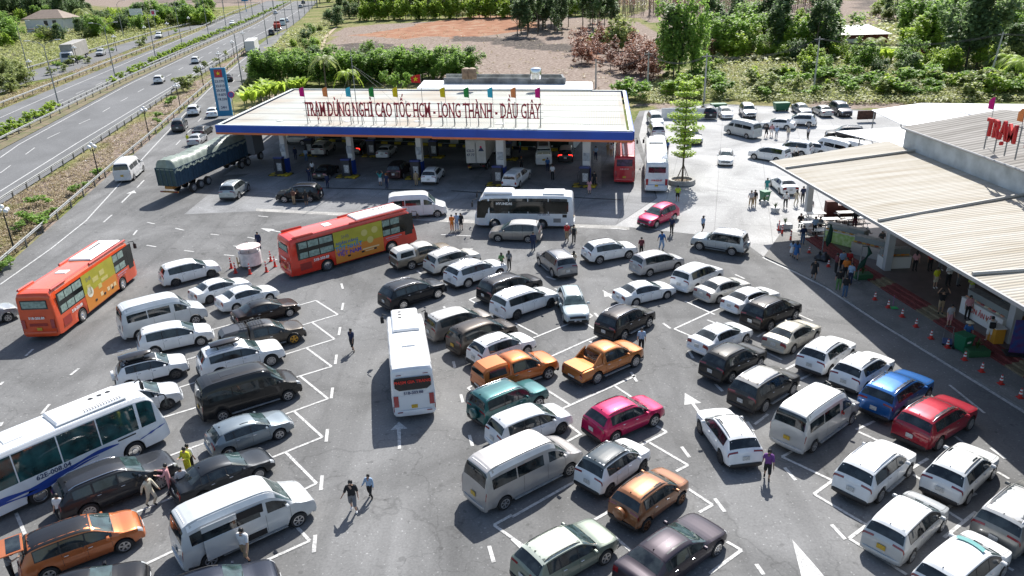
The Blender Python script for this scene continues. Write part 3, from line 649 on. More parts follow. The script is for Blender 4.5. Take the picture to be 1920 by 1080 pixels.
def drape(o, dz=0):
    bm = bmesh.new(); bm.from_mesh(o.data); bmesh.ops.bisect_plane(bm, geom=bm.verts[:] + bm.edges[:] + bm.faces[:], plane_co=(0, Y0, 0), plane_no=(0, 1, 0), dist=1e-4)
    for v in bm.verts: v.co.z += TH_(v.co.x, v.co.y)
    bm.to_mesh(o.data); bm.free(); return o
# interpolate a picture-space polyline at picture height y
def atY(L, y):
    for (x0, y0), (x1, y1) in zip(L, L[1:]):
        if min(y0, y1) <= y <= max(y0, y1): return x0 + (x1 - x0) * (y - y0) / (y1 - y0 + 1e-9)
    (x0, y0), (x1, y1) = (L[0], L[1]) if abs(y - L[0][1]) < abs(y - L[-1][1]) else (L[-2], L[-1])
    return x0 + (x1 - x0) * (y - y0) / (y1 - y0)
# lines of the expressway, followed along the photograph (px, py), near end first
L_outL = [(0, 242), (110, 196), (200, 157), (380, 81), (450, 51), (520, 16), (545, 2)]      # inner edge line of the left carriageway's hard shoulder ... painted
E_L0 = [(-120, 262), (0, 206), (205, 124), (380, 56), (396, 43), (440, 26), (520, -6)]      # left carriageway outer edge
E_L1 = [(-200, 354), (0, 262), (104, 211), (237, 146), (380, 84), (480, 41), (548, 2)]      # median, left side
E_R0 = [(-200, 386), (0, 282), (60, 250), (240, 155), (380, 90), (480, 44), (552, 2)]       # median, right side
E_R1 = [(-200, 500), (0, 384), (160, 282), (325, 172), (458, 89), (510, 64), (540, 53), (566, 34), (596, 2)]
def worldline(L, n=40, ytop=2, dz=0):
    out = []; y0 = L[0][1]; 
    for k in range(n + 1):
        u = k / n; y = ytop + (y0 - ytop) * (1 - u) ** 1.9; p = T(atY(L, y), y); out.append(V((p.x, p.y, p.z + dz)))
    return out
def ribbon(name, A, B, M, dz=0, kind='structure'):
    mb = MB(); n = min(len(A), len(B))
    for a, b in zip(A, B): mb.v += [(a.x, a.y, a.z + dz), (b.x, b.y, b.z + dz)]
    for i in range(n - 1): mb.f.append((2 * i, 2 * i + 1, 2 * i + 3, 2 * i + 2)); mb.m.append(0)
    o = mb.build(name, M)
    for p in o.data.polygons:
        if p.normal.z < 0: p.flip()
    return tag(o, kind=kind)
def side(L, off):                                # shift a ground polyline sideways (+ right)
    out = []
    for i, p in enumerate(L):
        d = L[min(i + 1, len(L) - 1)] - L[max(0, i - 1)]; d.z = 0; d.normalize(); out.append(p + V((d.y, -d.x, 0)) * off)
    return out
wl = {k: worldline(v) for k, v in dict(L0=E_L0, L1=E_L1, R0=E_R0, R1=E_R1).items()}
ribbon('highway', wl['L0'], wl['L1'], HWAY); ribbon('highway', wl['R0'], wl['R1'], HWAY)
ribbon('median_strip', side(wl['L1'], .02), side(wl['R0'], -.02), mat('median_soil', (.20, .15, .10), .95, noise=.5, scale=.8, col2=(.10, .11, .04)), .05)
# service road on the far left
S0 = [(-60, 176), (42, 137), (160, 103), (295, 63), (425, 33)]; S1 = [(-60, 200), (56, 152), (100, 146), (180, 118), (250, 90), (330, 62), (400, 44)]
ribbon('service_road', worldline(S0, 24, 34), worldline(S1, 24, 44), HWAY, .0)
# the station's asphalt, concrete yard and forecourt
LOT = g2([(0, 509), (215, 319), (277, 267), (400, 157), (458, 106), (502, 72), (540, 55), (500, 100), (475, 132), (440, 175), (425, 215)]) + [W(-33, 133), W(19, 116), W(24, 136)] + g2([(1330, 194), (1620, 206), (1920, 214)]) + [V((130, 104)), V((120, 0)), V((60, -50)), V((-75, -50)), V((-75, 40))]
sheet('parking_lot', LOT, 0, ASPH)
sheet('concrete_yard', [G(1152, 424).xy, W(16, 78), W(20, 113), W(25, 136)] + g2([(1332, 196), (1620, 208), (1920, 216)]) + [V((110, 100)), V((110, 60)), V((30, 52)), G(1500, 452).xy, G(1440, 487).xy] + g2([(1400, 458), (1300, 439), (1180, 426)]), .005, CONC)
FC = g2([(345, 402), (415, 345), (470, 325)]) + [W(-37, 96), W(-36, 128), W(19, 112), W(15.9, 78)] + g2([(1152, 423), (1000, 418), (860, 412), (720, 403), (500, 395)])
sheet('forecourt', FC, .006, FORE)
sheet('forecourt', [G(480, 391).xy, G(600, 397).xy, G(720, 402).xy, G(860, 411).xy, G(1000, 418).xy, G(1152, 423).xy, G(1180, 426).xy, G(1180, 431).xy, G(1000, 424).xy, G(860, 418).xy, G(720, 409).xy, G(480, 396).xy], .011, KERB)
SEGN = [0]
def seg(mb, a, b, wd, z=.012, flat=True):
    SEGN[0] += 1; z += (SEGN[0] % 23) * .0005
    a, b = (G(*a) if flat else T(*a)), (G(*b) if flat else T(*b)); d = (b - a); d.z = 0; d.normalize(); n = V((-d.y, d.x, 0)) * wd / 2; h = V((0, 0, z))
    mb.quad(a - n + h, b - n + h, b + n + h, a + n + h)
mk = MB(); W_ = .15
outer = [(633.7, 590), (627.5, 636), (622, 687.5), (615, 748), (605, 820), (593.8, 906.8), (581, 1014.5)]
inner = [(592.5, 563.7), (585, 604.5), (574.5, 652.5), (562.5, 705.5), (551, 771), (535.5, 848), (515, 944)]
def zig(mb, I, O, ln, wd=W_):
    for i, o in zip(I, O): seg(mb, i, o, wd)
    for o, i in zip(O, I[1:]):
        a, b = G(*o), G(*i); d = (b - a).normalized(); e = a + d * ln; mb_seg(mb, a, e, wd)
def mb_seg(mb, a, b, wd, z=.0125):
    SEGN[0] += 1; z += (SEGN[0] % 23) * .0005
    d = (b - a); d.z = 0; d.normalize(); n = V((-d.y, d.x, 0)) * wd / 2; h = V((0, 0, z)); mb.quad(a - n + h, b - n + h, b + n + h, a + n + h)
zig(mk, inner, outer, 10.8)
a, b = G(605, 820), G(535.5, 848)
e0 = G(592.5, 563.7); d0 = (G(585, 604.5) - G(633.7, 590)).normalized(); mb_seg(mk, e0, e0 + d0 * 8.2, W_)
a = G(581, 1014.5); mb_seg(mk, a, a + (G(500, 1051) - a).normalized() * 9, W_)
seg(mk, (30, 962), (47, 1002), W_)
# middle block
for s_ in (((1035, 668), (1122, 629)), ((1000, 634), (1075, 604)), ((1045, 771), (1192, 705)), ((966, 606), (1008, 628)), ((1097, 606), (1122, 622)), ((1098, 584), (1111, 593)), ((1111, 593), (1096, 600)), ((1105, 640), (1120, 647)),
           ((1015, 725), (1070, 760)), ((1150, 722), (1195, 752)), ((1058, 790), (1090, 815)), ((1250, 810), (1210, 787)), ((1250, 810), (1180, 846)), ((1217.5, 830), (1290, 872.5)), ((1290, 872.5), (1267.5, 884)),
           ((1289, 916), (1336, 947)), ((1336, 947), (1311, 961)), ((1150, 934), (1186, 957)), ((1362.5, 1016), (1390.5, 1032)), ((1390.5, 1032), (1330, 1076)), ((1150, 1004), (1183, 1034)), ((1115, 975), (1146, 957)), ((960, 970), (1078, 903)),
           ((926, 985), (960, 966)), ((926, 985), (990, 1030)), ((960, 1011), (984, 1034)), ((1060, 830), (1090, 814)), ((877, 728), (892, 740)), ((877, 728), (900, 717)), ((868, 660), (885, 672)), ((880, 562), (899, 555)), ((880, 562), (894, 570)),
           ((1040, 541), (1056, 548)), ((1228, 562), (1252, 550)), ((1284, 565), (1340, 590)), ((1264, 617), (1349, 578)), ((1264, 617), (1304, 634)), ((1288, 640), (1300, 634)), ((1326, 600), (1380, 622)),
           ((1497, 590), (1524, 602)), ((1460, 700), (1492, 683)), ((1460, 700), (1500, 724)), ((1424, 655), (1466, 675)), ((1540, 672), (1572, 690)), ((1415, 796), (1440, 777)), ((1466, 857), (1490, 844)), ((1466, 857), (1562, 902)), ((1526, 927), (1566, 898)), ((1526, 927), (1625, 985)), ((1592, 1010), (1640, 974)), ((1592, 1010), (1700, 1078)),
           ((1710, 1002), (1760, 960)), ((1760, 960), (1830, 925)), ((1745, 940), (1804, 976)), ((1770, 1008), (1830, 960)), ((1790, 1010), (1900, 1070)), ((1610, 810), (1658, 832)), ((1740, 860), (1700, 884)), ((1712, 890), (1752, 915)), ((1790, 818), (1830, 848)), ((1870, 885), (1892, 898)),
           ((1645, 850), (1680, 832)), ((1605, 806), (1640, 790)), ((1590, 672), (1640, 700)), ((1780, 722), (1846, 775)), ((1130, 545), (1140, 551)), ((1440, 620), (1420, 632)), ((1545, 690), (1500, 712))):
    seg(mk, s_[0], s_[1], W_)
# short guide dashes
for x, y in ((642.5, 575), (636.7, 621.3), (630, 674.3), (622.5, 737.5), (613, 817), (603, 906), (590, 1020)):
    seg(mk, (x + 1.2 * 1, y - 5 - (y - 500) * .022), (x - 1.5, y + 5 + (y - 500) * .022), .17)
for a, b in (((1115, 587), (1124, 597)), ((1243, 606), (1257, 616)), ((1291, 658), (1300, 672)), ((1341, 720), (1355, 734)), ((1401, 791), (1413, 808)), ((1278, 838), (1293, 858)), ((1340, 935), (1359, 960)), ((1418, 1058), (1432, 1078)), ((1471, 877), (1492, 901)), ((1559, 984), (1585, 1012)), ((1857, 840), (1885, 861)),
             ((850, 678), (853, 690)), ((864, 740), (868, 755)), ((880, 816), (886, 837)), ((917, 1024), (926, 1055)), ((832, 575), (835, 580)), ((782, 508), (790, 514)), ((1024, 519), (1042, 525)), ((1378, 515), (1396, 523)), ((1183, 698), (1194, 716)), ((643, 542), (640, 532)),
             ((62, 655), (48, 668)), ((148, 691), (132, 704)), ((93, 758), (78, 776)), ((6, 716), (0, 722)), ((210, 403), (194, 417)), ((270, 338), (257, 352)), ((257, 432), (250, 441)), ((276, 417), (290, 420)), ((329, 428), (345, 432)), ((395, 439), (411, 441)), ((464, 445), (482, 448)),
             ((275, 460), (293, 463)), ((345, 470), (364, 472)), ((420, 478), (440, 480)), ((502, 485), (520, 487)), ((484, 405), (503, 407)), ((867, 466), (887, 467)), ((827, 440), (885, 443)), ((1145, 428), (1175, 431)), ((1084, 424), (1096, 426)), ((0, 800), (4, 792)), ((220, 660), (245, 654)), ((748, 795), (749, 842))):
    seg(mk, a, b, .17)
# arrows
def arrow(mb, tail, head, wd=.16, hw=.42, hl=1.1):
    a, b = G(*tail), G(*head); d = (b - a); L = d.length; d.normalize(); n = V((-d.y, d.x, 0)); h = V((0, 0, .013)); c = b - d * min(hl, L * .6)
    mb.quad(a - n * wd / 2 + h, c - n * wd / 2 + h, c + n * wd / 2 + h, a + n * wd / 2 + h); mb.add([c - n * hw + h, b + h, c + n * hw + h], [(0, 1, 2)])
arrow(mk, (1310, 772), (1284, 737), .18, .5, 1.9); arrow(mk, (748, 815), (748, 791), .2, .45, .9); arrow(mk, (1150, 561), (1132, 547)); arrow(mk, (228, 380), (252, 357), .2, .55, 1.2); arrow(mk, (530, 436), (488, 428), .2, .5, 1.6); arrow(mk, (480, 466), (436, 461), .2, .5, 1.6)
mb_ = G(1485, 1012); mk.add([G(1485, 1011, .013), G(1530, 1062, .013), G(1570, 1110, .013), G(1510, 1110, .013)], [(0, 1, 2, 3)])
arrow(mk, (540, 460), (520, 458))
mk.build('bay_markings', LINE)
tag(bpy.data.objects['bay_markings'], kind='structure')
# lane lines
ln = MB()
def follow(mb, L, y0, y1, wd, dash=None, dz=.02, step=3.0):
    P = []; n = 160
    for k in range(n + 1):
        y = y1 + (y0 - y1) * (1 - k / n) ** 1.8; P.append(T(atY(L, y), y))
    out = [P[0]]; acc = 0; D = [0]
    for a, b in zip(P, P[1:]): D.append(D[-1] + (b - a).length)
    def at(s):
        import bisect
        i = min(len(P) - 2, max(0, bisect.bisect(D, s) - 1)); k = (s - D[i]) / max(1e-6, D[i + 1] - D[i]); return P[i] + (P[i + 1] - P[i]) * k
    s = 0
    while s < D[-1]:
        e = min(D[-1], s + (dash[0] if dash else 8)); a, b = at(s), at(e); d = b - a; d.z = 0
        if d.length > .01:
            d.normalize(); nn = V((-d.y, d.x, 0)) * wd / 2; h = V((0, 0, dz)); mb.quad(a - nn + h, b - nn + h, b + nn + h, a + nn + h)
        s = e + (dash[1] if dash else 0)
def mixL(A, B, k): return [(atY(A, y) * (1 - k) + atY(B, y) * k, y) for y in (380, 330, 280, 240, 200, 170, 140, 115, 90, 70, 50, 36, 24, 14, 3)]
follow(ln, [(0, 296), (37, 270), (240, 159), (380, 92), (480, 46), (552, 3)], 296, 4, .2)
follow(ln, [(0, 359), (142, 270), (325, 161), (450, 82), (500, 57), (566, 16)], 359, 18, .2)
follow(ln, [(0, 221), (104, 175), (200, 134), (292, 94), (450, 25)], 221, 26, .2)
follow(ln, [(0, 325), (91, 258), (170, 223), (223, 192), (337, 130), (387, 103), (440, 72), (500, 40), (560, 3)], 325, 5, .16, (4, 6))
follow(ln, [(0, 237), (30, 226), (84, 201), (180, 160), (270, 118), (380, 66), (470, 26)], 237, 28, .16, (4, 6))
follow(ln, [(0, 246), (120, 196), (300, 112), (450, 44), (520, 8)], 150, 10, .16)
follow(ln, [(0, 534), (145, 432), (290, 273), (345, 215), (400, 160), (470, 100)], 534, 101, .16)
follow(ln, [(330, 272), (360, 240), (398, 200), (440, 150), (470, 118)], 272, 120, .15, (3, 5))
ln.build('lane_markings', LINE); tag(bpy.data.objects['lane_markings'], kind='structure')
# dirt track
tr = [T(*p, .03) for p in ((618, 100), (605, 96), (613, 70), (625, 58), (634, 50))]; tl_ = [T(*p, .03) for p in ((598, 100), (600, 90), (606, 68), (622, 56), (632, 49))]
ribbon('dirt_track', tl_, tr, mat('track_soil', (.42, .33, .24), .95, noise=.25, scale=.6))
# kerbed walkway in front of the food hall, steps and floor
kerb = [(21.2, 58.6), (22.6, 55), (23.7, 51.6), (24.7, 45.3), (26.1, 38.5), (27.0, 34), (28.4, 26), (30, 16)]
mb = MB(); mb.prism(kerb + [(34, 16), (30, 62), (24.6, 64.2)], -.02, .12); drape(tag(mb.build('walkway', WALK), kind='structure'))
mb = MB()
for (x0, y0), (x1, y1) in zip(kerb, kerb[1:]):
    d = V((x1 - x0, y1 - y0, 0)).normalized(); n = V((d.y, -d.x, 0)) ; o = -.02
    p = [V((x0, y0, 0)) + n * .02, V((x1, y1, 0)) + n * .02, V((x1, y1, 0)) - n * -.24, V((x0, y0, 0)) - n * -.24]
    mb.quad(*[v + V((0, 0, .014)) for v in p])
drape(tag(mb.build('kerb_line', LINE), kind='structure'))
SH = (27.7, 29.0)
TILE = mat('dark_floor_tile', (.15, .115, .108), .45, noise=.35, scale=.9); STEPR = mat('maroon_step_carpet', (.22, .05, .045), .85, noise=.35, scale=5)
STEPC = mat('yellowed_step_stone', (.26, .21, .13), .85, noise=.35, scale=3)
def stx(y): return 25.9 + (62 - y) * .125                # foot of the steps, running almost parallel to the kerb
mb = MB(); mb.prism([(stx(64) + 1.2, 64), (stx(16) + 1.2, 14), (75, 14), (75, 70), (31, 70)], 0, .50); drape(tag(mb.build('hall_floor', TILE), kind='structure'))
for i, (y0, y1, M) in enumerate(((62, 52.2, STEPR), (52.2, 50.9, STEPC), (50.9, 46.8, STEPR), (46.8, 45.0, STEPC), (45.0, 38.6, STEPR), (38.6, 37.2, STEPC), (37.2, 30.5, STEPR), (30.5, 29, STEPC), (29, 16, STEPR))):
    mb = MB()
    for k in range(3):
        o = .4 * k; p = [(stx(y0) + o, y0), (stx(y1) + o, y1), (stx(y1) + 1.2 - .003, y1), (stx(y0) + 1.2 - .003, y0)]; mb.prism(p, .12 if k == 0 else .12 + .125 * k + .002, .12 + .125 * (k + 1))
    drape(tag(mb.build('hall_steps', M), kind='structure'))
# fittings and buses
def sparex(S, root, colm):
    b = MB(); xr = -(S.L - S.x0) - .06; n = 20; prof = [(.0, -.12), (.25, -.12), (.30, -.09), (.31, .0), (.30, .05)]
    for r, h in prof:
        for k in range(n): b.v.append((xr + h, r * cos(2 * pi * k / n) + .05, .86 + r * sin(2 * pi * k / n)))
    for i in range(len(prof) - 1):
        for k in range(n): b.f.append((i * n + k, i * n + (k + 1) % n, (i + 1) * n + (k + 1) % n, (i + 1) * n + k)); b.m.append(0)
    return ('spare_wheel_cover', b, colm)
def slidedoor(S, root):
    b = MB(); y = -S.W / 2 - .012; x1 = S.x0 - 2.3; 
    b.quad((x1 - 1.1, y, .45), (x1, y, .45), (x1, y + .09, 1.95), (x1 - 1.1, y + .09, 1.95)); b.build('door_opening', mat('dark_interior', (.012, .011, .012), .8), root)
    b = MB(); y = -S.W / 2 - .09; x1 -= 1.12; b.box((x1 - .7, y, .95), (1.4, .05, 1.0), 0, bev=.02); b.box((x1 - .7, y + .05, 1.95), (1.4, .05, .3), 0, bev=.02); b.quad((x1 - 1.36, y - .0, 1.44), (x1 - .04, y - .0, 1.44), (x1 - .04, y + .04, 1.82), (x1 - 1.36, y + .04, 1.82), 1)
    return ('sliding_door', b, [paint((.50, .52, .53)), GLASS])
def tailgate(S, root, colm):
    b = MB(); x = -(S.L - S.x0) + .40; z = 1.70
    b.box((x - .42, 0, z + .03), (.8, 1.25, .06), 0, bev=.02); b.build('tailgate', colm, root, 35); b = MB(); b.box((x - .35, 0, z + .065), (.5, 1.05, .02), 0); b.build('rear_window', GLASS, root)
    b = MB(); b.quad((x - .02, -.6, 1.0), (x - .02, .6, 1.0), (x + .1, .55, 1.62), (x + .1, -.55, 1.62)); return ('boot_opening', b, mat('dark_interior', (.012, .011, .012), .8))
def taxidecal(S):
    b = MB(); z = S.zmax + .03; n = 10
    for i in range(n + 1):
        y = -.5 + i / n; x = .35 - .25 * y * y * 2; b.v += [(x, y, z), (x - .22, y, z)]
    for i in range(n): b.f.append((2 * i, 2 * i + 1, 2 * i + 3, 2 * i + 2)[::-1]); b.m.append(0)
    return ('roof_decal', b, mat('teal_decal', (.02, .22, .22), .5))
# coaches: same shell idea with flat sides
def busspec(L, W, H, WB, fo, belt, wx, rw=.50, nose=.5):
    return dict(shell=dict(prof=[(0, .55), (.03, .9), (.08, 1.25), (.16, 1.6), (nose, H - .42), (nose + .5, H - .05), (L * .5, H), (L - .35, H - .02), (L - .10, H - .28), (L - .04, 1.3), (L, .55)],
        L=L, W=W, WB=WB, fo=fo, rw=rw, belt=(belt, belt), wr=W / 2 * .93, sill=.34, edge=.20, tuck=.998, fround=.10, rround=.06, inset=.10, boxy=1, fl=.6, rl=.3, arch=.10, low=.97), idx=(3, 4, 7, 9), side=wx,
        wq=(.0, .97), seams=(), van=1, mz=0, mir=1, wd=.30, tq=(4.02, 5.3) , tl=(9.35, 9.8), hl=(1.2, 2.2), hq=(4.5, 6.2), frame=0, spoiler=0, pz=.9, rw=0, wiper=0, roofpanel=1, bz=(.36, .7), fpz=.6)
SPEC['coach'] = busspec(12.0, 2.5, 3.55, 6.15, 2.7, 1.75, ((.75, 1.4), (1.6, 3.0), (3.03, 4.5)), .50)
SPEC['coach_l'] = busspec(12.0, 2.5, 3.35, 6.1, 2.7, 1.75, ((1.75, 3.8), (3.84, 5.9), (5.94, 8.0), (8.04, 10.1), (10.14, 11.5)))
SPEC['midi'] = busspec(9.4, 2.35, 3.25, 4.45, 1.95, 1.55, ((.6, 1.35), (1.5, 3.3), (3.36, 5.1), (5.16, 7.0), (7.06, 8.8)), .46)
def bus(K, label, pos, h, col, roofc, extra, plate=PLATEY, tall=None):
    P, S = kind_parts(K); pm = paint(col)
    r, S = vehicle(K, 'coach', label, 'coach', pos, h, col, roofc=roofc, rim='bus', rimc=CHROME, yplate=True, group='coaches')
    for o in kids(r):
        if o.name.startswith('mirror'): bpy.data.objects.remove(o)
    for sg in (-1, 1):                                    # mirror arms reaching forward
        b = MB(); z = S.zmax - .55; x = S.x0 - .35; b.tube([(x, sg * 1.12, z + .25), (x + .35, sg * 1.35, z + .22), (x + .42, sg * 1.38, z)], .035, 6); b.box((x + .42, sg * 1.40, z - .22), (.12, .22, .45), 0, bev=.03); b.build('mirror', DARK, r, 40)
    extra(r, S)
    for sg in (-1, 1): rear_panel(r, S, 'taillight', sg * (S.W / 2 - .24) - .13, sg * (S.W / 2 - .24) + .13, .95, 1.6, mat('bus_lamp', (.30, .01, .02), .2, 0, 1), .045)
    return r, S
def side_panel(r, S, name, s0, s1, z0, z1, M, sg=-1, off=.012):
    b = MB(); y = sg * (S.W / 2 + off); x0, x1 = S.x0 - s0, S.x0 - s1; b.quad((x1, y, z0), (x0, y, z0), (x0, y, z1), (x1, y, z1)); return b.build(name, M, r)
def rear_panel(r, S, name, y0, y1, z0, z1, M, off=.02):
    xr = -(S.L - S.x0); f = lambda z: xr + (.04 if z > 1.3 else 0) + max(0, (z - 1.3)) * .06 / (S.zmax - 1.6) - off
    b = MB(); b.quad((f(z0), y1, z0), (f(z0), y0, z0), (f(z1), y0, z1), (f(z1), y1, z1)); return b.build(name, M, r)
def roof_unit(r, S, s, ln, wd, hh, M, name='air_conditioner', fans=0, vents=0):
    b = MB(); x = S.x0 - s - ln / 2; b.box((x, 0, S.zmax + hh / 2), (ln, wd, hh + .04), 0, bev=hh * .6); o = b.build(name, M, r, 40)
    z = S.zmax + hh + .024
    for k in range(fans):
        b = MB(); b.lathe([(.0, z), (.13, z), (.15, z - .02)], 14, 0, 'z', (x + ln / 2 - .5 - k * .42, .3 if wd > 1.5 else 0, 0)); b.build('fan', DARK, o)
    if vents:
        b = MB()
        for k in range(vents): b.box((x - ln * .1 + k * .13, -wd * .38, z), (.05, .26, .012), 0)
        b.build('vent', mat('grille_grey', (.2, .2, .2), .6), o)
    return o
CURT = mat('pale_curtain', (.30, .40, .35), .8, noise=.45, scale=5)
def orange_bus(ad):
    def f(r, S):
        LIN = mat('window_band', (.012, .014, .013), .12)
        HB = S.zmax - .38
        for o in kids(r):
            if o.name.startswith('side_window') or o.name.startswith('rear_window'): bpy.data.objects.remove(o)
        for sg in (-1, 1):
            side_panel(r, S, 'window_band', .35, 11.3, 1.62, HB, LIN, sg, .006)
            for s0, s1 in ((1.7, 2.6), (2.65, 3.4), (8.1, 9.3), (9.35, 10.3), (10.35, 11.1)):
                side_panel(r, S, 'curtain', s0 + .05, s1, HB - .62, HB - .1, CURT, sg, .011); side_panel(r, S, 'curtain', s0 + .05, s1, 1.70, 2.2, CURT, sg, .011)
        # advertisement panel
        AY = mat('yellow_advert', (.42, .38, .035), .5, noise=.15, scale=1); AO = mat('orange_advert', (.62, .22, .03), .5)
        for sg in (-1,):
            side_panel(r, S, 'advertisement', 3.45, 8.05, 1.72, HB + .02, AY, sg, .013); side_panel(r, S, 'advertisement', 3.45, 8.05, .42, 1.72, AO, sg, .013)
            y = sg * (S.W / 2 + .018); X = lambda s: S.x0 - s
            if ad:
                text('SHB', .42, mat('advert_grey', (.12, .13, .16), .6), (X(7.0), y, 2.62), (1, 0, 0), (0, 0, 1), r)
                text('NGÂN HÀNG', .34, mat('advert_blue', (.01, .10, .35), .6), (X(6.85), y, 2.12), (1, 0, 0), (0, 0, 1), r, bold=.008)
                text('TỐT NHẤT', .50, mat('advert_cyan', (.02, .22, .45), .6), (X(6.75), y, 1.66), (1, 0, 0), (0, 0, 1), r, bold=.016)
                text('VIỆT NAM', .50, mat('advert_violet', (.08, .06, .35), .6), (X(6.75), y, 1.18), (1, 0, 0), (0, 0, 1), r, bold=.016)
                for s, z in ((5.2, 2.5), (4.2, 2.55), (4.7, 1.75)):
                    b = MB(); b.lathe([(.0, 0), (.12, 0), (.12, .004), (.22, .004), (.30, .0)], 20, 0, 'y', (X(s), y, z)); b.build('emblem', mat('advert_cream', (.55, .48, .16), .6), r)
                b = MB(); b.box((X(4.7), y, 1.05), (1.6, .004, .12)); b.box((X(4.7), y, .85), (1.1, .004, .07)); b.build('advert_caption', mat('advert_pale', (.72, .55, .3), .6), r)
            else:
                text('SHB', .42, mat('advert_grey', (.12, .13, .16), .6), (X(7.2), y, 2.68), (1, 0, 0), (0, 0, 1), r)
                for s, z, w_, h_ in ((7.35, 1.9, .5, .75), (6.3, 2.35, .8, .35), (5.3, 2.5, .7, .4), (5.1, 1.95, 1.0, .25), (5.9, 1.65, .5, .35)):
                    b = MB(); b.box((X(s), y, z), (w_, .004, h_), 0); b.build('advert_block', mat('advert_cream', (.55, .48, .16), .6), r)
                b = MB(); b.lathe([(.0, 0), (.40, 0)], 24, 0, 'y', (X(7.3), y - .002, 1.7)); b.build('emblem', mat('advert_white', (.7, .68, .55), .6), r)
                for s in (3.9, 4.4, 4.9, 5.9): 
                    b = MB(); b.box((X(s), y, 1.0), (.36, .004, .3), 0); b.build('advert_block', mat('advert_pale', (.72, .55, .3), .6), r)
            for s in (4.3, 5.5, 6.8):
                b = MB(); b.box((X(s), y - .006, .86), (.26, .02, .16), 0, bev=.005); b.build('locker_handle', DARK, r)
            text('51B-203.89', .30, WHITE, (X(9.3), sg * (S.W / 2 + .014), 1.30), (1, 0, 0), (0, 0, 1), r, bold=.012)
            b = MB(); b.box((X(2.4), sg * (S.W / 2 + .008), 1.42), (1.6, .004, .10)); b.box((X(2.5), sg * (S.W / 2 + .008), 1.24), (1.2, .004, .05)); b.build('side_caption', mat('pale_violet_caption', (.5, .25, .3), .5), r)
            side_panel(r, S, 'engine_grille', 10.2, 11.2, .7, 1.3, mat('red_grille', (.30, .03, .02), .7), sg, .008)
            side_panel(r, S, 'cab_window', .5, 1.25, 1.25, 2.75, LIN, sg, .012)
        rear_panel(r, S, 'rear_window', -.92, .92, 2.35, 3.0, GLASS); rear_panel(r, S, 'curtain', -.84, .84, 2.45, 2.92, CURT, .028)
        rear_panel(r, S, 'radiator_grille', -.62, .62, 1.12, 1.32, mat('red_grille', (.30, .03, .02), .7))
        text('51B-203.89', .24, WHITE, (-(S.L - S.x0) - .025, 0, 1.72), (0, -1, 0), (0, 0, 1), r, bold=.01)
        roof_unit(r, S, 1.0, 4.6, 1.75, .14, mat('roof_white', (.78, .76, .74), .5), fans=0, vents=0)
        b = MB()
        for k in range(6): b.lathe([(.0, S.zmax + .19), (.09, S.zmax + .19), (.1, S.zmax + .17)], 10, 0, 'z', (S.x0 - 1.9 - k * .28, .35, 0))
        b.build('vent', DARK, r)
        roof_unit(r, S, 7.6, .7, .8, .05, mat('roof_white', (.78, .76, .74), .5), 'roof_hatch')
        for sg in (-1, 1):
            for fx, fl_ in ((3.6, 5.6), (10.6, 1.8)): b = MB(); b.box((S.x0 - fx, sg * 1.11, S.zmax + .01), (fl_, .15, .2), 0, bev=.06); b.build('roof_fairing', paint((.50, .05, .03)), r, 40)
    return f
OR = (.62, .055, .012)
p, h = place((156, 605), (236, 541), 'coach', 'R'); bus('coach', 'orange red coach with yellow advert driving at the far left', p, h, (.68, .075, .015), (.66, .16, .08), orange_bus(0))
p, h = place((620, 507), (732, 474), 'coach', 'R'); bus('coach', 'red orange coach advertising a bank, parked beside the round kiosk', p, h, (.66, .035, .015), (.64, .12, .08), orange_bus(1))
def wave_bus(r, S):
    for sg in (-1,):
        y = sg * (S.W / 2 + .012); X = lambda s: S.x0 - s; BL = mat('blue_wave', (.012, .055, .30), .4)
        def wave(zf, s0, s1, w0, nm='wave_stripe'):
            b = MB(); n = 40
            for i in range(n + 1):
                u = i / n; s = s0 + (s1 - s0) * u; z = zf(u); wv = w0 * (.25 + sin(pi * u) ** .7 * (1 + .6 * sin(u * 17))) ; b.v += [(X(s), y, z - wv), (X(s), y, z + wv)]
            for i in range(n): b.f.append((2 * i, 2 * i + 2, 2 * i + 3, 2 * i + 1) if sg > 0 else (2 * i, 2 * i + 1, 2 * i + 3, 2 * i + 2)); b.m.append(0)
            b.build(nm, BL, r)
        wave(lambda u: 1.25 - .35 * u + .10 * sin(u * 9), 2.6, 9.2, .10); wave(lambda u: 1.02 - .3 * u + .12 * sin(u * 8 + 1), 3.6, 9.3, .05); wave(lambda u: .95 + .3 * u, 1.6, .2, .03)
        text('62E-008.04', .34, mat('navy_lettering', (.03, .05, .12), .5), (X(5.6), y - .002, 1.36), (1, 0, 0), (0, 0, 1), r, bold=.008)
        b = MB()
        for k in range(12): b.box((X(8.6), y, .62 + k * .05), (.7, .01, .02))
        b.build('engine_grille', mat('grille_grey', (.2, .2, .2), .6), r)
        side_panel(r, S, 'destination_panel', 1.7, 2.6, 1.36, 1.44, DARK, sg, .012)
    for o in kids(r):
        if o.name.startswith('side_window'): o.material_slots[0].link = 'OBJECT'; o.material_slots[0].material = mat('teal_glass', (.02, .085, .09), .06, noise=.7, scale=1.6, spec=.9)
    W2 = mat('roof_white2', (.80, .80, .80), .5)
    roof_unit(r, S, 1.5, 3.4, 1.7, .16, W2, fans=3, vents=14); roof_unit(r, S, 6.2, .8, .8, .06, W2, 'roof_hatch')
    rear_panel(r, S, 'rear_window', -.9, .9, 2.0, 2.7, GLASS)
p, h = place((82, 943), (256, 860), 'midi', 'R'); bus('midi', 'white coach with blue wave stripes along its side', p, h, (.72, .75, .78), (.80, .80, .80), wave_bus)
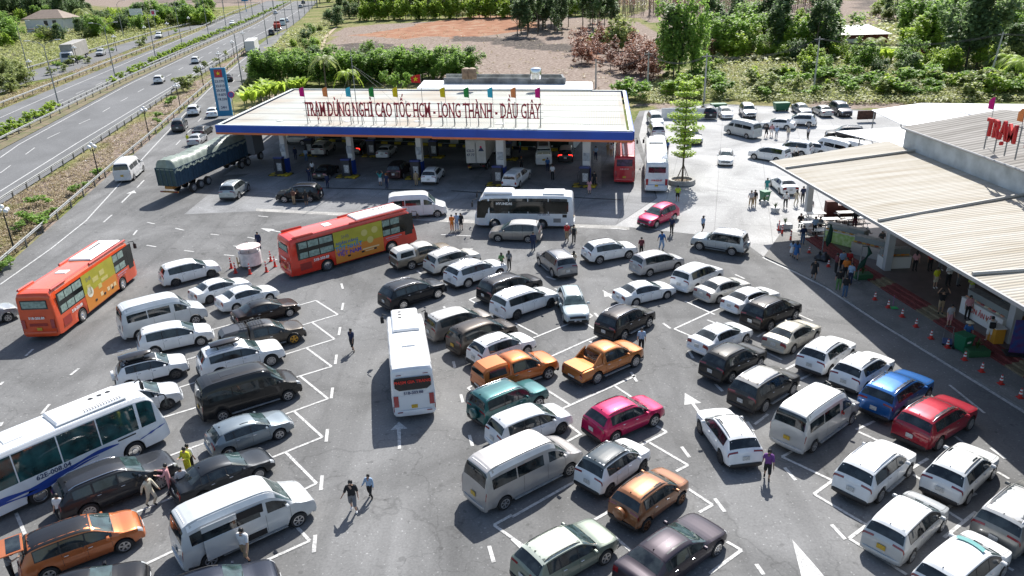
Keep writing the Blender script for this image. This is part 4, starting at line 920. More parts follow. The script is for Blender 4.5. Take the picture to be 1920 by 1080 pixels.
def centre_bus(r, S):
    W2 = mat('roof_white2', (.80, .80, .80), .5); HX = mat('bus_rear_glass', (.02, .018, .02), .1)
    xr = -(S.L - S.x0) - .03; b = MB(); o = [(-.98, 2.1), (-.98, 2.6), (-.9, 2.68), (.9, 2.68), (.98, 2.6), (.98, 2.1), (.75, 1.92), (-.75, 1.92)]
    b.add([(xr + (z - 1.3) * .03, -y, z) for y, z in o], [tuple(range(8))]); b.build('rear_window', HX, r)
    text('PHẠM GIA TRANG', .24, mat('red_lettering', (.6, .03, .02), .5), (xr - .01, 0, 2.42), (0, -1, 0), (0, 0, 1), r, bold=.01)
    text('51B-203.88', .23, mat('navy_lettering', (.03, .05, .12), .5), (xr - .01, 0, 1.74), (0, -1, 0), (0, 0, 1), r, bold=.008)
    rear_panel(r, S, 'engine_cover', -.98, .98, .75, 1.55, mat('white_panel', (.66, .68, .70), .4), .022)
    for sg in (-1, 1): rear_panel(r, S, 'marker_lamp', sg * .72 - .14, sg * .72 + .14, 2.80, 2.84, LAMPR, .03); rear_panel(r, S, 'fog_lamp', sg * .8 - .14, sg * .8 + .14, .60, .66, LAMPR, .10)
    roof_unit(r, S, .6, 3.1, 1.6, .16, W2, fans=3); roof_unit(r, S, 5.0, .7, .75, .08, W2, 'roof_hatch')
def rear_bus(c, fr, K, label, col, roofc, f):
    a, b = G(*c), G(*fr); d = (b - a); hh = atan2(d.y, d.x); S = Shell(**SPEC[K]['shell']); d.z = 0; hh = atan2(d.y, d.x); d.normalize(); p = a + d * (S.L - S.x0); p.z = TH_(p.x, p.y)
    return bus(K, label, p, hh, col, roofc, f)
SPEC['coach_c'] = busspec(11.8, 2.5, 3.4, 5.9, 2.7, 1.75, ((.75, 1.5), (1.7, 3.8), (3.84, 5.9), (5.94, 8.0), (8.04, 10.1), (10.14, 11.5)))
SPEC['coach_m'] = busspec(8.2, 2.4, 3.25, 3.9, 1.7, 1.6, ((.6, 1.35), (1.5, 3.0), (3.06, 4.6), (4.66, 6.2), (6.26, 7.8)), .46)
rear_bus((780, 787), (764, 660), 'coach_m', 'white coach seen from behind in the middle lane', (.70, .72, .75), (.82, .82, .82), centre_bus)
def red_bus(r, S):
    rear_panel(r, S, 'rear_window', -.85, .85, 2.1, 2.85, mat('violet_rear_glass', (.06, .03, .10), .15, noise=.8, scale=3)); roof_unit(r, S, 1.2, 2.2, 1.5, .16, mat('roof_white2', (.80, .80, .80), .5))
    text('51B-247.49', .2, WHITE, (-(S.L - S.x0) - .03, 0, 1.8), (0, -1, 0), (0, 0, 1), r)
    for o in kids(r):
        if o.name.startswith('side_window'): o.material_slots[0].link = 'OBJECT'
def white_bus(r, S):
    rear_panel(r, S, 'rear_window', -.9, .9, 2.25, 2.85, GLASS); roof_unit(r, S, 1.2, 3.0, 1.6, .16, mat('roof_white2', (.80, .80, .80), .5), vents=0); roof_unit(r, S, 6.5, .6, .7, .07, mat('roof_white2', (.80, .80, .80), .5), 'roof_hatch')
    text('51B-023.57', .24, mat('red_lettering', (.6, .03, .02), .5), (-(S.L - S.x0) - .03, 0, 1.45), (0, -1, 0), (0, 0, 1), r, bold=.01); rear_panel(r, S, 'blue_stripe', -1.0, 1.0, .95, 1.02, mat('blue_stripe', (.05, .2, .5), .4))
rear_bus((1170, 347), (1172, 285), 'midi', 'red coach seen from behind under the edge of the canopy', (.50, .02, .03), (.52, .10, .10), red_bus)
rear_bus((1230, 363), (1226, 292), 'coach_c', 'white coach seen from behind between the red coach and the tiered tree', (.70, .73, .76), (.82, .82, .82), white_bus)
def hy_bus(r, S):
    for sg in (-1, 1):
        side_panel(r, S, 'window_band', 1.9, 8.9, 1.75, 2.72, mat('window_band', (.012, .014, .013), .12), sg, .012)
        b = MB(); y = sg * (S.W / 2 + .013); X = lambda s: S.x0 - s; b.add([(X(.25), y, 1.1), (X(1.0), y, 1.1), (X(1.75), y, 2.75), (X(.4), y, 2.75)], [(0, 1, 2, 3) if sg > 0 else (3, 2, 1, 0)]); b.build('cab_window', mat('window_band', (.012, .014, .013), .12), r)
    y = S.W / 2 + .018; text('HYUNDAI', .34, WHITE, (S.x0 - 2.9, y, 2.5), (-1, 0, 0), (0, 0, 1), r, bold=.012); text('75F-000.30', .26, mat('navy_lettering', (.03, .05, .12), .5), (S.x0 - 6.6, y, 1.45), (-1, 0, 0), (0, 0, 1), r)
    side_panel(r, S, 'locker_grille', 7.5, 8.2, .7, 1.1, mat('grille_grey', (.2, .2, .2), .6), 1, .012); side_panel(r, S, 'engine_grille', 8.35, 8.75, 1.2, 1.5, DARK, 1, .012)
    roof_unit(r, S, .9, 2.8, 1.7, .22, mat('roof_white2', (.80, .80, .80), .5), vents=12); roof_unit(r, S, 6.5, 2.0, 1.6, .12, mat('roof_white2', (.80, .80, .80), .5), 'roof_fairing')
p, h = place((1016, 430), (928, 429), 'midi', 'L'); bus('midi', 'white coach standing side on in front of the canopy', p, h, (.72, .75, .78), (.80, .80, .80), hy_bus)
# ---------------------------------------------------------------- cars in the lot
WH = (.80, .81, .81); SV = (.42, .43, .44); DG = (.055, .057, .06); BK = (.012, .012, .014); BR = (.085, .07, .06); TAN = (.20, .17, .13)
LOTG = 'cars parked in the marked bays'
def car(K, name, cat, label, a, b, side='R', color=WH, **k):
    pos, h = place(a, b, K, side); return vehicle(K, name, label, cat, pos, h, color, **k)
def carc(K, name, cat, label, c, deg, color=WH, **k):     # centre on the ground + heading (0 = away from us, + = to the right)
    pos = T(*c); r, S = vehicle(K, name, label, cat, pos, R(90 - deg), color, **k); return r, S
L = LOTG
car('mpv', 'parked_car', 'car', 'white people carrier parked alone beside the round promotion kiosk', (330, 537), (400, 520), group=L, rimc=DALLOY)
car('sedan', 'parked_car', 'car', 'white saloon just below the cone ringed kiosk, in front of another white saloon', (397, 569), (455, 551), group=L, rimc=DALLOY)
car('sedan', 'parked_car', 'car', 'white saloon between another white saloon and a dark brown saloon', (441, 586), (511, 565), group=L)
car('sedan', 'parked_car', 'car', 'dark brown saloon partly hidden by the grey pickup with gold rims', (474, 614), (546, 594), group=L, color=(.03, .02, .018), metallic=True, roofc=BK)
car('pickup_canopy', 'pickup_truck', 'pickup', 'brown grey pickup with gold rims, maroon bed panel and dark canopy', (462, 669), (551, 646), group=L, color=(.075, .065, .055), metallic=True, roofc=(.06, .06, .065), rimc=mat('gold_rim', (.45, .26, .05), .35, .8), extras=(x_bars,))
car('van', 'minibus', 'minibus', 'silver white minibus with teal curtains standing behind the big orange coach', (262, 638), (372, 608), group=L, color=(.55, .57, .58), roofc=WH, rim='van')
car('mpv', 'parked_car', 'car', 'white people carrier directly in front of the silver white minibus', (293, 668), (379, 649), group=L, rim='s10')
car('mini', 'parked_car', 'car', 'white small off roader with black roof box and spare wheel on its tail', (248, 733), (331, 712), group=L, roofc=BK, rimc=DALLOY, extras=(x_roofbox, lambda S, K, r, c: (sparex(S, r, c)), door_fix(0, -.05, -1, R(28))))
car('explorer', 'parked_car', 'car', 'white large off roader with black roof box, nearest the black minibus', (419, 712), (508, 688), group=L, extras=(x_roofbox,))
car('mpv', 'parked_car', 'car', 'pale silver people carrier squeezed behind the white coach with blue waves', (222, 795), (311, 770), group=L, color=(.55, .57, .60), rimc=DALLOY)
car('van', 'minibus', 'minibus', 'black minibus with dark windows and yellow rear plate', (416, 792), (546, 751), group=L, color=(.013, .013, .014), rim='van', yplate=True)
car('hatch', 'parked_car', 'car', 'blue grey hatchback with a glass sunroof in front of the black minibus', (430, 860), (527, 824), group=L, color=(.20, .24, .27), metallic=True, extras=(x_sunroof,))
car('explorer', 'parked_car', 'car', 'dark grey off roader beside the white coach with blue waves', (187, 968), (291, 924), group=L, color=(.032, .035, .042), metallic=True)
car('sedan', 'parked_car', 'car', 'black blue saloon with an open rear door behind the white minibus', (384, 944), (488, 900), group=L, color=(.02, .024, .03), metallic=True, extras=(door_fix(0, -.05, -1, R(35)),))
car('van', 'minibus', 'minibus', 'white topped silver minibus with its side door slid open, at the bottom left', (395.7, 1064.7), (564.8, 986.3), group=L, color=(.50, .52, .53), roofc=WH, rim='van', extras=(lambda S, K, r, c: slidedoor(S, r),))
car('mpv', 'parked_car', 'car', 'burnt orange people carrier with black roof, open side doors and lifted tailgate', (92, 1092), (241, 1034), group=L, color=(.50, .15, .05), metallic=True, roofc=BK, extras=(door_fix(0, .0, -1, R(32)), lambda S, K, r, c: tailgate(S, r, c)))
carc('sedan', 'parked_car', 'car', 'black car cut off by the bottom edge, below the orange people carrier', (170, 1135), 66, color=BK, metallic=True, group=L)
carc('cuv', 'parked_car', 'car', 'dark blue car cut off by the bottom edge, below the white topped minibus', (415, 1142), 64, color=(.015, .02, .035), metallic=True, group=L)
car('innova', 'parked_car', 'car', 'silver people carrier at the left edge behind the orange coach', (-62, 627), (18, 604), color=(.40, .41, .42), metallic=True, group=L)
# middle block
car('pickup_canopy', 'pickup_truck', 'pickup', 'beige pickup with white canopy beside the orange coach', (774, 506), (836, 489), group=L, color=TAN, metallic=True, roofc=(.62, .60, .56))
car('suv', 'parked_car', 'car', 'pale beige off roader between the beige pickup and a white off roader', (834, 516), (889, 499), group=L, color=(.60, .58, .54))
car('explorer', 'parked_car', 'car', 'white large off roader with dark glass roof panel in the upper middle row', (880, 540), (936, 522), group=L, rim='s10', extras=(x_pano,))
car('carnival', 'parked_car', 'car', 'black people carrier right behind the white one with rounded tail', (946, 570), (1001, 551), group=L, color=BK, metallic=True, extras=(x_pano,))
car('explorer', 'parked_car', 'car', 'black off roader with bright multi spoke rims, alone above the white coach', (760, 581), (820, 561), group=L, color=(.012, .014, .018), metallic=True, rim='s10', rimc=CHROME)
car('suv', 'parked_car', 'car', 'grey off roader turned the other way with its right door open', (1035, 520), (1011, 499), side='L', group=L, color=(.22, .22, .225), metallic=True, extras=(door_fix(0, .2, -1, R(62)),))
car('cuv', 'parked_car', 'car', 'white off roader with tinted glass roof at the top of the middle block', (1125, 496), (1179, 486), group=L, extras=(x_pano,), clad=True)
car('mpv', 'parked_car', 'car', 'silver people carrier with black side stripe and dark tail', (1217, 520), (1272, 507), group=L, color=(.40, .40, .41), metallic=True)
car('innova', 'parked_car', 'car', 'white people carrier in the top row above the silver saloon', (1305, 550), (1349, 530), group=L)
car('sedan', 'parked_car', 'car', 'white saloon alone in the lane right of the centre', (1199, 574), (1245, 563), group=L, rim='s10')
car('sedan', 'parked_car', 'car', 'silver beige saloon between two white cars in the right block', (1351, 569), (1394, 555), group=L, color=(.50, .49, .46), metallic=True)
car('sedan', 'parked_car', 'car', 'white saloon right above the black off roader of the right block', (1404, 590), (1449, 573), group=L)
carc('cuv', 'parked_car', 'car', 'pale blue crossover facing us with black grille', (1074, 588), 176, color=(.42, .50, .52), group=L, extras=())
car('carnival', 'parked_car', 'car', 'white large people carrier in front of the black one', (971, 599), (1032.5, 577.5), group=L, rimc=DALLOY)
car('innova', 'parked_car', 'car', 'silver brown people carrier right of the white coach', (847, 640), (906, 621), group=L, color=(.22, .20, .18), metallic=True, roofc=(.55, .54, .52))
car('innova', 'parked_car', 'car', 'dark brown people carrier with yellow rear plate', (896, 664), (951, 643), group=L, color=(.06, .05, .043), metallic=True, yplate=True)
car('cuv', 'parked_car', 'car', 'white crossover with small sunroof just above the orange pickup', (925, 693), (990, 668), group=L, extras=(x_sunroof,), clad=True)
car('suv', 'parked_car', 'car', 'dark brown off roader above the open bed orange pickup', (1175, 637), (1213, 617), group=L, color=(.016, .013, .014), metallic=True)
car('pickup_canopy', 'pickup_truck', 'pickup', 'orange pickup with matching orange canopy over its bed', (943, 741), (1031, 711), group=L, color=(.50, .145, .03), metallic=True)
car('pickup_cover', 'pickup_truck', 'pickup', 'copper orange pickup with flat bed cover and sport bars', (1121, 720), (1191, 689), group=L, color=(.47, .17, .045), metallic=True, rim='s10')
car('jeep', 'parked_car', 'car', 'teal green boxy off roader with a spare wheel on its tail door', (938, 799), (1010, 767), group=L, color=(.018, .10, .105), metallic=True)
car('mpv', 'parked_car', 'car', 'white people carrier squeezed between the teal off roader and a silver minibus', (976, 846), (1048, 817), group=L, color=(.68, .70, .72), rimc=DALLOY)
car('van', 'minibus', 'minibus', 'champagne silver minibus with red side number in the lower middle', (950, 955), (1067.5, 894), group=L, color=(.42, .405, .395), metallic=True, roofc=(.74, .73, .72), rim='van', yplate=True)
car('cuv', 'parked_car', 'car', 'crimson off roader with its left door open', (1156, 832), (1226, 801), group=L, color=(.48, .008, .085), metallic=True, clad=True, extras=(door_fix(0, .75, 1, R(62)),))
car('mini', 'parked_car', 'car', 'white small crossover with a dark blue grey roof', (1141, 934), (1209, 884), group=L, roofc=(.05, .07, .085), rimc=DALLOY, clad=True)
car('mini', 'parked_car', 'car', 'copper brown small off roader with a round spare wheel cover', (1213, 995.5), (1276.7, 946.7), group=L, color=(.27, .115, .05), metallic=True, rimc=mat('bronze_rim', (.18, .09, .05), .4, .7), extras=(x_sunroof, lambda S, K, r, c: sparex(S, r, c)))
car('cuv', 'parked_car', 'car', 'pale green crossover with dark roof rails at the bottom edge', (1044, 1113), (1132, 1061), group=L, color=(.19, .22, .18), metallic=True, roofc=(.52, .56, .48))
car('limo', 'parked_car', 'car', 'long dark plum saloon with glass roof at the bottom edge', (1246, 1120), (1349, 1040), group=L, color=(.04, .032, .042), metallic=True, rimc=CHROME, rim='s10', extras=(x_pano,))
car('cuv', 'parked_car', 'car', 'white crossover driving towards the left, alone in the right lane', (1350, 870), (1310, 811), side='L', color=WH, extras=(x_sunroof,), rimc=DALLOY, clad=True)
# right block
car('sedan', 'parked_car', 'car', 'white saloon above the dark grey hatchback with a glass roof', (1347, 667), (1397, 645), group=L)
car('cuv', 'parked_car', 'car', 'dark grey hatchback with a wide glass roof', (1373, 718), (1423, 692), group=L, color=(.028, .028, .028), metallic=True, extras=(x_pano,), clad=True)
car('suv', 'parked_car', 'car', 'olive grey off roader behind the silver minibus with open doors', (1432, 775), (1487, 741), group=L, color=(.045, .044, .042), metallic=True, roofc=(.40, .39, .37))
car('van', 'minibus', 'minibus', 'silver minibus with white roof and its passenger door open', (1527, 848), (1596, 797), group=L, color=(.48, .49, .49), metallic=True, roofc=WH, rim='van', yplate=True, extras=(door_fix(0, 1.55, 1, R(70)), door_fix(0, 1.45, -1, R(60))))
car('suv', 'parked_car', 'car', 'black off roader in the first row of the right block', (1446, 621), (1489, 602), group=L, color=(.014, .013, .014), metallic=True)
car('sedan', 'parked_car', 'car', 'champagne saloon right below the black off roader', (1487, 664), (1530, 639), group=L, color=(.50, .47, .40), metallic=True)
car('cuv', 'parked_car', 'car', 'white off roader with split tall tail lamps beside the champagne saloon', (1554, 707), (1596, 676), group=L)
car('cuv', 'parked_car', 'car', 'white off roader with sunroof left of the bright blue one', (1619, 741), (1668, 708), group=L, extras=(x_sunroof,), clad=True)
car('explorer', 'parked_car', 'car', 'bright blue large off roader with chrome roof rails', (1682, 793), (1742, 750), group=L, color=(.012, .10, .32), metallic=True, extras=(x_pano,))
car('explorer', 'parked_car', 'car', 'dark red large off roader with a glass roof panel', (1759, 845), (1816, 808), group=L, color=(.32, .012, .03), metallic=True, extras=(x_pano,))
car('suv', 'parked_car', 'car', 'white off roader standing in its own bay below the silver minibus', (1650, 942), (1701, 897), group=L, clad=True)
car('cuv', 'parked_car', 'car', 'white crossover with black lower trim and a small sunroof', (1809, 951), (1862, 897), group=L, extras=(x_sunroof,), color=(.70, .71, .70))
car('mpv', 'parked_car', 'car', 'silver people carrier with white roof and yellow plate at the bottom right', (1707, 1056), (1765, 997), group=L, color=(.46, .48, .49), metallic=True, roofc=WH, yplate=True)
car('carnival', 'parked_car', 'car', 'dark grey large people carrier with glass roof at the right edge', (1925, 1043), (1990, 981), group=L, color=(.20, .20, .19), metallic=True, roofc=(.5, .5, .49), extras=(x_pano,))
car('mpv', 'parked_car', 'taxi', 'white taxi with a teal roof decal cut off by the bottom edge', (1806, 1150), (1880, 1083), group=L, extras=(lambda S, K, r, c: taxidecal(S),))
# forecourt and lane
FG = 'vehicles on the filling station forecourt'
car('suv', 'parked_car', 'car', 'silver off roader beside the long tarpaulin lorry', (447.5, 374.5), (469, 357), group=FG, color=(.36, .40, .41), metallic=True)
car('suv', 'parked_car', 'car', 'black off roader with two people at its doors in the canopy shadow', (582.5, 380), (533, 381), side='L', group=FG, color=(.012, .014, .018), metallic=True, extras=(door_fix(0, .8, -1, R(50)),))
car('van', 'minibus', 'minibus', 'white minibus passing behind the orange coach', (748, 413), (820, 408), group=FG, color=(.72, .73, .74), roofc=WH, rim='van')
car('innova', 'parked_car', 'car', 'tan grey people carrier driving left in front of the white coach', (990, 456), (934, 454), side='L', color=(.28, .26, .24), metallic=True, roofc=(.6, .59, .57))
car('cuv', 'parked_car', 'car', 'crimson off roader turning in front of the white coach with potted tree', (1266, 414), (1230, 429), side='L', color=(.48, .008, .08), metallic=True, clad=True)
car('jeep', 'parked_car', 'car', 'silver boxy people carrier with a spare wheel, driving left', (1369, 480), (1312.5, 470), side='L', color=(.38, .42, .45), metallic=True, roofc=(.6, .6, .6))
car('sedan', 'parked_car', 'car', 'black saloon at the second pump from the left', (617, 338), (636, 323), group=FG, color=BK, metallic=True)
car('suv', 'parked_car', 'car', 'pearl white off roader at the back pump on the left', (613, 293), (629, 281), group=FG, color=(.62, .60, .56))
car('cuv', 'parked_car', 'car', 'black car with lit brake lamps behind a white column', (680, 291), (692, 281), group=FG, color=BK, metallic=True, lit=True)
car('sedan', 'parked_car', 'car', 'white saloon at the back row of pumps', (733, 296), (744, 286), group=FG)
car('innova', 'parked_car', 'car', 'dark maroon people carrier at the middle pump', (755, 337), (771, 320), group=FG, color=(.035, .012, .015), metallic=True, roofc=BK)
car('cuv', 'parked_car', 'car', 'white crossover right of the middle pump column', (821, 346), (833, 331), group=FG)
car('pickup_canopy', 'pickup_truck', 'pickup', 'white pickup with white canopy below the box lorry', (976, 352), (994, 336), group=FG, clad=True)
carc('van', 'minibus', 'minibus', 'white minibus with brown cargo hood under the canopy', (1019, 301), 2, group=FG, roofc=(.06, .05, .045), rim='van', yplate=True)
carc('suv', 'parked_car', 'car', 'black and white off roader right of the minibus under the canopy', (1062, 298), 8, group=FG, color=BK, roofc=(.35, .3, .28), lit=True)
car('suv', 'parked_car', 'car', 'beige silver off roader in the sun left of the pumps', (563, 273), (540, 272), side='L', group=FG, color=(.50, .48, .44))
# ramp and expressway
RG = 'vehicles on the slip road and expressway'
car('van', 'minibus', 'minibus', 'white minibus driving away up the slip road', (255, 336), (269, 323), group=RG, color=(.68, .68, .68), roofc=WH, rim='van', yplate=True)
for K, lab, c, dg, col in (
 ('suv', 'dark off roader on the slip road beside the blue price sign', (339, 243), -13, DG), ('cuv', 'white crossover on the slip road, left of the price sign', (365, 214), -15, WH), ('sedan', 'white saloon partly behind the price sign', (401, 217), -13, WH),
 ('sedan', 'black saloon stopped with an open door above the tarpaulin lorry', (382, 252), 0, BK), ('sedan', 'silver car just behind the tarpaulin lorry', (372, 268), -4, SV), ('sedan', 'black car on the slip road above the price sign', (429, 151), -20, BK),
 ('cuv', 'white crossover nearest to us on the expressway', (300, 155), -14, WH), ('cuv', 'white crossover in the second lane of the expressway, ahead of the nearest one', (368, 118), -14, WH), ('hatch', 'white small car far up the expressway beside the median', (517, 26), -13, WH),
 ('sedan', 'white saloon on the far carriageway beside the median hedge', (436, 46), 167, WH), ('suv', 'silver off roader behind the box lorry on the service road', (190, 104), 166, SV), ('suv', 'white off roader farthest along the service road', (299, 71), 166, WH),
 ('suv', 'dark grey off roader on the outer lane below the red truck', (510, 65), -12, DG), ('van', 'white minibus ahead of the red truck', (531, 47), -12, (.6, .7, .7)), ('hatch', 'white small car right beside the distant white minibus', (538, 41), -12, WH), ('cuv', 'grey car below the green gantry sign', (564, 15), -12, SV), ('cuv', 'dark car right under the green gantry sign', (569, 7), -12, DG)):
    carc(K, 'car' if K != 'van' else 'minibus', 'minibus' if K == 'van' else 'car', lab, c, dg, color=col, group=RG, lite=1)
# upper yard
YG = 'cars parked in the bright concrete yard'
for K, lab, c, dg, col in (
 ('suv', 'white pickup like off roader facing us left of the tiered tree, farthest back', (1228, 234), 181, WH), ('suv', 'silver white off roader behind the white hatchback, left of the tiered tree', (1229, 254), 2, (.62, .6, .62)), ('hatch', 'white hatchback right behind the white coach', (1234, 274), 2, WH),
 ('cuv', 'grey off roader mostly hidden by the tiered tree', (1296, 266), 175, (.34, .34, .33)), ('suv', 'black off roader with its back to us beside the green skip', (1325, 219), 1, BK), ('sedan', 'white saloon facing us between the black off roader and a grey one', (1358, 219), 182, WH),
 ('suv', 'silver grey off roader facing us left of the pile of black bags', (1401, 218), 186, (.5, .5, .5)), ('sedan', 'grey saloon facing us, left one of three at the yard edge', (1502, 213), 181, (.30, .31, .33)), ('sedan', 'silver saloon with its back to us, middle of three at the yard edge', (1540, 215), 0, (.5, .5, .48)),
 ('suv', 'dark grey off roader facing us, right one of three at the yard edge', (1575, 215), 180, (.10, .10, .11)), ('sedan', 'white saloon left of the white crossover in the middle of the yard', (1457, 240), -62, WH), ('cuv', 'white crossover just right of a white saloon in the middle of the yard', (1497, 235), -66, WH),
 ('sedan', 'white saloon alone in the yard, facing us', (1360, 304), 196, WH), ('innova', 'white people carrier with its tail to us, left end of the yard row', (1440, 300), -46, WH), ('suv', 'white off roader in the middle of the yard row', (1484, 290), -54, WH), ('sedan', 'white saloon between the white off roader and the boxy vans', (1521, 287), -52, WH),
 ('suv', 'black off roader half under the white canvas roof', (1582, 262), -70, BK)):
    carc(K, 'parked_car', 'car', lab, c, dg, color=col, group=YG, metallic=col not in (WH, BK))
car('sedan', 'parked_car', 'car', 'white saloon at the corner of the food hall roof', (1462, 366), (1442, 348), side='L', group=YG)
car('hiace', 'minibus', 'minibus', 'silver minibus standing across the bright yard', (1398, 260.5), (1366, 253), side='L', group=YG, color=(.48, .50, .49))
carc('hiace', 'minibus', 'minibus', 'white minibus with a dark rear, left one of two beside the food hall roof', (1560, 292), -30, group=YG)
carc('hiace', 'minibus', 'minibus', 'white minibus nearest the food hall roof, right one of two', (1592, 297), -30, group=YG)
# ---------------------------------------------------------------- filling station canopy and its buildings
BLUE = mat('fascia_blue', (.008, .07, .42), .45, noise=.2, scale=.4); ORNG = mat('fascia_orange', (.60, .16, .06), .5)
ROOFW = mat('canopy_sheet', (.40, .415, .39), .8, 0, noise=1, col2=(.36, .315, .26), scale=.16, det=8, spec=.15)
CONW = mat('white_render', (.68, .69, .68), .7, noise=.12, scale=.8)
def quadslab(mb, q, th, mi=0):
    q = [V(p) for p in q]; vs = q + [p - V((0, 0, th)) for p in q]; n = len(q)
    mb.add(vs, [tuple(range(n)), tuple(range(n, 2 * n))[::-1]] + [(i, n + i, n + (i + 1) % n, (i + 1) % n) for i in range(n)], mi)
ZC = 7.6
FL, FR, BRc, BLc = GA(405, 236, ZC), GA(1187, 248, ZC), GA(1172, 171, ZC), GA(548, 168, ZC)
def cp(u, v, z=7.0): z += ZC - 7; p = (FL * (1 - u) + FR * u) * (1 - v) + (BLc * (1 - u) + BRc * u) * v; return V((p.x, p.y, z))
cn = thing('petrol_canopy', 'wide filling station canopy with blue and orange edge and pale sheet roof', 'canopy', (0, 0, 0))
mb = MB(); quadslab(mb, [cp(.012, .02, 6.98), cp(.988, .02, 6.98), cp(.988, .98, 6.98), cp(.012, .98, 6.98)], .35); mb.build('roof_sheet', ROOFW, cn)
mb = MB()
for k in range(1, 7):
    a, b = cp(.015, k / 7), cp(.985, k / 7); d = V((0, .09, 0)); mb.quad(a - d + V((0, 0, .0)), b - d, b + d, a + d)
mb.build('roof_seams', mat('seam_grey', (.27, .28, .27), .7), cn)
rb = MB(); 
for k in range(110):
    u = .55 + .43 * k / 110; a, b = cp(u, .03, 7.0), cp(u, .97, 7.0); d = V((.05, 0, 0)); rb.quad(a - d, b - d, b + d, a + d)
rb.build('roof_ribs', mat('rib_grey', (.34, .37, .34), .7), cn)
def wallstrip(mb, a, b, z0, z1, th=.12, mi=0):
    d = (b - a); d.z = 0; d.normalize(); n = V((d.y, -d.x, 0)) * th; A, B = V((a.x, a.y, 0)), V((b.x, b.y, 0))
    vs = [A, B, B + n, A + n]; mb.add([(p.x, p.y, z0) for p in vs] + [(p.x, p.y, z1) for p in vs], [(3, 2, 1, 0), (4, 5, 6, 7), (0, 1, 5, 4), (1, 2, 6, 5), (2, 3, 7, 6), (3, 0, 4, 7)], mi)
for nm, z0, z1, M in (('blue_fascia', ZC - .72, ZC + .06, BLUE), ('orange_fascia', ZC - .96, ZC - .722, ORNG)):
    mb = MB(); m1 = cp(.555, 0); wallstrip(mb, FL, m1, z0, z1, .15); wallstrip(mb, m1 + V((.01, 0, 0)), FR, z0 - .06, z1 - .06 if nm != 'blue_fascia' else z1 - .03, .22); wallstrip(mb, FR + V((0, .02, 0)), BRc, z0, z1, .15); wallstrip(mb, BLc, FL + V((0, .02, 0)), z0, z1, .15); wallstrip(mb, BRc, BLc, z0, z1, .15); mb.build(nm, M, cn)
mb = MB()
for a, b in ((cp(0, 0), cp(1, 0)), (cp(1, .004), cp(1, 1)), (cp(0, 1), cp(0, .004)), (cp(1, 1), cp(0, 1))): wallstrip(mb, a, b, ZC + .062, ZC + .14, -.35)
mb.build('edge_capping', mat('capping', (.62, .66, .62), .5), cn)
mb = MB(); quadslab(mb, [cp(.015, .03, 6.2), cp(.985, .03, 6.2), cp(.985, .97, 6.2), cp(.015, .97, 6.2)], .05); mb.build('ceiling', mat('canopy_ceiling', (.45, .45, .45), .6), cn)
CB = mat('column_blue', (.012, .05, .28), .5); 
def dispenser(px, py, lab, island=True):
    p = G(px, py); t = thing('fuel_dispenser', lab, 'fuel pump', p, R(-16), 'fuel pumps under the canopy')
    b = MB(); b.box((0, 0, .09), (2.6, 1.5, .18), 0, bev=.05); b.build('island', mat('chevron_paint', (.55, .40, .02), .7, noise=1, scale=2.2, col2=(.02, .02, .02), det=0), t)
    b = MB(); b.box((0, 0, 1.1), (1.05, .6, 1.84), 0, bev=.04); b.build('cabinet', mat('dark_cabinet', (.03, .032, .04), .4), t)
    b = MB(); b.box((.12, -.31, 1.05), (.62, .03, .95), 0, bev=.01); b.build('display', mat('pump_display', (.55, .56, .57), .4, noise=.6, scale=4), t)
    b = MB(); b.box((0, 0, 2.12), (1.15, .66, .2), 0, bev=.03); b.build('top_sign', mat('pump_top', (.03, .05, .18), .4), t)
    for s in (-1, 1): b = MB(); b.tube([(s * .56, -.1, 1.7), (s * .75, -.15, 1.2), (s * .7, -.2, .5), (s * .57, -.2, .9)], .025, 6); b.build('hose', DARK, t)
for i, (x, y, w_) in enumerate(((533, 325, .62), (657, 329, .62), (786, 332, .62), (938, 343, .9), (1098, 346, .8))):
    p = G(x, y) + V((.2, .8, 0)); b = MB(); b.box((p.x, p.y, (p.z + ZC + 1) / 2), (w_, w_, ZC - .9 - p.z - 1.8 + 1.8 - .0), 0, R(-16)); b.build('column', CONW, cn)
    b = MB(); b.box((p.x, p.y, p.z + .82), (w_ + .02, w_ + .02, 1.78), 0, R(-16)); b.build('column_base', CB, cn)
    b = MB(); b.box((p.x - .1, p.y - w_ / 2 - .06, p.z + 3.0), (.7, .05, .9), 0, R(-16)); b.build('notice_board', mat('board_grey', (.45, .5, .55), .5, noise=.5, scale=3), cn)
ordn = ('leftmost pump of the front row', 'second pump from the left in the front row', 'third pump from the left in the front row', 'pump beside the white pickup', 'rightmost pump beside the floor grating')
for (x, y), o in zip(((527, 328), (652, 332), (781, 335), (934, 347), (1096, 349)), ordn): dispenser(x, y, 'dark fuel pump on a striped island, ' + o)
for (x, y), o in zip(((582, 291), (698, 293), (814, 295), (952, 299)), ('left end of the back row', 'second in the back row', 'third in the back row', 'behind the box lorry in the back row')): dispenser(x, y, 'dark fuel pump, ' + o)
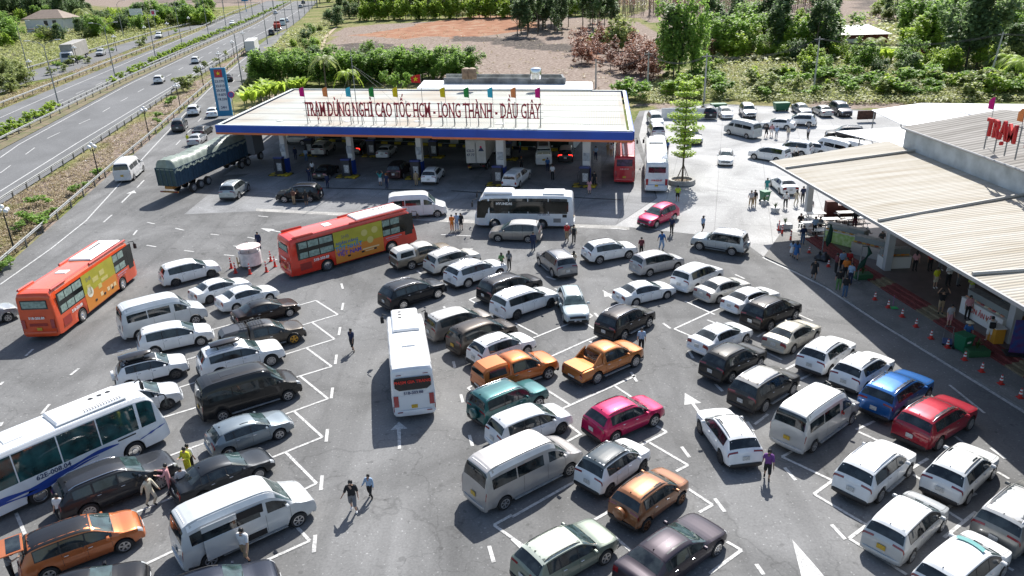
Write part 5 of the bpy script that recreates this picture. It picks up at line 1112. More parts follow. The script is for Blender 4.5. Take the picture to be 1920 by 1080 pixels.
# sign on the roof
DR = mat('dark_red_letter', (.30, .018, .035), .6)
sg_ = thing('roof_sign', 'long dark red rest stop lettering standing on the canopy roof', 'sign', (0, 0, 0))
A, B = GA(577, 233, ZC), GA(1014, 240, ZC); dx = (B - A).normalized(); Ls = (B - A).length
words = 'TRẠM DỪNG NGHỈ CAO TỐC HCM - LONG THÀNH - DẦU GIÂY'
SER = {}
def serif_text(word, h, M, at, xd, parent, depth=.12, condense=.62, bold=.03):
    me = textmesh(word, h / .72, depth / 2, condense, bold, 'LEFT'); ch = max([v.co.y for v in textmesh('H', h / .72, 0, 1, bold, 'LEFT').vertices]); y0 = min([v.co.y for v in textmesh('H', h / .72, 0, 1, bold, 'LEFT').vertices])
    bm = bmesh.new(); bm.from_mesh(me); q = MB()
    for yy, dr in ((y0, 1), (ch, -1)):                # slab feet on every stem
        iv = sorted({(round(min(a.co.x, b.co.x), 3), round(max(a.co.x, b.co.x), 3)) for e in bm.edges for a, b in [e.verts] if abs(a.co.y - yy) < .012 and abs(b.co.y - yy) < .012 and abs(a.co.x - b.co.x) > .04})
        for x0, x1 in iv:
            if x1 - x0 < .42: q.box(((x0 + x1) / 2, yy + dr * .05, 0), (x1 - x0 + .17, .11, depth * .9))
            else:
                for xx in (x0, x1): q.box((xx, yy + dr * .14, 0), (.07, .28, depth * .9))
    o = len(q.v); bm2 = q.mesh('s', M); bm.from_mesh(bm2); me = bpy.data.meshes.new('lettering'); bm.to_mesh(me); bm.free()
    me.materials.clear(); me.materials.append(M)
    zd = V((0, 0, 1)); nd = xd.cross(zd)
    mm = Matrix((xd, zd, nd)).transposed().to_4x4(); mm.translation = at; me.transform(mm); return obj('lettering', me, parent)
tmpw = textmesh(words, 1.62 / .72, 0, .62, .03, 'LEFT'); wtot = max(v.co.x for v in tmpw.vertices); cfac = .62 * Ls / wtot
x = 0.0
def wid(s): m = textmesh(s, 1.62 / .72, 0, cfac, .0, 'LEFT'); return max(v.co.x for v in m.vertices) if len(m.vertices) else 0
pos = 0
for wd_ in words.split(' '):
    pre = words[:words.index(wd_, pos)]; pos = len(pre) + 1
    off = wid(pre + '|') - wid('|') if pre else 0
    serif_text(wd_, 1.62, DR, A + dx * off + V((0, 0, .85 + .81)), dx, sg_, .12, cfac, .012)
npost = 21
for k in range(npost):
    p = A + dx * (Ls * k / (npost - 1)) + V((0, .10, 0)); b = MB(); b.tube([p, p + V((0, 0, 2.6 if k % 3 else 2.7))], .045, 5); b.tube([p + V((0, 1.3, 0)), p + V((0, 0, 1.5))], .03, 4); b.build('post', STEEL, sg_)
for z in (.95, 1.6, 2.45):
    b = MB(); b.tube([A + V((-.3, .12, z)), B + V((.3, .12, z))], .025, 4); b.build('rail', STEEL, sg_)
FC_ = dict(magenta=(.62, .01, .22), orange=(.8, .30, .10), cyan=(.06, .50, .62), green=(.03, .28, .06), yellow=(.75, .60, .01), red=(.55, .02, .02))
def flag(p, h, cname, lab, w_=.55, fh=1.15, star=False, pr=.02):
    t = thing('flag', lab, 'flag', p, 0, 'small flags along the canopy sign' if not star else None)
    b = MB(); b.tube([(0, 0, 0), (0, 0, h)], pr, 5); b.build('pole', STEEL, t)
    b = MB(); n = 6
    for i in range(n + 1):
        u = i / n; o = .08 * sin(u * 5); b.v += [(-u * w_, o, h - .02 - .22 * u * u), (-u * w_ * .95, o + .03, h - fh + .12 * u)]
    for i in range(n): b.f.append((2 * i, 2 * i + 1, 2 * i + 3, 2 * i + 2)); b.m.append(0)
    o = b.build('cloth', mat('flag_' + cname, FC_[cname], .8), t)
    if star:
        b = MB(); c = V((-w_ * .5, -.12, h - fh * .5)); pts = [c + V((sin(k * pi / 5), 0, cos(k * pi / 5))) * (.3 if k % 2 == 0 else .12) for k in range(10)]; b.add(pts, [tuple(range(10))]); b.build('star', mat('flag_yellow', FC_['yellow'], .8), t)
fl = ((577, 'magenta'), (620, 'orange'), (663, 'cyan'), (706, 'green'), (750, 'yellow'), (838, 'yellow'), (882, 'green'), (926, 'cyan'), (969, 'orange'), (1014, 'magenta'))
seen = {}
for x, c in fl:
    p = GA(x, 233 + (x - 577) * .016, ZC); seen[c] = seen.get(c, 0) + 1
    flag(p + V((0, .25, 0)), 4.2, c, '%s feather flag above the canopy lettering, %s of the two in this colour' % (c, 'left' if seen[c] == 1 else 'right'))
flag(GA(795, 232, ZC), 5.4, 'red', 'red flag with yellow star waving above the middle of the canopy sign', 1.1, .95, True, .03)
t = thing('lightning_rod', 'tall thin steel mast with guy wires on the canopy roof', 'mast', GA(672, 232, ZC)); b = MB(); b.tube([(0, 0, 0), (0, 0, 8.2)], .045, 6); b.build('mast', STEEL, t)
for q in ((5, 6, 0), (-4, 6, 0), (8, 3, 0)): b = MB(); b.tube([(0, 0, 6.5), q], .012, 4); b.build('guy_wire', STEEL, t)
# shop building under and behind the canopy
a, b_ = G(600, 262), G(1075, 282); d = (b_ - a).normalized(); n = V((-d.y, d.x, 0)).normalized(); ln_ = (b_ - a).length
bs = thing('station_shop', 'white single storey shop behind the pumps with striped kerb', 'building', (0, 0, 0))
mb = MB(); mb.prism([(a).xy, (b_).xy, (b_ + n * 9).xy, (a + n * 9).xy], 0, a.z + 3.9); mb.build('wall', mat('shop_wall', (.50, .52, .50), .7, noise=.2, scale=.6), bs)
for k in range(9):
    c = a + d * (ln_ * (k + .5) / 9) - n * .03; mb = MB(); mb.box((c.x, c.y, c.z + 1.4), (ln_ / 9 - 1.2, .08, 2.2), 0, atan2(d.y, d.x)); mb.build('shop_window', mat('shop_glass', (.03, .05, .045), .15), bs)
mb = MB()
for k in range(int(ln_ / 1.0)):
    c = a + d * (k + .5) - n * .7; mb.box((c.x, c.y, c.z + .15), (.98, .5, .3), k % 2, atan2(d.y, d.x))
mb.build('striped_kerb', [mat('kerb_yellow', (.55, .42, .03), .7), DARK], bs)
wb = thing('white_roofed_building', 'white flat roofed building rising behind the canopy', 'building', (0, 0, 0))
q = [GA(784, 167, 7.75), GA(1108, 169, 7.75), GA(1108, 155, 8.2), GA(797, 152, 8.2)]
mb = MB(); quadslab(mb, q, 7.4); mb.build('wall', CONW, wb); mb = MB(); quadslab(mb, [p + V((0, 0, .12)) + (p - (q[0] + q[2]) / 2) * .015 for p in q], .11); mb.build('roof', mat('roof_white3', (.80, .80, .80), .45), wb)
p0, p1 = GA(832, 151, 8.6), GA(1060, 152, 8.6); mb = MB(); wallstrip(mb, p0, p1, 6, 9.0, -.3); wallstrip(mb, p0 + V((0, 5, 0)), p1 + V((0, 5, 0)), 6, 9.0, -.3); wallstrip(mb, p1, p1 + V((0, 5, 0)), 6, 9.0, -.3); mb.build('parapet', mat('weathered_concrete', (.27, .28, .28), .9, noise=.6, scale=.7), wb)
def tank(px, py, z, lab, M, r=.65, h=1.6):
    t = thing('water_tank', lab, 'water tank', GA(px, py, z), 0, 'water tanks behind the canopy'); b = MB(); b.lathe([(0, .3), (r * .9, .3), (r, .45), (r, h), (r * .9, h + .15), (.2, h + .3), (0, h + .3)], 16, 0); b.build('tank', M, t, 40); b = MB()
    for k in range(4): b.tube([(r * .8 * cos(k * pi / 2), r * .8 * sin(k * pi / 2), 0), (r * .8 * cos(k * pi / 2), r * .8 * sin(k * pi / 2), .35)], .04, 5)
    b.build('stand', STEEL, t)
tank(875, 152, 9.0, 'rusty brown water tank, left of a pair behind the canopy', mat('rusty_tank', (.30, .20, .13), .7, noise=.4, scale=2)); tank(886, 152, 9.0, 'rusty brown water tank, right of a pair behind the canopy', mat('rusty_tank', (.30, .20, .13), .7, noise=.4, scale=2)); tank(1005, 152, 9.0, 'shiny steel water tank on the parapet behind the canopy', CHROME, .8)
mb = MB(); mb.quad(*[G(x, y, .02) for x, y in ((1111, 352), (1128, 352), (1127, 292), (1113, 292))]); o = mb.build('inspection_grating', mat('grating', (.38, .38, .38), .6, noise=.6, scale=8)); tag(o, 'long steel floor grating beside the rightmost pump', 'grating')
mb = MB()
for a_, b2 in (((575, 352), (812, 357)), ((846, 358), (905, 362)), ((1068, 370), (1165, 375))): seg(mb, a_, b2, .28, .016)
o = mb.build('drain_channel', mat('drain_dark', (.02, .02, .02), .8)); tag(o, kind='structure')
# ---------------------------------------------------------------- food hall on the right
def corr(name, c1, c2, per, axis=1, rough=.85):
    M = mat(name, c1, rough, spec=.15); N = M.node_tree; b = N.nodes['Principled BSDF']; tc = N.nodes.new('ShaderNodeTexCoord'); wv = N.nodes.new('ShaderNodeTexWave'); wv.wave_type = 'BANDS'; wv.bands_direction = 'Y' if axis else 'X'
    wv.inputs['Scale'].default_value = 1 / per / 3.18 * 1.0; wv.inputs['Distortion'].default_value = 0
    N.links.new(tc.outputs['Object'], wv.inputs[0]); nz = N.nodes.new('ShaderNodeTexNoise'); nz.inputs['Scale'].default_value = .5; nz.inputs['Detail'].default_value = 8; nz.inputs['Roughness'].default_value = .65
    mp = N.nodes.new('ShaderNodeMapping'); mp.inputs['Scale'].default_value = (.25, 2.2, 1) if axis else (2.2, .25, 1); N.links.new(tc.outputs['Object'], mp.inputs[0]); N.links.new(mp.outputs[0], nz.inputs[0])
    r = N.nodes.new('ShaderNodeValToRGB'); r.color_ramp.elements[0].position = .32; r.color_ramp.elements[1].position = .6; r.color_ramp.elements[0].color = (*c2, 1); r.color_ramp.elements[1].color = (*c1, 1); N.links.new(nz.outputs[0], r.inputs[0])
    mx = N.nodes.new('ShaderNodeMix'); mx.data_type = 'RGBA'; mx.blend_type = 'MULTIPLY'; mx.inputs[0].default_value = 1; r2 = N.nodes.new('ShaderNodeValToRGB'); r2.color_ramp.elements[0].color = (.62, .62, .62, 1); r2.color_ramp.elements[1].position = .45; r2.color_ramp.elements[0].position = .05
    N.links.new(wv.outputs[0], r2.inputs[0]); N.links.new(r.outputs[0], mx.inputs[6]); N.links.new(r2.outputs[0], mx.inputs[7]); N.links.new(mx.outputs[2], b.inputs['Base Color'])
    bp = N.nodes.new('ShaderNodeBump'); bp.inputs['Strength'].default_value = .5; bp.inputs['Distance'].default_value = .06; N.links.new(wv.outputs[0], bp.inputs['Height']); N.links.new(bp.outputs[0], b.inputs['Normal']); return M
RF1 = corr('cream_corrugated_roof', (.47, .445, .395), (.35, .31, .245), .33); RF2 = corr('grey_corrugated_roof', (.30, .285, .265), (.17, .158, .142), .62)
hl = thing('food_hall', 'long open fronted food hall with cream corrugated roof', 'building', (0, 0, 0))
XE, XW, ZE, ZW = 23.75, 35.4, 6.3, 7.25
mb = MB(); quadslab(mb, [(XE, 66.6, ZE), (XE + 2.65, 10, ZE), (XW, 10, ZW), (XW, 69.0, ZW)], .10); mb.build('lower_roof', RF1, hl)
mb = MB(); quadslab(mb, [(XE + .6, 66, ZE - .25), (XE + 3.2, 10, ZE - .25), (XW + 30, 10, ZE - .25), (XW + 30, 66, ZE - .25)], .06); mb.build('ceiling', mat('hall_ceiling', (.55, .53, .50), .8), hl)
for (a_, b2) in (((1465, 315), (1697, 283)), ((1640, 413), (1920, 365)), ((1828, 512), (1921, 497))):
    u = GA(*a_, ZE + .1); mb = MB(); y = u.y; mb.tube([(XE + .1 + (66.6 - y) * .047, y - .1, ZE + .1), (XW, GA(*b2, ZW + .1).y, ZW + .12)], .13, 6); mb.build('roof_pipe', mat('capping_grey', (.40, .38, .34), .6), hl)
mb = MB(); mb.box((XE + 1.32, 38.3, ZE - .08), (.16, 56.6, .2), 0, R(2.68)); mb.build('gutter', mat('gutter_grey', (.30, .30, .30), .5), hl)
mb = MB(); mb.quad((XW, 66.2, ZW - 1.5), (XW, 10, ZW - 1.5), (XW, 10, 8.95), (XW, 66.2, 8.95)); mb.quad((XW, 66.2, ZW - 7), (XW, 66.2, 8.95), (58, 66.1, 8.9), (58, 66.1, 0)); mb.build('upper_wall', mat('stained_wall', (.50, .54, .56), .75, noise=.35, scale=.7, det=8), hl)
mb = MB(); quadslab(mb, [(XW - .25, 66.5, 8.98), (XW - .25, 10, 8.98), (43.8, 10, 10.25), (43.8, 66.4, 10.25)], .08); quadslab(mb, [(43.8, 66.4, 10.25), (43.8, 10, 10.25), (60, 10, 8.4), (60, 65, 8.4)], .08); mb.build('upper_roof', RF2, hl)
mb = MB(); mb.tube([(XW - .25, 66.5, 8.93), (XW - .25, 10, 8.93)], .09, 6); mb.build('gutter', mat('gutter_grey', (.30, .30, .30), .5), hl)
CM = mat('grey_column', (.42, .44, .46), .6, noise=.15, scale=1)
for px, py in ((1509, 398), (1655, 506), (1884, 642)):
    p = G(px, py, .5); b = MB(); b.box((p.x + .25, p.y, (p.z + 6.05) / 2), (.5, .55, 6.05 - p.z), 0, bev=.02); b.build('column', CM, hl)
for y in (62, 47, 33, 20):
    b = MB(); b.box((38, y, 3), (.45, .45, 6), 0); b.build('column', CM, hl)
hs = thing('roof_sign', 'bright red lettering standing on the grey roof of the food hall', 'sign', (0, 0, 0)); RL = mat('bright_red_letter', (.50, .012, .015), .5)
p0 = GA(1843, 276, 9.6)
for wv, off in (('TRẠM', 0), ('DỪNG', 4.4), ('NGHỈ', 8.8)):
    me = textmesh(wv, 1.75, .10, .72, .04, 'LEFT'); me.materials.clear(); me.materials.append(RL); mm = Matrix(((0, -1, 0), (0, 0, 1), (-1, 0, 0))).transposed().to_4x4(); mm.translation = p0 + V((0, -off, 1.45)); me.transform(mm); obj('lettering', me, hs)
for k in range(12):
    p = p0 + V((.1, -1.2 * k, -.15)); b = MB(); b.tube([p, p + V((0, 0, 2.3))], .05, 5); b.build('post', STEEL, hs)
b = MB(); b.tube([p0 + V((.1, .3, 1.1)), p0 + V((.1, -13.5, 1.1))], .03, 4); b.build('rail', STEEL, hs); b = MB(); b.tube([p0 + V((.1, .3, 2.05)), p0 + V((.1, -13.5, 2.05))], .03, 4); b.build('rail', STEEL, hs)
for (px, py, c) in ((1851, 262, 'magenta'), (1904, 290, 'orange')):
    p = GA(px, py, 9.7); flag(p, 3.2, c, '%s feather flag on the food hall roof' % c, .5, .95)
# white canvas roofs behind the hall
CV = mat('white_canvas', (.80, .80, .80), .6, noise=.05, scale=1)
def tent(lab, q, posts, z0=3.6):
    t = thing('canvas_canopy', lab, 'awning', (0, 0, 0)); mb = MB(); quadslab(mb, q, .07); mb.build('canvas', CV, t)
    for p in posts: b = MB(); b.tube([(p.x, p.y, TH_(0, p.y) - .1), (p.x, p.y, p.z - .05)], .07, 6); b.build('post', STEEL, t)
q = [G(1567, 246, 3.6), G(1705, 237, 4.6), G(1704, 268, 4.2), G(1694, 274, 3.9), G(1684, 275, 3.8)]; tent('white canvas roof jutting out over a black off roader', q, [G(1612, 261, 3.6), G(1690, 262, 4.0)])
q = [G(1634, 206, 3.6), G(1728, 193, 5.2), G(1842, 222, 5.6), G(1712, 238, 4.4), G(1688, 232, 3.8)]; tent('large white canvas roof with a ridge at the back of the yard', q, [G(1690, 232, 3.8), G(1640, 206, 3.7)])
q = [G(1729, 193, 5.2), G(2100, 197, 5.4), G(2100, 226, 5.0), G(1850, 222, 5.3)]; t = thing('metal_shed', 'long pale grey metal roof along the back of the yard', 'shed', (0, 0, 0)); mb = MB(); quadslab(mb, q, .1); mb.build('roof', mat('pale_metal', (.55, .56, .58), .5), t); mb = MB()
for p in (q[0], q[1]): mb.tube([(p.x, p.y - 1, TH_(0, p.y) - .1), (p.x, p.y - 1, p.z - .1)], .1, 6)
mb.build('posts', STEEL, t)
p = G(1640, 244, 0); mb = MB(); mb.box((p.x + 1, p.y + 5, p.z + 1.2), (2.5, .3, 1.2), 0); o = mb.build('brick_wall', mat('dark_brick', (.10, .045, .03), .9, noise=.6, scale=3)); tag(o, 'low dark brick wall below the large white canvas roof', 'wall')
# ---- furniture of the hall front, all on the .5 m floor unless said
RW_ = mat('maroon_wood', (.10, .02, .018), .6, noise=.3, scale=3); WT = mat('white_table_top', (.66, .66, .64), .4)
def table(px, py, lab, z=.5, rz=0):
    t = thing('picnic_table', lab, 'table', G(px, py, z), rz, 'picnic tables at the hall corner'); b = MB(); b.box((0, 0, .74), (1.9, .75, .05), 0, bev=.01); b.build('tabletop', WT, t)
    for s in (-1, 1):
        b = MB(); b.box((0, s * .68, .44), (1.9, .28, .045), 0, bev=.01); b.build('bench', WT, t)
        b = MB(); b.tube([(s * .7, -.75, 0), (s * .7, -.72, .42), (s * .7, .72, .42), (s * .7, .75, 0)], .03, 5); b.tube([(s * .7, 0, 0), (s * .7, 0, .72)], .03, 5); b.build('leg', DARK, t)
for i, ((x, y), w_) in enumerate(zip(((1526, 414), (1552, 425), (1522, 432), (1548, 446), (1580, 398), (1588, 412), (1604, 424)), ('nearest to the first grey column', 'second from the first grey column', 'beside the maroon steps at the front', 'behind the glass food counter', 'farthest back by the maroon cabinet', 'in the middle of the back row', 'right end of the back row'))):
    table(x, y, 'white picnic table with benches, ' + w_)
t = thing('cabinet', 'tall maroon wooden cabinet standing behind the picnic tables', 'cabinet', G(1556, 404, .5)); b = MB(); b.box((0, 0, .7), (1.0, .6, 1.4), 0, bev=.02); b.build('carcass', RW_, t); b = MB(); b.box((1.9, .0, .5), (2.6, .5, 1.0), 0, bev=.02); b.build('counter', RW_, t)
def counter(px, py, lab, L_, w_, h, M, top, rz=R(-82), glass=True, goods=None, z=.5):
    t = thing('food_counter', lab, 'food stall', G(px, py, z), rz, None); b = MB(); b.box((0, 0, h / 2), (L_, w_, h), 0, bev=.02); b.build('base', M, t); b = MB(); b.box((0, 0, h + .02), (L_ + .06, w_ + .06, .04), 0); b.build('worktop', top, t)
    if glass:
        b = MB(); b.box((0, .1, h + .30), (L_ * .95, w_ * .6, .5), 0); b.build('glass_case', mat('case_glass', (.25, .28, .28), .05, spec=.8), t)
        b = MB(); b.box((0, .1, h + .57), (L_, w_ * .7, .04), 0); b.build('case_lid', STEEL, t)
    if goods:
        for k in range(int(L_ / .35)):
            b = MB(); b.box((-L_ / 2 + .2 + k * .35, -w_ * .2, h + .09), (.28, .2, .1), 0, bev=.02); b.build('goods', mat('goods%d' % (k % 3), goods[k % len(goods)], .6), t)
    return t
GW = mat('lime_white_panel', (.50, .62, .30), .5, noise=.6, scale=3, col2=(.25, .42, .08)); ALU = mat('aluminium', (.5, .5, .5), .35, .7)
counter(1583, 458, 'glass food counter with lime green poster panels near the folded green parasol', 3.4, .9, 1.0, GW, WT, R(-52), True, [(.5, .25, .05), (.6, .5, .3)])
counter(1628, 480, 'aluminium railed food trolley beside the second grey column', 2.6, .9, .95, ALU, ALU, R(-52), True, [(.55, .3, .05), (.35, .1, .03)])
counter(1674, 500, 'lit snack counter with orange food right of the second grey column', 2.2, .9, .95, WT, ALU, R(0), True, [(.75, .25, .03), (.6, .35, .1)])
t = counter(1848, 606, 'white snack counter with red lettering beside the third grey column', 3.8, 1.0, 1.1, WHITE, WT, R(-84), True, [(.6, .3, .2), (.4, .1, .1), (.6, .55, .4)])
me = textmesh('MÓN ĂN VẶT', .5, 0, .8, .012); me.materials.clear(); me.materials.append(mat('red_lettering', (.6, .03, .02), .5)); mm = Matrix(((1, 0, 0), (0, 0, 1), (0, -1, 0))).transposed().to_4x4(); mm.translation = (0, -.52, .62); me.transform(mm); obj('lettering', me, t)
counter(1905, 610, 'brown wooden counter at the right edge of the photo', 3.0, .9, 1.1, mat('orange_wood', (.38, .15, .05), .5, noise=.3, scale=3), WT, R(-84))
t = thing('kiosk_desk', 'yellow orange desk beside the third grey column', 'desk', G(1864, 640, .5)); b = MB(); b.box((0, 0, .5), (.6, .8, 1.0), 0, bev=.02); b.build('base', mat('amber_panel', (.60, .28, .03), .5), t); b = MB(); b.box((0, 0, 1.02), (.7, .9, .04)); b.build('top', WT, t)
t = thing('standing_banner', 'tall blue energy drink banner beside the third grey column', 'banner', G(1908, 664, .5), R(-15)); b = MB(); b.box((0, 0, 1.15), (1.0, .08, 2.1), 0); b.build('panel', mat('blue_banner', (.01, .07, .25), .4, noise=1, scale=2.5, col2=(.10, .02, .12)), t); b = MB(); b.box((0, 0, .04), (1.5, .9, .08), 0, bev=.02); b.build('base', DARK, t)
for (x, y, wv, hh) in ((1900, 625, 2, 1.2),): pass
def parasol(px, py, lab, lean=.0, z=.12):
    t = thing('folded_parasol', lab, 'parasol', G(px, py, z)); b = MB(); b.tube([(0, 0, 0), (0, 0, 2.9)], .045, 8); b.build('pole', STEEL, t); b = MB(); b.tube([(.45, 0, 2.8), (.5 + lean * .3, 0, 2.3), (.42 - lean * .5, 0, 1.4), (.35 - lean, 0, .9)], [.05, .17, .24, .03], 9); b.tube([(0, 0, 2.85), (.45, 0, 2.8)], .03, 5); b.build('canopy', mat('dark_green_cloth', (.008, .055, .035), .9, noise=.4, scale=6), t)
    b = MB(); b.box((0, 0, .04), (1.1, .12, .06)); b.box((0, 0, .04), (.12, 1.1, .06)); b.build('foot', STEEL, t)
parasol(1540, 482, 'dark green parasol folded on its pole beside black rubbish bags'); parasol(1607, 528, 'dark green parasol folded and leaning, beside a green planter', .5)
def bags(pts, lab, z=.12):
    mb = MB()
    for (x, y, r) in pts:
        p = G(x, y, z); n0 = len(mb.v); mb.lathe([(0, 0), (r, .05), (r * 1.1, r * .7), (r * .6, r * 1.3), (.06, r * 1.55), (.1, r * 1.8)], 9, 0, 'z', (p.x, p.y, z))
        for i in range(n0, len(mb.v)): v = mb.v[i]; mb.v[i] = (v[0] + random.uniform(-.05, .05), v[1] + random.uniform(-.05, .05), v[2])
    return mb
for x, y, r, w_ in ((1536, 487, .38, 'left'), (1546, 489, .42, 'right')):
    o = bags([(x, y, r)], '').build('rubbish_bag', mat('black_bag', (.02, .02, .025), .3), None, 60); tag(o, 'black rubbish bag at the foot of the folded parasol, %s one' % w_, 'rubbish bag', 'rubbish bags at the parasol')
def plant_mesh(n, h, r, w_, col):
    mb = MB()
    for k in range(n):
        a = random.random() * 2 * pi; l = h * random.uniform(.6, 1.1); lean = random.uniform(.1, 1) * r; d = V((cos(a), sin(a), 0)); s = V((-sin(a), cos(a), 0)) * w_
        P = [V((0, 0, .0)) + d * lean * (t_ ** 1.6) + V((0, 0, l * (t_ - .25 * t_ * t_))) for t_ in (0, .35, .7, 1)]
        for i in range(3): wa, wb_ = (1, .9, .6, .05)[i], (1, .9, .6, .05)[i + 1]; mb.quad(P[i] - s * wa, P[i] + s * wa, P[i + 1] + s * wb_, P[i + 1] - s * wb_)
    return mb
LEAFP = mat('planter_leaf', (.07, .13, .03), .6, noise=.4, scale=4)
def planter(px, py, lab, z, wdt, M, pot='box', h=.9):
    t = thing('planter', lab, 'planter', G(px, py, z)); b = MB()
    if pot == 'box': b.box((0, 0, .22), (wdt, wdt * .6, .44), 0, bev=.03)
    else: b.lathe([(0, 0), (wdt * .4, 0), (wdt * .5, .5), (wdt * .42, .5), (0, .42)], 14)
    b.build('pot', M, t, 40); o = plant_mesh(26, h, .5, .035, 0).build('foliage', LEAFP, t, None, (0, 0, .4))
planter(1471, 428, 'grey planter box with spiky plant at the head of the maroon steps', .12, 1.2, CM); planter(1453, 398, 'round stone pot with a small bush in the yard', 0, .9, CM, 'round', .7)
planter(1616, 522, 'green planter box with spiky plant behind the leaning parasol', .12, 1.3, mat('green_box', (.03, .12, .05), .7)); planter(1829, 665, 'green planter box with spiky plant beside the green bin', .12, 1.3, mat('green_box', (.03, .12, .05), .7)); planter(1432, 385, 'small potted bush beside the green bin in the yard', 0, .6, CM, 'round', .7)
def bin_(px, py, lab, z): 
    t = thing('wheelie_bin', lab, 'bin', G(px, py, z), R(20)); b = MB(); gm = mat('bin_green', (.008, .13, .06), .45)
    b.add([(-.3, -.32, .1), (.3, -.32, .1), (.3, .3, .1), (-.3, .3, .1), (-.38, -.4, 1.05), (.38, -.4, 1.05), (.38, .4, 1.05), (-.38, .4, 1.05)], [(3, 2, 1, 0), (0, 1, 5, 4), (1, 2, 6, 5), (2, 3, 7, 6), (3, 0, 4, 7)]); b.build('body', gm, t)
    b = MB(); b.box((0, -.02, 1.09), (.82, .88, .07), 0, bev=.02); b.tube([(-.3, .46, 1.05), (.3, .46, 1.05)], .025, 6); b.build('lid', gm, t)
    for s in (-1, 1): b = MB(); b.lathe([(0, -.03), (.12, -.03), (.12, .03), (0, .03)], 12, 0, 'y', (s * .3, .32, .12)); b.build('wheel', TYRE, t)
    b = MB(); b.box((0, -.385, .7), (.3, .01, .12)); b.build('emblem', WHITE, t)
bin_(1803, 657, 'green wheelie bin beside the hand trolley on the walkway', .12); bin_(1433, 378, 'green wheelie bin standing in the bright yard', 0)
t = thing('hand_trolley', 'flat hand trolley with steel handle beside the green bin', 'trolley', G(1775, 645, .12), R(-30)); b = MB(); b.box((0, 0, .2), (.55, .85, .05), 0, bev=.01); b.build('platform', mat('trolley_blue', (.06, .10, .22), .5), t); b = MB(); b.tube([(-.25, .42, .2), (-.25, .5, 1.0), (.25, .5, 1.0), (.25, .42, .2)], .02, 6); b.build('handle', STEEL, t)
for sx in (-1, 1):
    for sy in (-1, 1): b = MB(); b.lathe([(0, -.02), (.08, -.02), (.08, .02), (0, .02)], 10, 0, 'y', (sx * .2, sy * .32, .09)); b.build('wheel', TYRE, t)
REDC = mat('cone_red', (.55, .03, .02), .5); 
def cone(px, py, lab, z=.12, tall=False, grp='striped cones along the walkway'):
    t = thing('traffic_cone', lab, 'traffic cone', G(px, py, z), 0, grp); b = MB(); b.box((0, 0, .03), (.30, .30, .05), 0, bev=.01); b.lathe([(.11, .06), (.04 if tall else .03, .60 if not tall else .95), (0, .62 if not tall else .97)], 12); b.build('cone', REDC, t, 40)
    for zz in ((.26, .44) if not tall else (.5, .72)):
        r = .118 - (.08 if not tall else .07) * (zz - .06) / (.54 if not tall else .89); b = MB(); b.lathe([(r + .006, zz), (r - .006, zz + .10)], 12); b.build('white_band', WHITE, t)
for i, (x, y) in enumerate(((1640, 562), (1665, 577), (1691, 594), (1717, 613), (1745, 635), (1776, 652), (1808, 675), (1840, 697), (1876, 720), (1912, 746), (1517, 474), (1553, 500))):
    cone(x, y, 'red white striped cone on the walkway, %s' % ('nearest the leaning parasol', 'second below the leaning parasol', 'just left of the green dustpan', 'beside the pale step gap', 'left of the hand trolley', 'under the hand trolley', 'in front of the green planter', 'second below the green planter', 'third below the green planter', 'nearest the right edge', 'left of the rubbish bags', 'between the bags and the group of people')[i])
for i, (x, y) in enumerate(((1460, 432), (1466, 440), (1482, 452))): cone(x, y, 'slim red bollard cone at the head of the maroon steps, %s' % ('farthest', 'middle', 'nearest')[i], 0, True, 'slim red cones at the steps')
t = thing('dustpan', 'bright green dustpan with upright handle lying on the walkway', 'dustpan', G(1676, 578, .12)); b = MB(); b.box((0, 0, .04), (.45, .35, .06), 0, bev=.01); b.build('pan', mat('bright_green', (.05, .5, .15), .5), t); b = MB(); b.tube([(0, .15, .05), (0, .2, .9)], .015, 5); b.build('handle', mat('violet_handle', (.3, .1, .3), .5), t)
# kiosk with its cones
t = thing('promotion_kiosk', 'round white promotion kiosk with red printed top ringed by cones', 'kiosk', G(472, 498), 0); t.scale = (.88, .88, .85); b = MB(); b.lathe([(0, .25), (1.05, .25), (1.05, 1.55), (0, 1.55)], 20); b.build('drum', mat('kiosk_white', (.72, .70, .70), .5, noise=.3, scale=2), t, 40)
b = MB(); b.lathe([(1.12, 2.0), (1.12, 2.12), (0, 2.2)], 20); b.build('roof', mat('kiosk_print', (.74, .72, .70), .5, noise=1, scale=3.2, col2=(.66, .42, .40)), t, 40); b = MB()
for k in range(6): b.tube([(.95 * cos(k), .95 * sin(k), 0), (.95 * cos(k), .95 * sin(k), 2.05)], .03, 5)
b.build('posts', STEEL, t); b = MB(); b.tube([(0, 0, 2.15), (0, 0, 2.7)], .02, 5); b.build('finial', STEEL, t)
t = thing('wooden_chair', 'small wooden chair beside the promotion kiosk', 'chair', G(452, 502), R(30)); b = MB(); b.box((0, 0, .44), (.45, .45, .04)); b.build('seat', mat('pine', (.40, .25, .10), .6), t); b = MB(); b.box((-.2, 0, .72), (.04, .45, .5)); b.build('backrest', mat('pine', (.40, .25, .10), .6), t)
for sx in (-1, 1):
    for sy in (-1, 1): b = MB(); b.box((sx * .2, sy * .2, .22), (.04, .04, .44)); b.build('leg', mat('pine', (.40, .25, .10), .6), t)
for i, (x, y) in enumerate(((434, 503), (442, 512), (469, 514), (500, 510), (508, 490), (516, 500))): cone(x, y, 'slim red cone around the promotion kiosk, %s' % ('leftmost', 'second from the left', 'directly below the kiosk', 'below right of the kiosk', 'farthest on the right', 'rightmost beside the coach')[i], 0, True, 'slim cones around the kiosk')
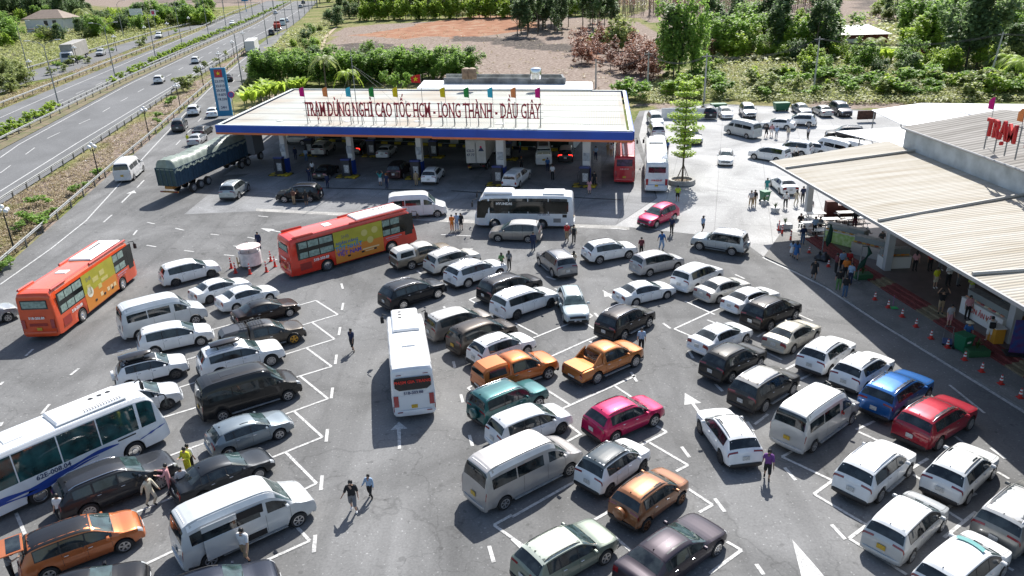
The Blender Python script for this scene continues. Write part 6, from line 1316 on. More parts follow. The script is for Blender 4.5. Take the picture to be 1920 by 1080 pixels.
# price sign
t = thing('price_sign', 'tall blue and white fuel price sign beside the slip road', 'sign', G(424, 222), R(8)); PB = mat('sign_blue', (.02, .20, .38), .5); b = MB(); b.box((0, 0, 4.2), (2.3, .45, 7.6), 0, bev=.05); b.build('frame', PB, t); b = MB(); b.box((0, -.24, 3.9), (1.5, .03, 5.2)); b.build('price_panel', mat('sign_white', (.68, .70, .72), .5), t); b = MB(); b.box((0, -.24, 7.15), (1.2, .04, 1.2)); b.build('logo_panel', mat('logo_red', (.45, .03, .05), .5), t)
b = MB(); pts = [V((.0, -.27, 7.15)) + V((sin(k * pi / 5), 0, cos(k * pi / 5))) * (.36 if k % 2 == 0 else .15) for k in range(10)]; b.add(pts, [tuple(range(10))]); b.build('star', mat('flag_yellow', FC_['yellow'], .8), t)
NV = mat('navy_lettering', (.03, .05, .12), .5)
for z, s_ in ((5.9, '23.070'), (5.2, '22.010'), (4.5, '20.320'), (3.8, '19.870'), (3.1, '18.250'), (1.8, '24H')): text(s_, .52, NV, (0, -.262, z), (1, 0, 0), (0, 0, 1), t, bold=.015)
t = thing('no_parking_sign', 'round pink red and blue no stopping sign beside the price sign', 'road sign', G(441, 222)); b = MB(); b.tube([(0, 0, 0), (0, 0, 3.8)], .05, 6); b.build('pole', STEEL, t); b = MB(); b.lathe([(0, -.06), (.52, -.06), (.52, 0), (0, 0)], 20, 0, 'y', (0, 0, 3.8)); b.build('disc', mat('sign_red', (.55, .03, .12), .5), t); b = MB(); b.lathe([(0, -.075), (.38, -.075)], 20, 0, 'y', (0, 0, 3.8)); b.build('disc_centre', mat('sign_centre', (.10, .12, .38), .5), t)
# gantry sign far up the road
t = thing('gantry_sign', 'green overhead sign far up the expressway', 'road sign', T(595, 14)); b = MB(); b.tube([(0, 0, 0), (0, 0, 9)], .25, 6); b.tube([(0, 0, 8.5), (-18, 0, 8.5)], .2, 6); b.build('gantry', STEEL, t); b = MB(); b.box((-14, -.4, 8.6), (13, .2, 4.2)); b.build('panel', mat('sign_green', (.0, .28, .14), .5), t)
for z in (9.3, 7.8): b = MB(); b.box((-14, -.52, z), (8, .05, .7)); b.build('caption', WHITE, t)
t = thing('billboard', 'blue and white post sign at the far left side of the expressway', 'sign', T(462, 22)); b = MB(); b.tube([(0, 0, 0), (0, 0, 5)], .15, 6); b.box((0, 0, 7.5), (3, .4, 6)); b.build('panel', PB, t)
t = thing('billboard', 'small white billboard among the trees beyond the service road', 'billboard', T(262, 58)); b = MB(); b.tube([(-1.5, 0, 0), (-1.5, 0, 6)], .12, 5); b.tube([(1.5, 0, 0), (1.5, 0, 6)], .12, 5); b.build('post', STEEL, t); b = MB(); b.box((0, 0, 6.5), (4.6, .2, 2.2)); b.build('panel', WHITE, t)
t = thing('road_sign', 'square white sign with a red mark beyond the service road', 'road sign', T(294, 60)); b = MB(); b.tube([(0, 0, 0), (0, 0, 6)], .1, 5); b.build('post', STEEL, t); b = MB(); b.box((0, 0, 6.5), (1.7, .15, 2)); b.build('panel', WHITE, t); b = MB(); b.box((0, -.1, 6.5), (1.0, .05, 1.2)); b.build('symbol', mat('sign_red', (.55, .03, .12), .5), t)
# ---- lorries
def boxlorry(lab, pos, h, L_, W2, zb, zt, boxM, cabM, decals=None):
    t = tilt(thing('lorry', lab, 'lorry', pos, h)); b = MB(); b.box((L_ / 2, 0, (zb + zt) / 2), (L_, W2, zt - zb), 0, bev=.04); b.build('cargo_box', boxM, t)
    b = MB(); b.box((L_ / 2 + .8, 0, zb - .15), (L_ + 2.2, .9, .26), 0); b.build('chassis', DARK, t)
    b = MB(); x = L_ + .15; b.add([(x, -W2 / 2 + .05, .6), (x + 1.9, -W2 / 2 + .12, .6), (x + 1.95, -W2 / 2 + .14, 1.5), (x + 1.55, -W2 / 2 + .2, 2.75), (x, -W2 / 2 + .15, 2.9), (x, W2 / 2 - .05, .6), (x + 1.9, W2 / 2 - .12, .6), (x + 1.95, W2 / 2 - .14, 1.5), (x + 1.55, W2 / 2 - .2, 2.75), (x, W2 / 2 - .15, 2.9)],
        [(0, 1, 2, 3, 4), (9, 8, 7, 6, 5), (1, 6, 7, 2), (2, 7, 8, 3), (3, 8, 9, 4), (0, 4, 9, 5), (0, 5, 6, 1)]); b.build('cab', cabM, t); b = MB(); b.quad((x + 1.93, -1.0, 1.55), (x + 1.93, 1.0, 1.55), (x + 1.60, .92, 2.6), (x + 1.60, -.92, 2.6)); o = b.build('windshield', GLASS, t); o.location = (.02, 0, .02)
    for s in (-1, 1): b = MB(); y = s * (W2 / 2 - .13); b.quad((x + .5, y, 1.6), (x + 1.6, y, 1.6), (x + 1.3, y - s * .04, 2.5), (x + .5, y - s * .02, 2.5)); b.build('side_window', GLASS, t)
    m1, m2 = wheel_meshes(.50, .30, CHROME, 'bus')
    for xx in (1.4, 2.6, x + 1.2):
        for s in (-1, 1): o = obj('wheel', m1, t, (xx, s * (W2 / 2 - .2), .5)); obj('rim', m2, o); o.rotation_euler = (0, 0, pi if s > 0 else 0)
    b = MB(); b.box((-.02, 0, .85), (.1, W2 * .9, .2)); b.build('rear_bar', DARK, t)
    for s in (-1, 1): b = MB(); b.box((-.08, s * W2 * .38, .85), (.05, .3, .12)); b.build('taillight', LAMPR, t)
    if decals: decals(t)
    return t
BOXW = mat('box_white', (.62, .61, .58), .5, noise=.18, scale=1.2)
def dec(t):
    NVv = mat('navy_lettering', (.03, .05, .12), .5); text('62LD', .42, NVv, (-.03, .62, 2.65), (0, -1, 0), (0, 0, 1), t, bold=.01); text('47.77', .42, NVv, (-.03, .62, 2.15), (0, -1, 0), (0, 0, 1), t, bold=.01)
    for yy in (-.04, .04): b = MB(); b.tube([(-.03, yy, 1.0), (-.03, yy, 3.6)], .02, 5); b.build('door_bar', STEEL, t)
    b = MB(); b.add([(-.03, -.3, 2.6), (-.03, -1.0, 2.6), (-.03, -.65, 3.2)], [(0, 1, 2)]); b.build('emblem', mat('navy_lettering', (.03, .05, .12), .5), t); b = MB(); b.lathe([(0, 0), (.13, 0)], 12, 0, 'y'); o = b.build('emblem', mat('sign_red', (.55, .03, .12), .5), t, None, (-.035, -.62, 3.1)); o.rotation_euler = (0, 0, pi / 2)
    b = MB(); b.box((-.05, .8, .72), (.03, .35, .2)); b.build('number_plate', PLATEY, t)
p = G(894, 324); boxlorry('white box lorry with a red and blue triangle emblem under the canopy', p, R(82), 7.2, 2.35, 1.15, 3.9, BOXW, mat('white_cab', (.66, .67, .68), .4), dec)
p = T(158, 106); p2 = T(105, 130); h = atan2(p2.y - p.y, p2.x - p.x); boxlorry('long grey box lorry with white cab on the service road', p, h, 13.5, 3.0, 1.1, 4.6, mat('box_grey', (.36, .34, .31), .6, noise=.2, scale=1), mat('white_cab', (.66, .67, .68), .4))
p = T(520, 58); boxlorry('small red lorry on the outer lane of the expressway', p, R(102), 3.0, 2.2, .9, 2.2, mat('lorry_red', (.35, .03, .02), .5), mat('lorry_red', (.35, .03, .02), .5))
p = T(471, 103); boxlorry('white and grey box lorry at the top of the slip road', p, R(100), 8.5, 2.45, .7, 3.5, mat('box_pale', (.60, .60, .58), .5), mat('white_cab', (.66, .67, .68), .4))
# tarpaulin semi trailer
A, B = G(365.5, 361), G(483, 304); d = B - A; h = atan2(d.y, d.x); n = V((-sin(h), cos(h), 0)); base = G(365.5, 361) + n * 1.15 - V((cos(h), sin(h), 0)) * 2.6
t = thing('tarpaulin_lorry', 'long lorry with blue sides and green tarpaulin reaching under the canopy', 'lorry', base, h); tilt(t); TB = mat('trailer_blue', (.035, .075, .12), .55, noise=.35, scale=1.5)
b = MB(); b.box((6.9, 0, 2.4), (13.8, 2.5, 2.0), 0); b.build('side_boards', TB, t)
b = MB()
for k in range(29):
    for s in (-1, 1): b.box((.2 + k * .48, s * 1.265, 2.35), (.07, .05, 1.95))
for yy in (-1.2, -.6, 0, .6, 1.2): b.box((-.05, yy, 2.4), (.06, .07, 2.0))
b.build('board_ribs', mat('rib_blue', (.035, .075, .12), .5), t)
b = MB(); b.box((-.01, 0, 2.4), (.06, 2.45, 2.0)); b.build('tailboard', mat('tail_blue', (.02, .06, .07), .5, noise=.3, scale=2), t)
b = MB(); nx, ny = 60, 14
for i in range(nx + 1):
    for j in range(ny + 1):
        u, v = i / nx, j / ny * 2 - 1; x = -.06 + 13.95 * u; y = v * 1.29; z = 3.45 + .85 * (1 - abs(v) ** 4) * (.9 + .1 * sin(x * 1.3)) + .05 * sin(x * 6 + v * 3) + .03 * sin(x * 15 + v * 9)
        if abs(v) > .93: z = 3.0 + .10 * sin(x * 5.2) + .05 * sin(x * 13); y *= 1.02
        if i == 0: z = min(z, 3.3) - .1
        b.v.append((x, y, z))
for i in range(nx):
    for j in range(ny): a = i * (ny + 1) + j; b.f.append((a, a + ny + 1, a + ny + 2, a + 1)); b.m.append(0)
b.build('tarpaulin', mat('green_tarp', (.26, .31, .265), .5, noise=.25, scale=1.5), t, 60)
b = MB(); b.box((5.5, 0, 1.2), (11, 1.0, .3)); b.box((-.02, 0, .75), (.15, 2.3, .16)); b.build('chassis', mat('chassis_orange', (.40, .18, .03), .6, noise=.4, scale=3), t)
m1, m2 = wheel_meshes(.52, .34, ALLOY, 'bus')
for x in (2.6, 3.95, 5.3, 12.2, 13.6, 16.6):
    for s in (-1, 1): o = obj('wheel', m1, t, (x, s * 1.05, .52)); obj('rim', m2, o); o.rotation_euler = (0, 0, pi if s > 0 else 0)
b = MB(); b.box((14, 0, .95), (6.5, .9, .3)); b.build('tractor_frame', DARK, t); b = MB(); b.box((16.4, 0, 2.2), (2.2, 2.45, 2.6), 0, bev=.15); b.build('cab', mat('cab_grey', (.20, .22, .25), .4), t)
for s in (-1, 1): b = MB(); b.lathe([(0, -.3), (.35, -.3), (.35, .3), (0, .3)], 14, 0, 'y', (13.6, s * .9, .9)); b.build('fuel_tank', CHROME, t)
for s in (-1, 1): b = MB(); b.box((-.1, s * .9, .78), (.06, .4, .14)); b.build('taillight', LAMPR, t)
# ---------------------------------------------------------------- guard rails, lamps, poles, wires
def rail_thing(name, label, L, y0, y1, h=.75, step=4.0, off=0, postM=STEEL, beams=1, dz=0, maxp=95):
    P = []; n = 120
    for k in range(n + 1):
        y = y1 + (y0 - y1) * (1 - k / n) ** 1.9; P.append(T(atY(L, y), y))
    P = side(P, off); D = [0]
    for a, b in zip(P, P[1:]): D.append(D[-1] + (b - a).length)
    t = thing(name, label, 'guard rail', (0, 0, 0))
    for q in range(beams):
        b = MB(); zz = h - q * .32
        for i in range(len(P) - 1):
            a, c = P[i], P[i + 1]; d = (c - a); d.z = 0
            if d.length < .01: continue
            d.normalize(); nn = V((d.y, -d.x, 0))
            prof = [(-.16, 0), (-.08, .06), (0, .01), (.08, .06), (.16, 0)]
            for (u0, w0), (u1, w1) in zip(prof, prof[1:]): b.quad(a + V((0, 0, zz + u0)) + nn * w0, c + V((0, 0, zz + u0)) + nn * w0, c + V((0, 0, zz + u1)) + nn * w1, a + V((0, 0, zz + u1)) + nn * w1)
        b.build('beam', STEEL, t)
    s = 0; cnt = 0; pm = MB(); pm.box((0, 0, h * .5), (.12, .16, h + .1), 0); me = pm.mesh('post', postM)
    import bisect
    while s < D[-1] and cnt < maxp:
        i = min(len(P) - 2, max(0, bisect.bisect(D, s) - 1)); k = (s - D[i]) / max(1e-6, D[i + 1] - D[i]); p = P[i] + (P[i + 1] - P[i]) * k; o = obj('post', me, t, p); s += step; cnt += 1
    return t
PD = mat('rusty_dark_post', (.10, .10, .09), .8)
rail_thing('guard_rail', 'steel guard rail between the slip road and the littered verge', [(-60, 560), (0, 507), (215, 317), (277, 265), (400, 155), (462, 97)], 560, 98, .8, 4, 0, PD)
rail_thing('guard_rail', 'steel guard rail with dark posts along the right side of the expressway', [(-60, 430), (0, 385), (160, 282), (325, 174), (458, 90)], 430, 91, .8, 3.5, .3, PD)
rail_thing('guard_rail', 'steel guard rail on the right side of the median hedge', [(-80, 315), (0, 270), (240, 150), (380, 87), (480, 42), (549, 3)], 315, 6, .8, 4, 0, PD)
rail_thing('guard_rail', 'steel guard rail on the left side of the median hedge', [(-80, 296), (0, 258), (104, 209), (237, 144), (380, 82)], 296, 84, .7, 3, 0, PD)
rail_thing('guard_rail', 'steel guard rail on the left side of the far carriageway', [(-60, 232), (0, 202), (205, 121), (380, 53), (440, 24), (520, -5)], 232, 6, .8, 4, 0, PD)
rail_thing('guard_rail', 'steel guard rail along the outer side of the service road', [(-20, 160), (42, 136), (160, 102), (295, 62), (425, 32)], 160, 34, .8, 4, 0, PD)
GL = mat('white_globe', (.80, .80, .80), .3)
def globe_lamp(px, py, lab, h=4.2):
    t = thing('globe_street_lamp', lab, 'street lamp', T(px, py), random.random() * 3, 'globe lamps on the verges'); b = MB(); b.tube([(0, 0, 0), (0, 0, .8), (0, 0, h - .5)], [.13, .08, .055], 8); b.build('post', DARK, t)
    for k in range(5):
        a = 2 * pi * k / 4; r = .42 if k < 4 else 0; z = h - .35 if k < 4 else h
        if k < 4: b = MB(); b.tube([(0, 0, h - .75), (r * .7 * cos(a), r * .7 * sin(a), h - .7), (r * cos(a), r * sin(a), z)], .025, 5); b.build('arm', DARK, t)
        b = MB(); b.lathe([(.02, -.2), (.13, -.16), (.2, -.06), (.21, .03), (.16, .14), (.07, .2), (0, .21)], 12, 0, 'z', (r * cos(a), r * sin(a), z + .12)); b.build('globe', GL, t, 80)
for i, (x, y, w_) in enumerate(((28, 472, 'nearest at the lower left'), (187, 336, 'behind the white minibus on the slip road'), (280, 257, 'on the verge left of the dark off roader'), (339, 205, 'on the verge left of the white crossover'), (382, 163, 'left of the price sign on the verge'), (415, 135, 'on the verge above the price sign'), (440, 110, 'on the verge before the box lorry'), (459, 90, 'farthest on the verge'))): globe_lamp(x, y, 'black post lamp with white globes, ' + w_)
for x, y, w_ in ((63, 150, 'left of the box lorry'), (146, 120, 'right behind the box lorry'), (219, 96, 'on the far verge past the silver off roader'), (275, 76, 'beside the small white billboard'), (317, 68, 'on the far verge near the square sign'), (357, 56, 'farthest beyond the far carriageway')): globe_lamp(x, y, 'white globe lamp beyond the far carriageway, ' + w_)
HL = None
def high_lamp(px, py, lab, double=True, h=10.5, grp='tall lamp posts along the expressway', dirn=1):
    global HL
    t = thing('highway_lamp', lab, 'street lamp', T(px, py), R(102), grp)
    if HL is None:
        HL = {}
        b = MB(); b.tube([(0, 0, 0), (0, 0, h)], [.13, .07], 7); HL['post'] = b.mesh('post', STEEL, 50)
        for s in (-1, 1):
            b = MB(); b.tube([(0, 0, h - .1), (0, s * .7, h + .75), (0, s * 2.1, h + 1.1)], .05, 6); HL['arm%d' % s] = b.mesh('arm', STEEL, 50)
            b = MB(); b.box((0, s * 2.5, h + 1.1), (.32, .9, .16), 0, bev=.05); HL['head%d' % s] = b.mesh('lamp_head', mat('lamp_head', (.55, .56, .56), .4))
    obj('post', HL['post'], t)
    for s in ((-1, 1) if double else (dirn,)): obj('arm', HL['arm%d' % s], t); obj('lamp_head', HL['head%d' % s], t)
md = [(111, 200), (216, 144), (292, 109), (342, 87), (391, 64), (424, 50), (452, 38), (474, 29), (494, 20), (512, 13)]
for i, p in enumerate(md): high_lamp(*p, 'tall twin armed lamp in the median hedge, number %s from us' % ('one two three four five six seven eight nine ten'.split()[i]))
for i, p in enumerate(((456, 168), (502, 83), (521, 66), (538, 56), (551, 48), (562, 38), (572, 30), (580, 23), (586, 17), (591, 10))): high_lamp(*p, 'tall lamp at the right edge of the slip road and expressway, number %s from us' % ('one two three four five six seven eight nine ten'.split()[i]), False, dirn=1, grp='single armed lamps on the right side')
for i, p in enumerate(((54, 134), (232, 70), (335, 42), (375, 32), (420, 18))): high_lamp(*p, 'tall lamp beyond the service road, number %s from the left' % ('one two three four five'.split()[i]), False, dirn=-1, grp='single armed lamps beyond the service road')
def utility(px, py, h, lab, lean=0):
    t = thing('utility_pole', lab, 'utility pole', T(px, py), 0, 'concrete power poles behind the yard'); b = MB(); b.tube([(0, 0, 0), (lean, 0, h)], [.18, .11], 8); b.build('pole', mat('pole_concrete', (.42, .41, .38), .8), t); b = MB(); b.box((lean, 0, h - .4), (1.6, .12, .12)); b.build('cross_arm', STEEL, t)
    p = T(px, py); return V((p.x + lean, p.y, p.z + h - .35))
w1 = utility(1525, 172, 8.9, 'concrete power pole in front of the shrubs above the yard cars'); w2 = utility(1853, 158, 8.5, 'concrete power pole at the right end of the shrubs', .8); w3 = utility(1214, 168, 6.5, 'concrete power pole behind the canopy near the dry bushes'); w0 = utility(1117, 165, 5.0, 'short concrete pole behind the canopy corner'); w4 = utility(1320, 190, 7.5, 'slim concrete pole behind the tiered tree'); 
cb = thing('power_line', 'power cables strung between the concrete poles behind the yard', 'cable', (0, 0, 0))
for a, b_ in ((w0, w3), (w3, w4), (w4, w1), (w1, w2), (w2, w2 + V((60, -8, 0)))):
    for o_ in (-.6, 0, .6):
        pts = [a + (b_ - a) * (k / 8) + V((0, o_ * .3, -1.4 * (1 - (k / 4 - 1) ** 2) + o_ * .15)) for k in range(9)]; b = MB(); b.tube(pts, .03, 4); b.build('wire', DARK, cb)
# ---------------------------------------------------------------- houses
def house(lab, q, hz, rz, wM, rM):
    t = thing('house', lab, 'house', (0, 0, 0)); q = [V(p) for p in q]; z0 = min(p.z for p in q) - .1; mb = MB(); mb.prism([p.xy for p in q], z0, z0 + hz); mb.build('wall', wM, t)
    c = sum(q, V()) / 4; a = (q[0] + q[3]) / 2; b = (q[1] + q[2]) / 2; m0 = a + (b - a) * .28; m1 = a + (b - a) * .72; e = [c + (p - c) * 1.12 for p in q]; zt = z0 + hz + rz; mb = MB()
    E_ = [V((p.x, p.y, z0 + hz)) for p in e]; r0, r1 = V((m0.x, m0.y, zt)), V((m1.x, m1.y, zt)); mb.add(E_ + [r0, r1], [(0, 1, 5, 4), (1, 2, 5), (2, 3, 4, 5), (3, 0, 4), (3, 2, 1, 0)]); mb.build('roof', rM, t); return t, z0
qa, qb = T(52, 62), T(122, 60); d = qb - qa; n = V((-d.y, d.x, 0)).normalized() * 10
ht, z0 = house('white house with brown hip roof among the trees at the far left', [qa, qb, qb + n, qa + n], 5.0, 3, CONW, mat('brown_roof', (.26, .20, .16), .8, noise=.2, scale=1)); 
for u in (.55, .78): c = qa + d * u - n * .003; mb = MB(); mb.box((c.x, c.y, z0 + 3.4), (1.4, .12, 1.8), 0, atan2(d.y, d.x)); mb.build('window', GLASS, ht)
mb = MB(); c = qa + d * .55 - n * .3; mb.box((c.x, c.y, z0 + 1.6), (d.length * .6, 5, .3), 0, atan2(d.y, d.x)); mb.build('porch_roof', mat('brown_roof', (.26, .20, .16), .8, noise=.2, scale=1), ht)
qa, qb = T(1566, 92), T(1662, 90); d = qb - qa; n = V((-d.y, d.x, 0)).normalized() * 9
ht, z0 = house('brick house with pale grey sheet roof among the shrubs at the right', [qa, qb, qb + n, qa + n], 3.2, 1.9, mat('red_brick', (.20, .06, .045), .9, noise=.3, scale=2), mat('pale_sheet_roof', (.46, .47, .42), .5))
mb = MB(); c = qa + d * .25 - n * .05; mb.box((c.x, c.y, z0 + 1.9), (3, 1.2, .8)); mb.build('water_tank', CONW, ht)
qa = T(1712, 112); mb = MB(); mb.box((qa.x, qa.y, qa.z + 1.1), (3, 2.4, 2.2)); o = mb.build('shed', mat('red_brick', (.20, .06, .045), .9, noise=.3, scale=2)); tag(o, 'small dark brick shed in front of the brick house', 'shed')
# bits along the yard edge
for i, (x, y, r) in enumerate(((1417, 208, .8), (1425, 209, .9), (1433, 208, .8), (1440, 209, .85), (1448, 208, .9), (1456, 208, .8), (1478, 209, .8))):
    p = G(x, y); o = bags([(x, y, r)], '', 0).build('rubbish_bag', mat('black_bag', (.02, .02, .025), .3), None, 60); tag(o, 'black rubbish bag at the back edge of the yard, %s from the left' % ('first', 'second', 'third', 'fourth', 'fifth', 'sixth', 'last')[i], 'rubbish bag', 'rubbish bags at the yard edge')
def skip(px, py, lab):
    t = thing('skip_bin', lab, 'skip', G(px, py)); gm = mat('skip_green', (.012, .11, .05), .5); b = MB(); b.add([(-.9, -.6, .2), (.9, -.6, .2), (.9, .6, .2), (-.9, .6, .2), (-1.15, -.75, 1.3), (1.15, -.75, 1.3), (1.15, .75, 1.3), (-1.15, .75, 1.3)], [(3, 2, 1, 0), (0, 1, 5, 4), (1, 2, 6, 5), (2, 3, 7, 6), (3, 0, 4, 7)]); b.build('body', gm, t); b = MB(); b.box((0, 0, 1.25), (2.3, 1.5, .08)); b.build('rim', gm, t)
    for s in (-1, 1): b = MB(); b.lathe([(0, -.05), (.2, -.05), (.2, .05), (0, .05)], 10, 0, 'y', (s * .8, -.5, .2)); b.build('wheel', TYRE, t)
skip(1346, 210, 'green skip between the black off roader and white saloon at the yard edge'); skip(1464, 208, 'green skip between the rubbish bags at the yard edge')
p = G(1240, 223); mb = MB(); wallstrip(mb, p, G(1345, 224), p.z, p.z + 1.6, .2); o = mb.build('yard_wall', CONW); tag(o, 'low white wall behind the tiered tree', 'wall')
t = thing('round_tree_bed', 'round concrete kerb ring at the foot of the tiered tree', 'tree bed', G(1278, 343)); b = MB(); b.lathe([(1.05, 0), (1.5, 0), (1.45, .45), (1.15, .45), (1.05, .2)], 24); b.build('ring', KERB, t, 40); b = MB(); b.lathe([(0, .22), (1.08, .22)], 20); b.build('soil', mat('bed_soil', (.12, .09, .06), .9), t)
# ---------------------------------------------------------------- plants
def leafmat(name, c, c2, tr=.42):
    M = bpy.data.materials.new(name); M.use_nodes = True; N = M.node_tree; b = N.nodes['Principled BSDF']; b.inputs['Roughness'].default_value = .55; b.inputs['Specular IOR Level'].default_value = .35
    at = N.nodes.new('ShaderNodeAttribute'); at.attribute_name = 'shade'; oi = N.nodes.new('ShaderNodeObjectInfo'); ad = N.nodes.new('ShaderNodeMath'); ad.operation = 'MULTIPLY_ADD'; ad.inputs[1].default_value = .35; N.links.new(oi.outputs['Random'], ad.inputs[0]); N.links.new(at.outputs['Fac'], ad.inputs[2])
    r = N.nodes.new('ShaderNodeValToRGB'); e = r.color_ramp.elements; e[0].position = .1; e[0].color = (*c2, 1); e[1].position = 1.1 if 0 else 1; e[1].color = (*c, 1); N.links.new(ad.outputs[0], r.inputs[0]); N.links.new(r.outputs[0], b.inputs['Base Color'])
    tl = N.nodes.new('ShaderNodeBsdfTranslucent'); mx = N.nodes.new('ShaderNodeMixShader'); mx.inputs[0].default_value = tr; hs = N.nodes.new('ShaderNodeHueSaturation'); hs.inputs['Value'].default_value = 1.9; N.links.new(r.outputs[0], hs.inputs['Color']); N.links.new(hs.outputs[0], tl.inputs[0]); N.links.new(b.outputs[0], mx.inputs[1]); N.links.new(tl.outputs[0], mx.inputs[2]); N.links.new(mx.outputs[0], N.nodes['Material Output'].inputs[0]); return M
BARK = mat('bark', (.16, .13, .10), .9, noise=.4, scale=4)
class LB:
    def __init__(s): s.v = []; s.f = []; s.c = []
    def leaf(s, p, sz, sh, up=.5):
        a = random.random() * 2 * pi; t = random.uniform(-.5, .5) * (1 - up * .5); d = V((cos(a), sin(a), t)).normalized(); e = d.cross(V((random.gauss(0, .55), random.gauss(0, .55), 1))).normalized()
        o = len(s.v); w_ = sz * .45; s.v += [tuple(p - d * sz * .5), tuple(p + e * w_), tuple(p + d * sz * .5), tuple(p - e * w_)]; s.f.append((o, o + 1, o + 2, o + 3)); s.c += [sh] * 4
    def mesh(s, name, M):
        me = bpy.data.meshes.new(name); me.from_pydata(s.v, [], s.f); me.materials.append(M); a = me.attributes.new('shade', 'FLOAT', 'POINT'); a.data.foreach_set('value', s.c); return me
def crown(blobs, n, sz, shell=.55):
    L_ = LB(); tot = sum(b[1] ** 2 * b[2] for b in blobs)
    for (c, r, hz) in blobs:
        k = max(8, int(n * r * r * hz / tot)); c = V(c); 
        subs = [(V((random.gauss(0, 1), random.gauss(0, 1), random.gauss(0, 1))).normalized() * random.uniform(.45, .95), random.uniform(.25, .5)) for _ in range(12)]
        for _ in range(k):
            s_, sr_ = random.choice(subs); q = V((random.gauss(0, 1), random.gauss(0, 1), random.gauss(0, 1))).normalized() * sr_ * random.random() ** .4
            p = (s_ + q); p = V((p.x * r, p.y * r, p.z * hz)) + c
            L_.leaf(p, sz * random.uniform(.6, 1.3), random.random() * .75)
    return L_
def trunkmesh(h, r, limbs=4, spread=1.0):
    b = MB(); b.tube([(0, 0, -.2), (.05, .03, h * .5), (0, 0, h)], [r, r * .75, r * .45], 7)
    for k in range(limbs):
        a = 2 * pi * k / max(1, limbs) + random.random(); z = h * random.uniform(.5, .85); b.tube([(0, 0, z), (spread * .5 * cos(a), spread * .5 * sin(a), z + spread * .5), (spread * cos(a), spread * sin(a), z + spread * 1.1)], [r * .45, r * .3, r * .12], 5)
    return b.mesh('trunk', BARK, 60)
LG = leafmat('leaf_green', (.26, .39, .08), (.10, .18, .04)); LD = leafmat('leaf_dark', (.19, .27, .12), (.075, .12, .05), .38); LY = leafmat('leaf_yellow_green', (.38, .48, .07), (.17, .26, .04)); LE = leafmat('leaf_eucalyptus', (.17, .25, .09), (.06, .11, .045)); LR = leafmat('leaf_dry_red', (.34, .15, .09), (.17, .10, .075), .25); LO = leafmat('leaf_olive', (.30, .34, .11), (.15, .19, .07), .38)
TR = {}
def rb(n, R_, H, z0, rr=(.35, .6)):
    return [((random.gauss(0, .45) * R_, random.gauss(0, .45) * R_, z0 + H * random.uniform(.1, .9)), R_ * random.uniform(*rr), H * random.uniform(.22, .38)) for _ in range(n)]
random.seed(11)
for k in range(3):
    TR['dense%d' % k] = (trunkmesh(3, .16, 5, 1.3), crown(rb(14, 2.7, 6, 1.0, (.42, .65)), 4200, .44).mesh('crown', LG))
    TR['dark%d' % k] = (trunkmesh(3, .18, 5, 1.3), crown(rb(13, 2.8, 6, 1.4, (.42, .65)), 3600, .46).mesh('crown', LD))
    TR['yel%d' % k] = (trunkmesh(2.4, .12, 5, 1.1), crown(rb(12, 2.5, 4.6, .5, (.42, .65)), 3200, .42).mesh('crown', LY))
    TR['olive%d' % k] = (trunkmesh(2.2, .10, 5, 1.0), crown(rb(12, 2.5, 4, .4, (.42, .65)), 2600, .40).mesh('crown', LO))
    TR['euc%d' % k] = (trunkmesh(8, .14, 5, 1.2), crown(rb(9, 1.9, 7, 5.5, (.35, .6)), 1900, .45).mesh('crown', LE))
    TR['eucg%d' % k] = (trunkmesh(6, .16, 5, 1.2), crown(rb(12, 2.0, 7.5, 3.2, (.4, .65)), 3000, .46).mesh('crown', LD))
    TR['dry%d' % k] = (trunkmesh(2.6, .08, 9, 1.4), crown(rb(9, 2.0, 3.8, .5), 1500, .30).mesh('crown', LR))
    TR['bush%d' % k] = (trunkmesh(.6, .06, 4, .5), crown(rb(5, 1.0, 1.3, .25, (.5, .8)), 700, .26).mesh('crown', LG))
    TR['bushy%d' % k] = (trunkmesh(.6, .06, 4, .5), crown(rb(5, 1.0, 1.3, .25, (.5, .8)), 700, .26).mesh('crown', LY))
    TR['busho%d' % k] = (trunkmesh(.6, .06, 4, .5), crown(rb(5, 1.2, 1.5, .2, (.5, .8)), 600, .28).mesh('crown', LO))
# leafless wood
b = MB()
for k in range(26):
    a = random.random() * 6.3; z = random.uniform(3, 8); r_ = random.uniform(.6, 1.6); b.tube([(0, 0, z), (r_ * cos(a), r_ * sin(a), z + r_ * 1.3)], [.03, .012], 3)
b.tube([(0, 0, -.3), (0, 0, 9.5)], [.14, .04], 5); TR['bare0'] = (b.mesh('trunk', mat('grey_bark', (.22, .18, .16), .9), 60), crown(rb(5, 1.4, 4, 4.5), 160, .35).mesh('crown', LR))
NT = [0]
GRPN = dict(dense='bushy trees behind the canopy')
def tree(kind, p, s, label, grp=None, name='tree', v=None, sz=1.0):
    v = NT[0] % 3 if v is None else v; NT[0] += 1; key = kind + str(v) if kind + str(v) in TR else kind + '0'; tm, cm = TR[key]
    t = thing(name, label, 'bush' if name in ('bush', 'shrub') else 'tree', p, random.random() * 6.28, grp); s *= max(.6, 1 - p.z / CAMH * .9); t.scale = (s * random.uniform(.9, 1.15), s * random.uniform(.9, 1.15), s * sz * random.uniform(.9, 1.1))
    obj('trunk', tm, t); obj('crown', cm, t); return t
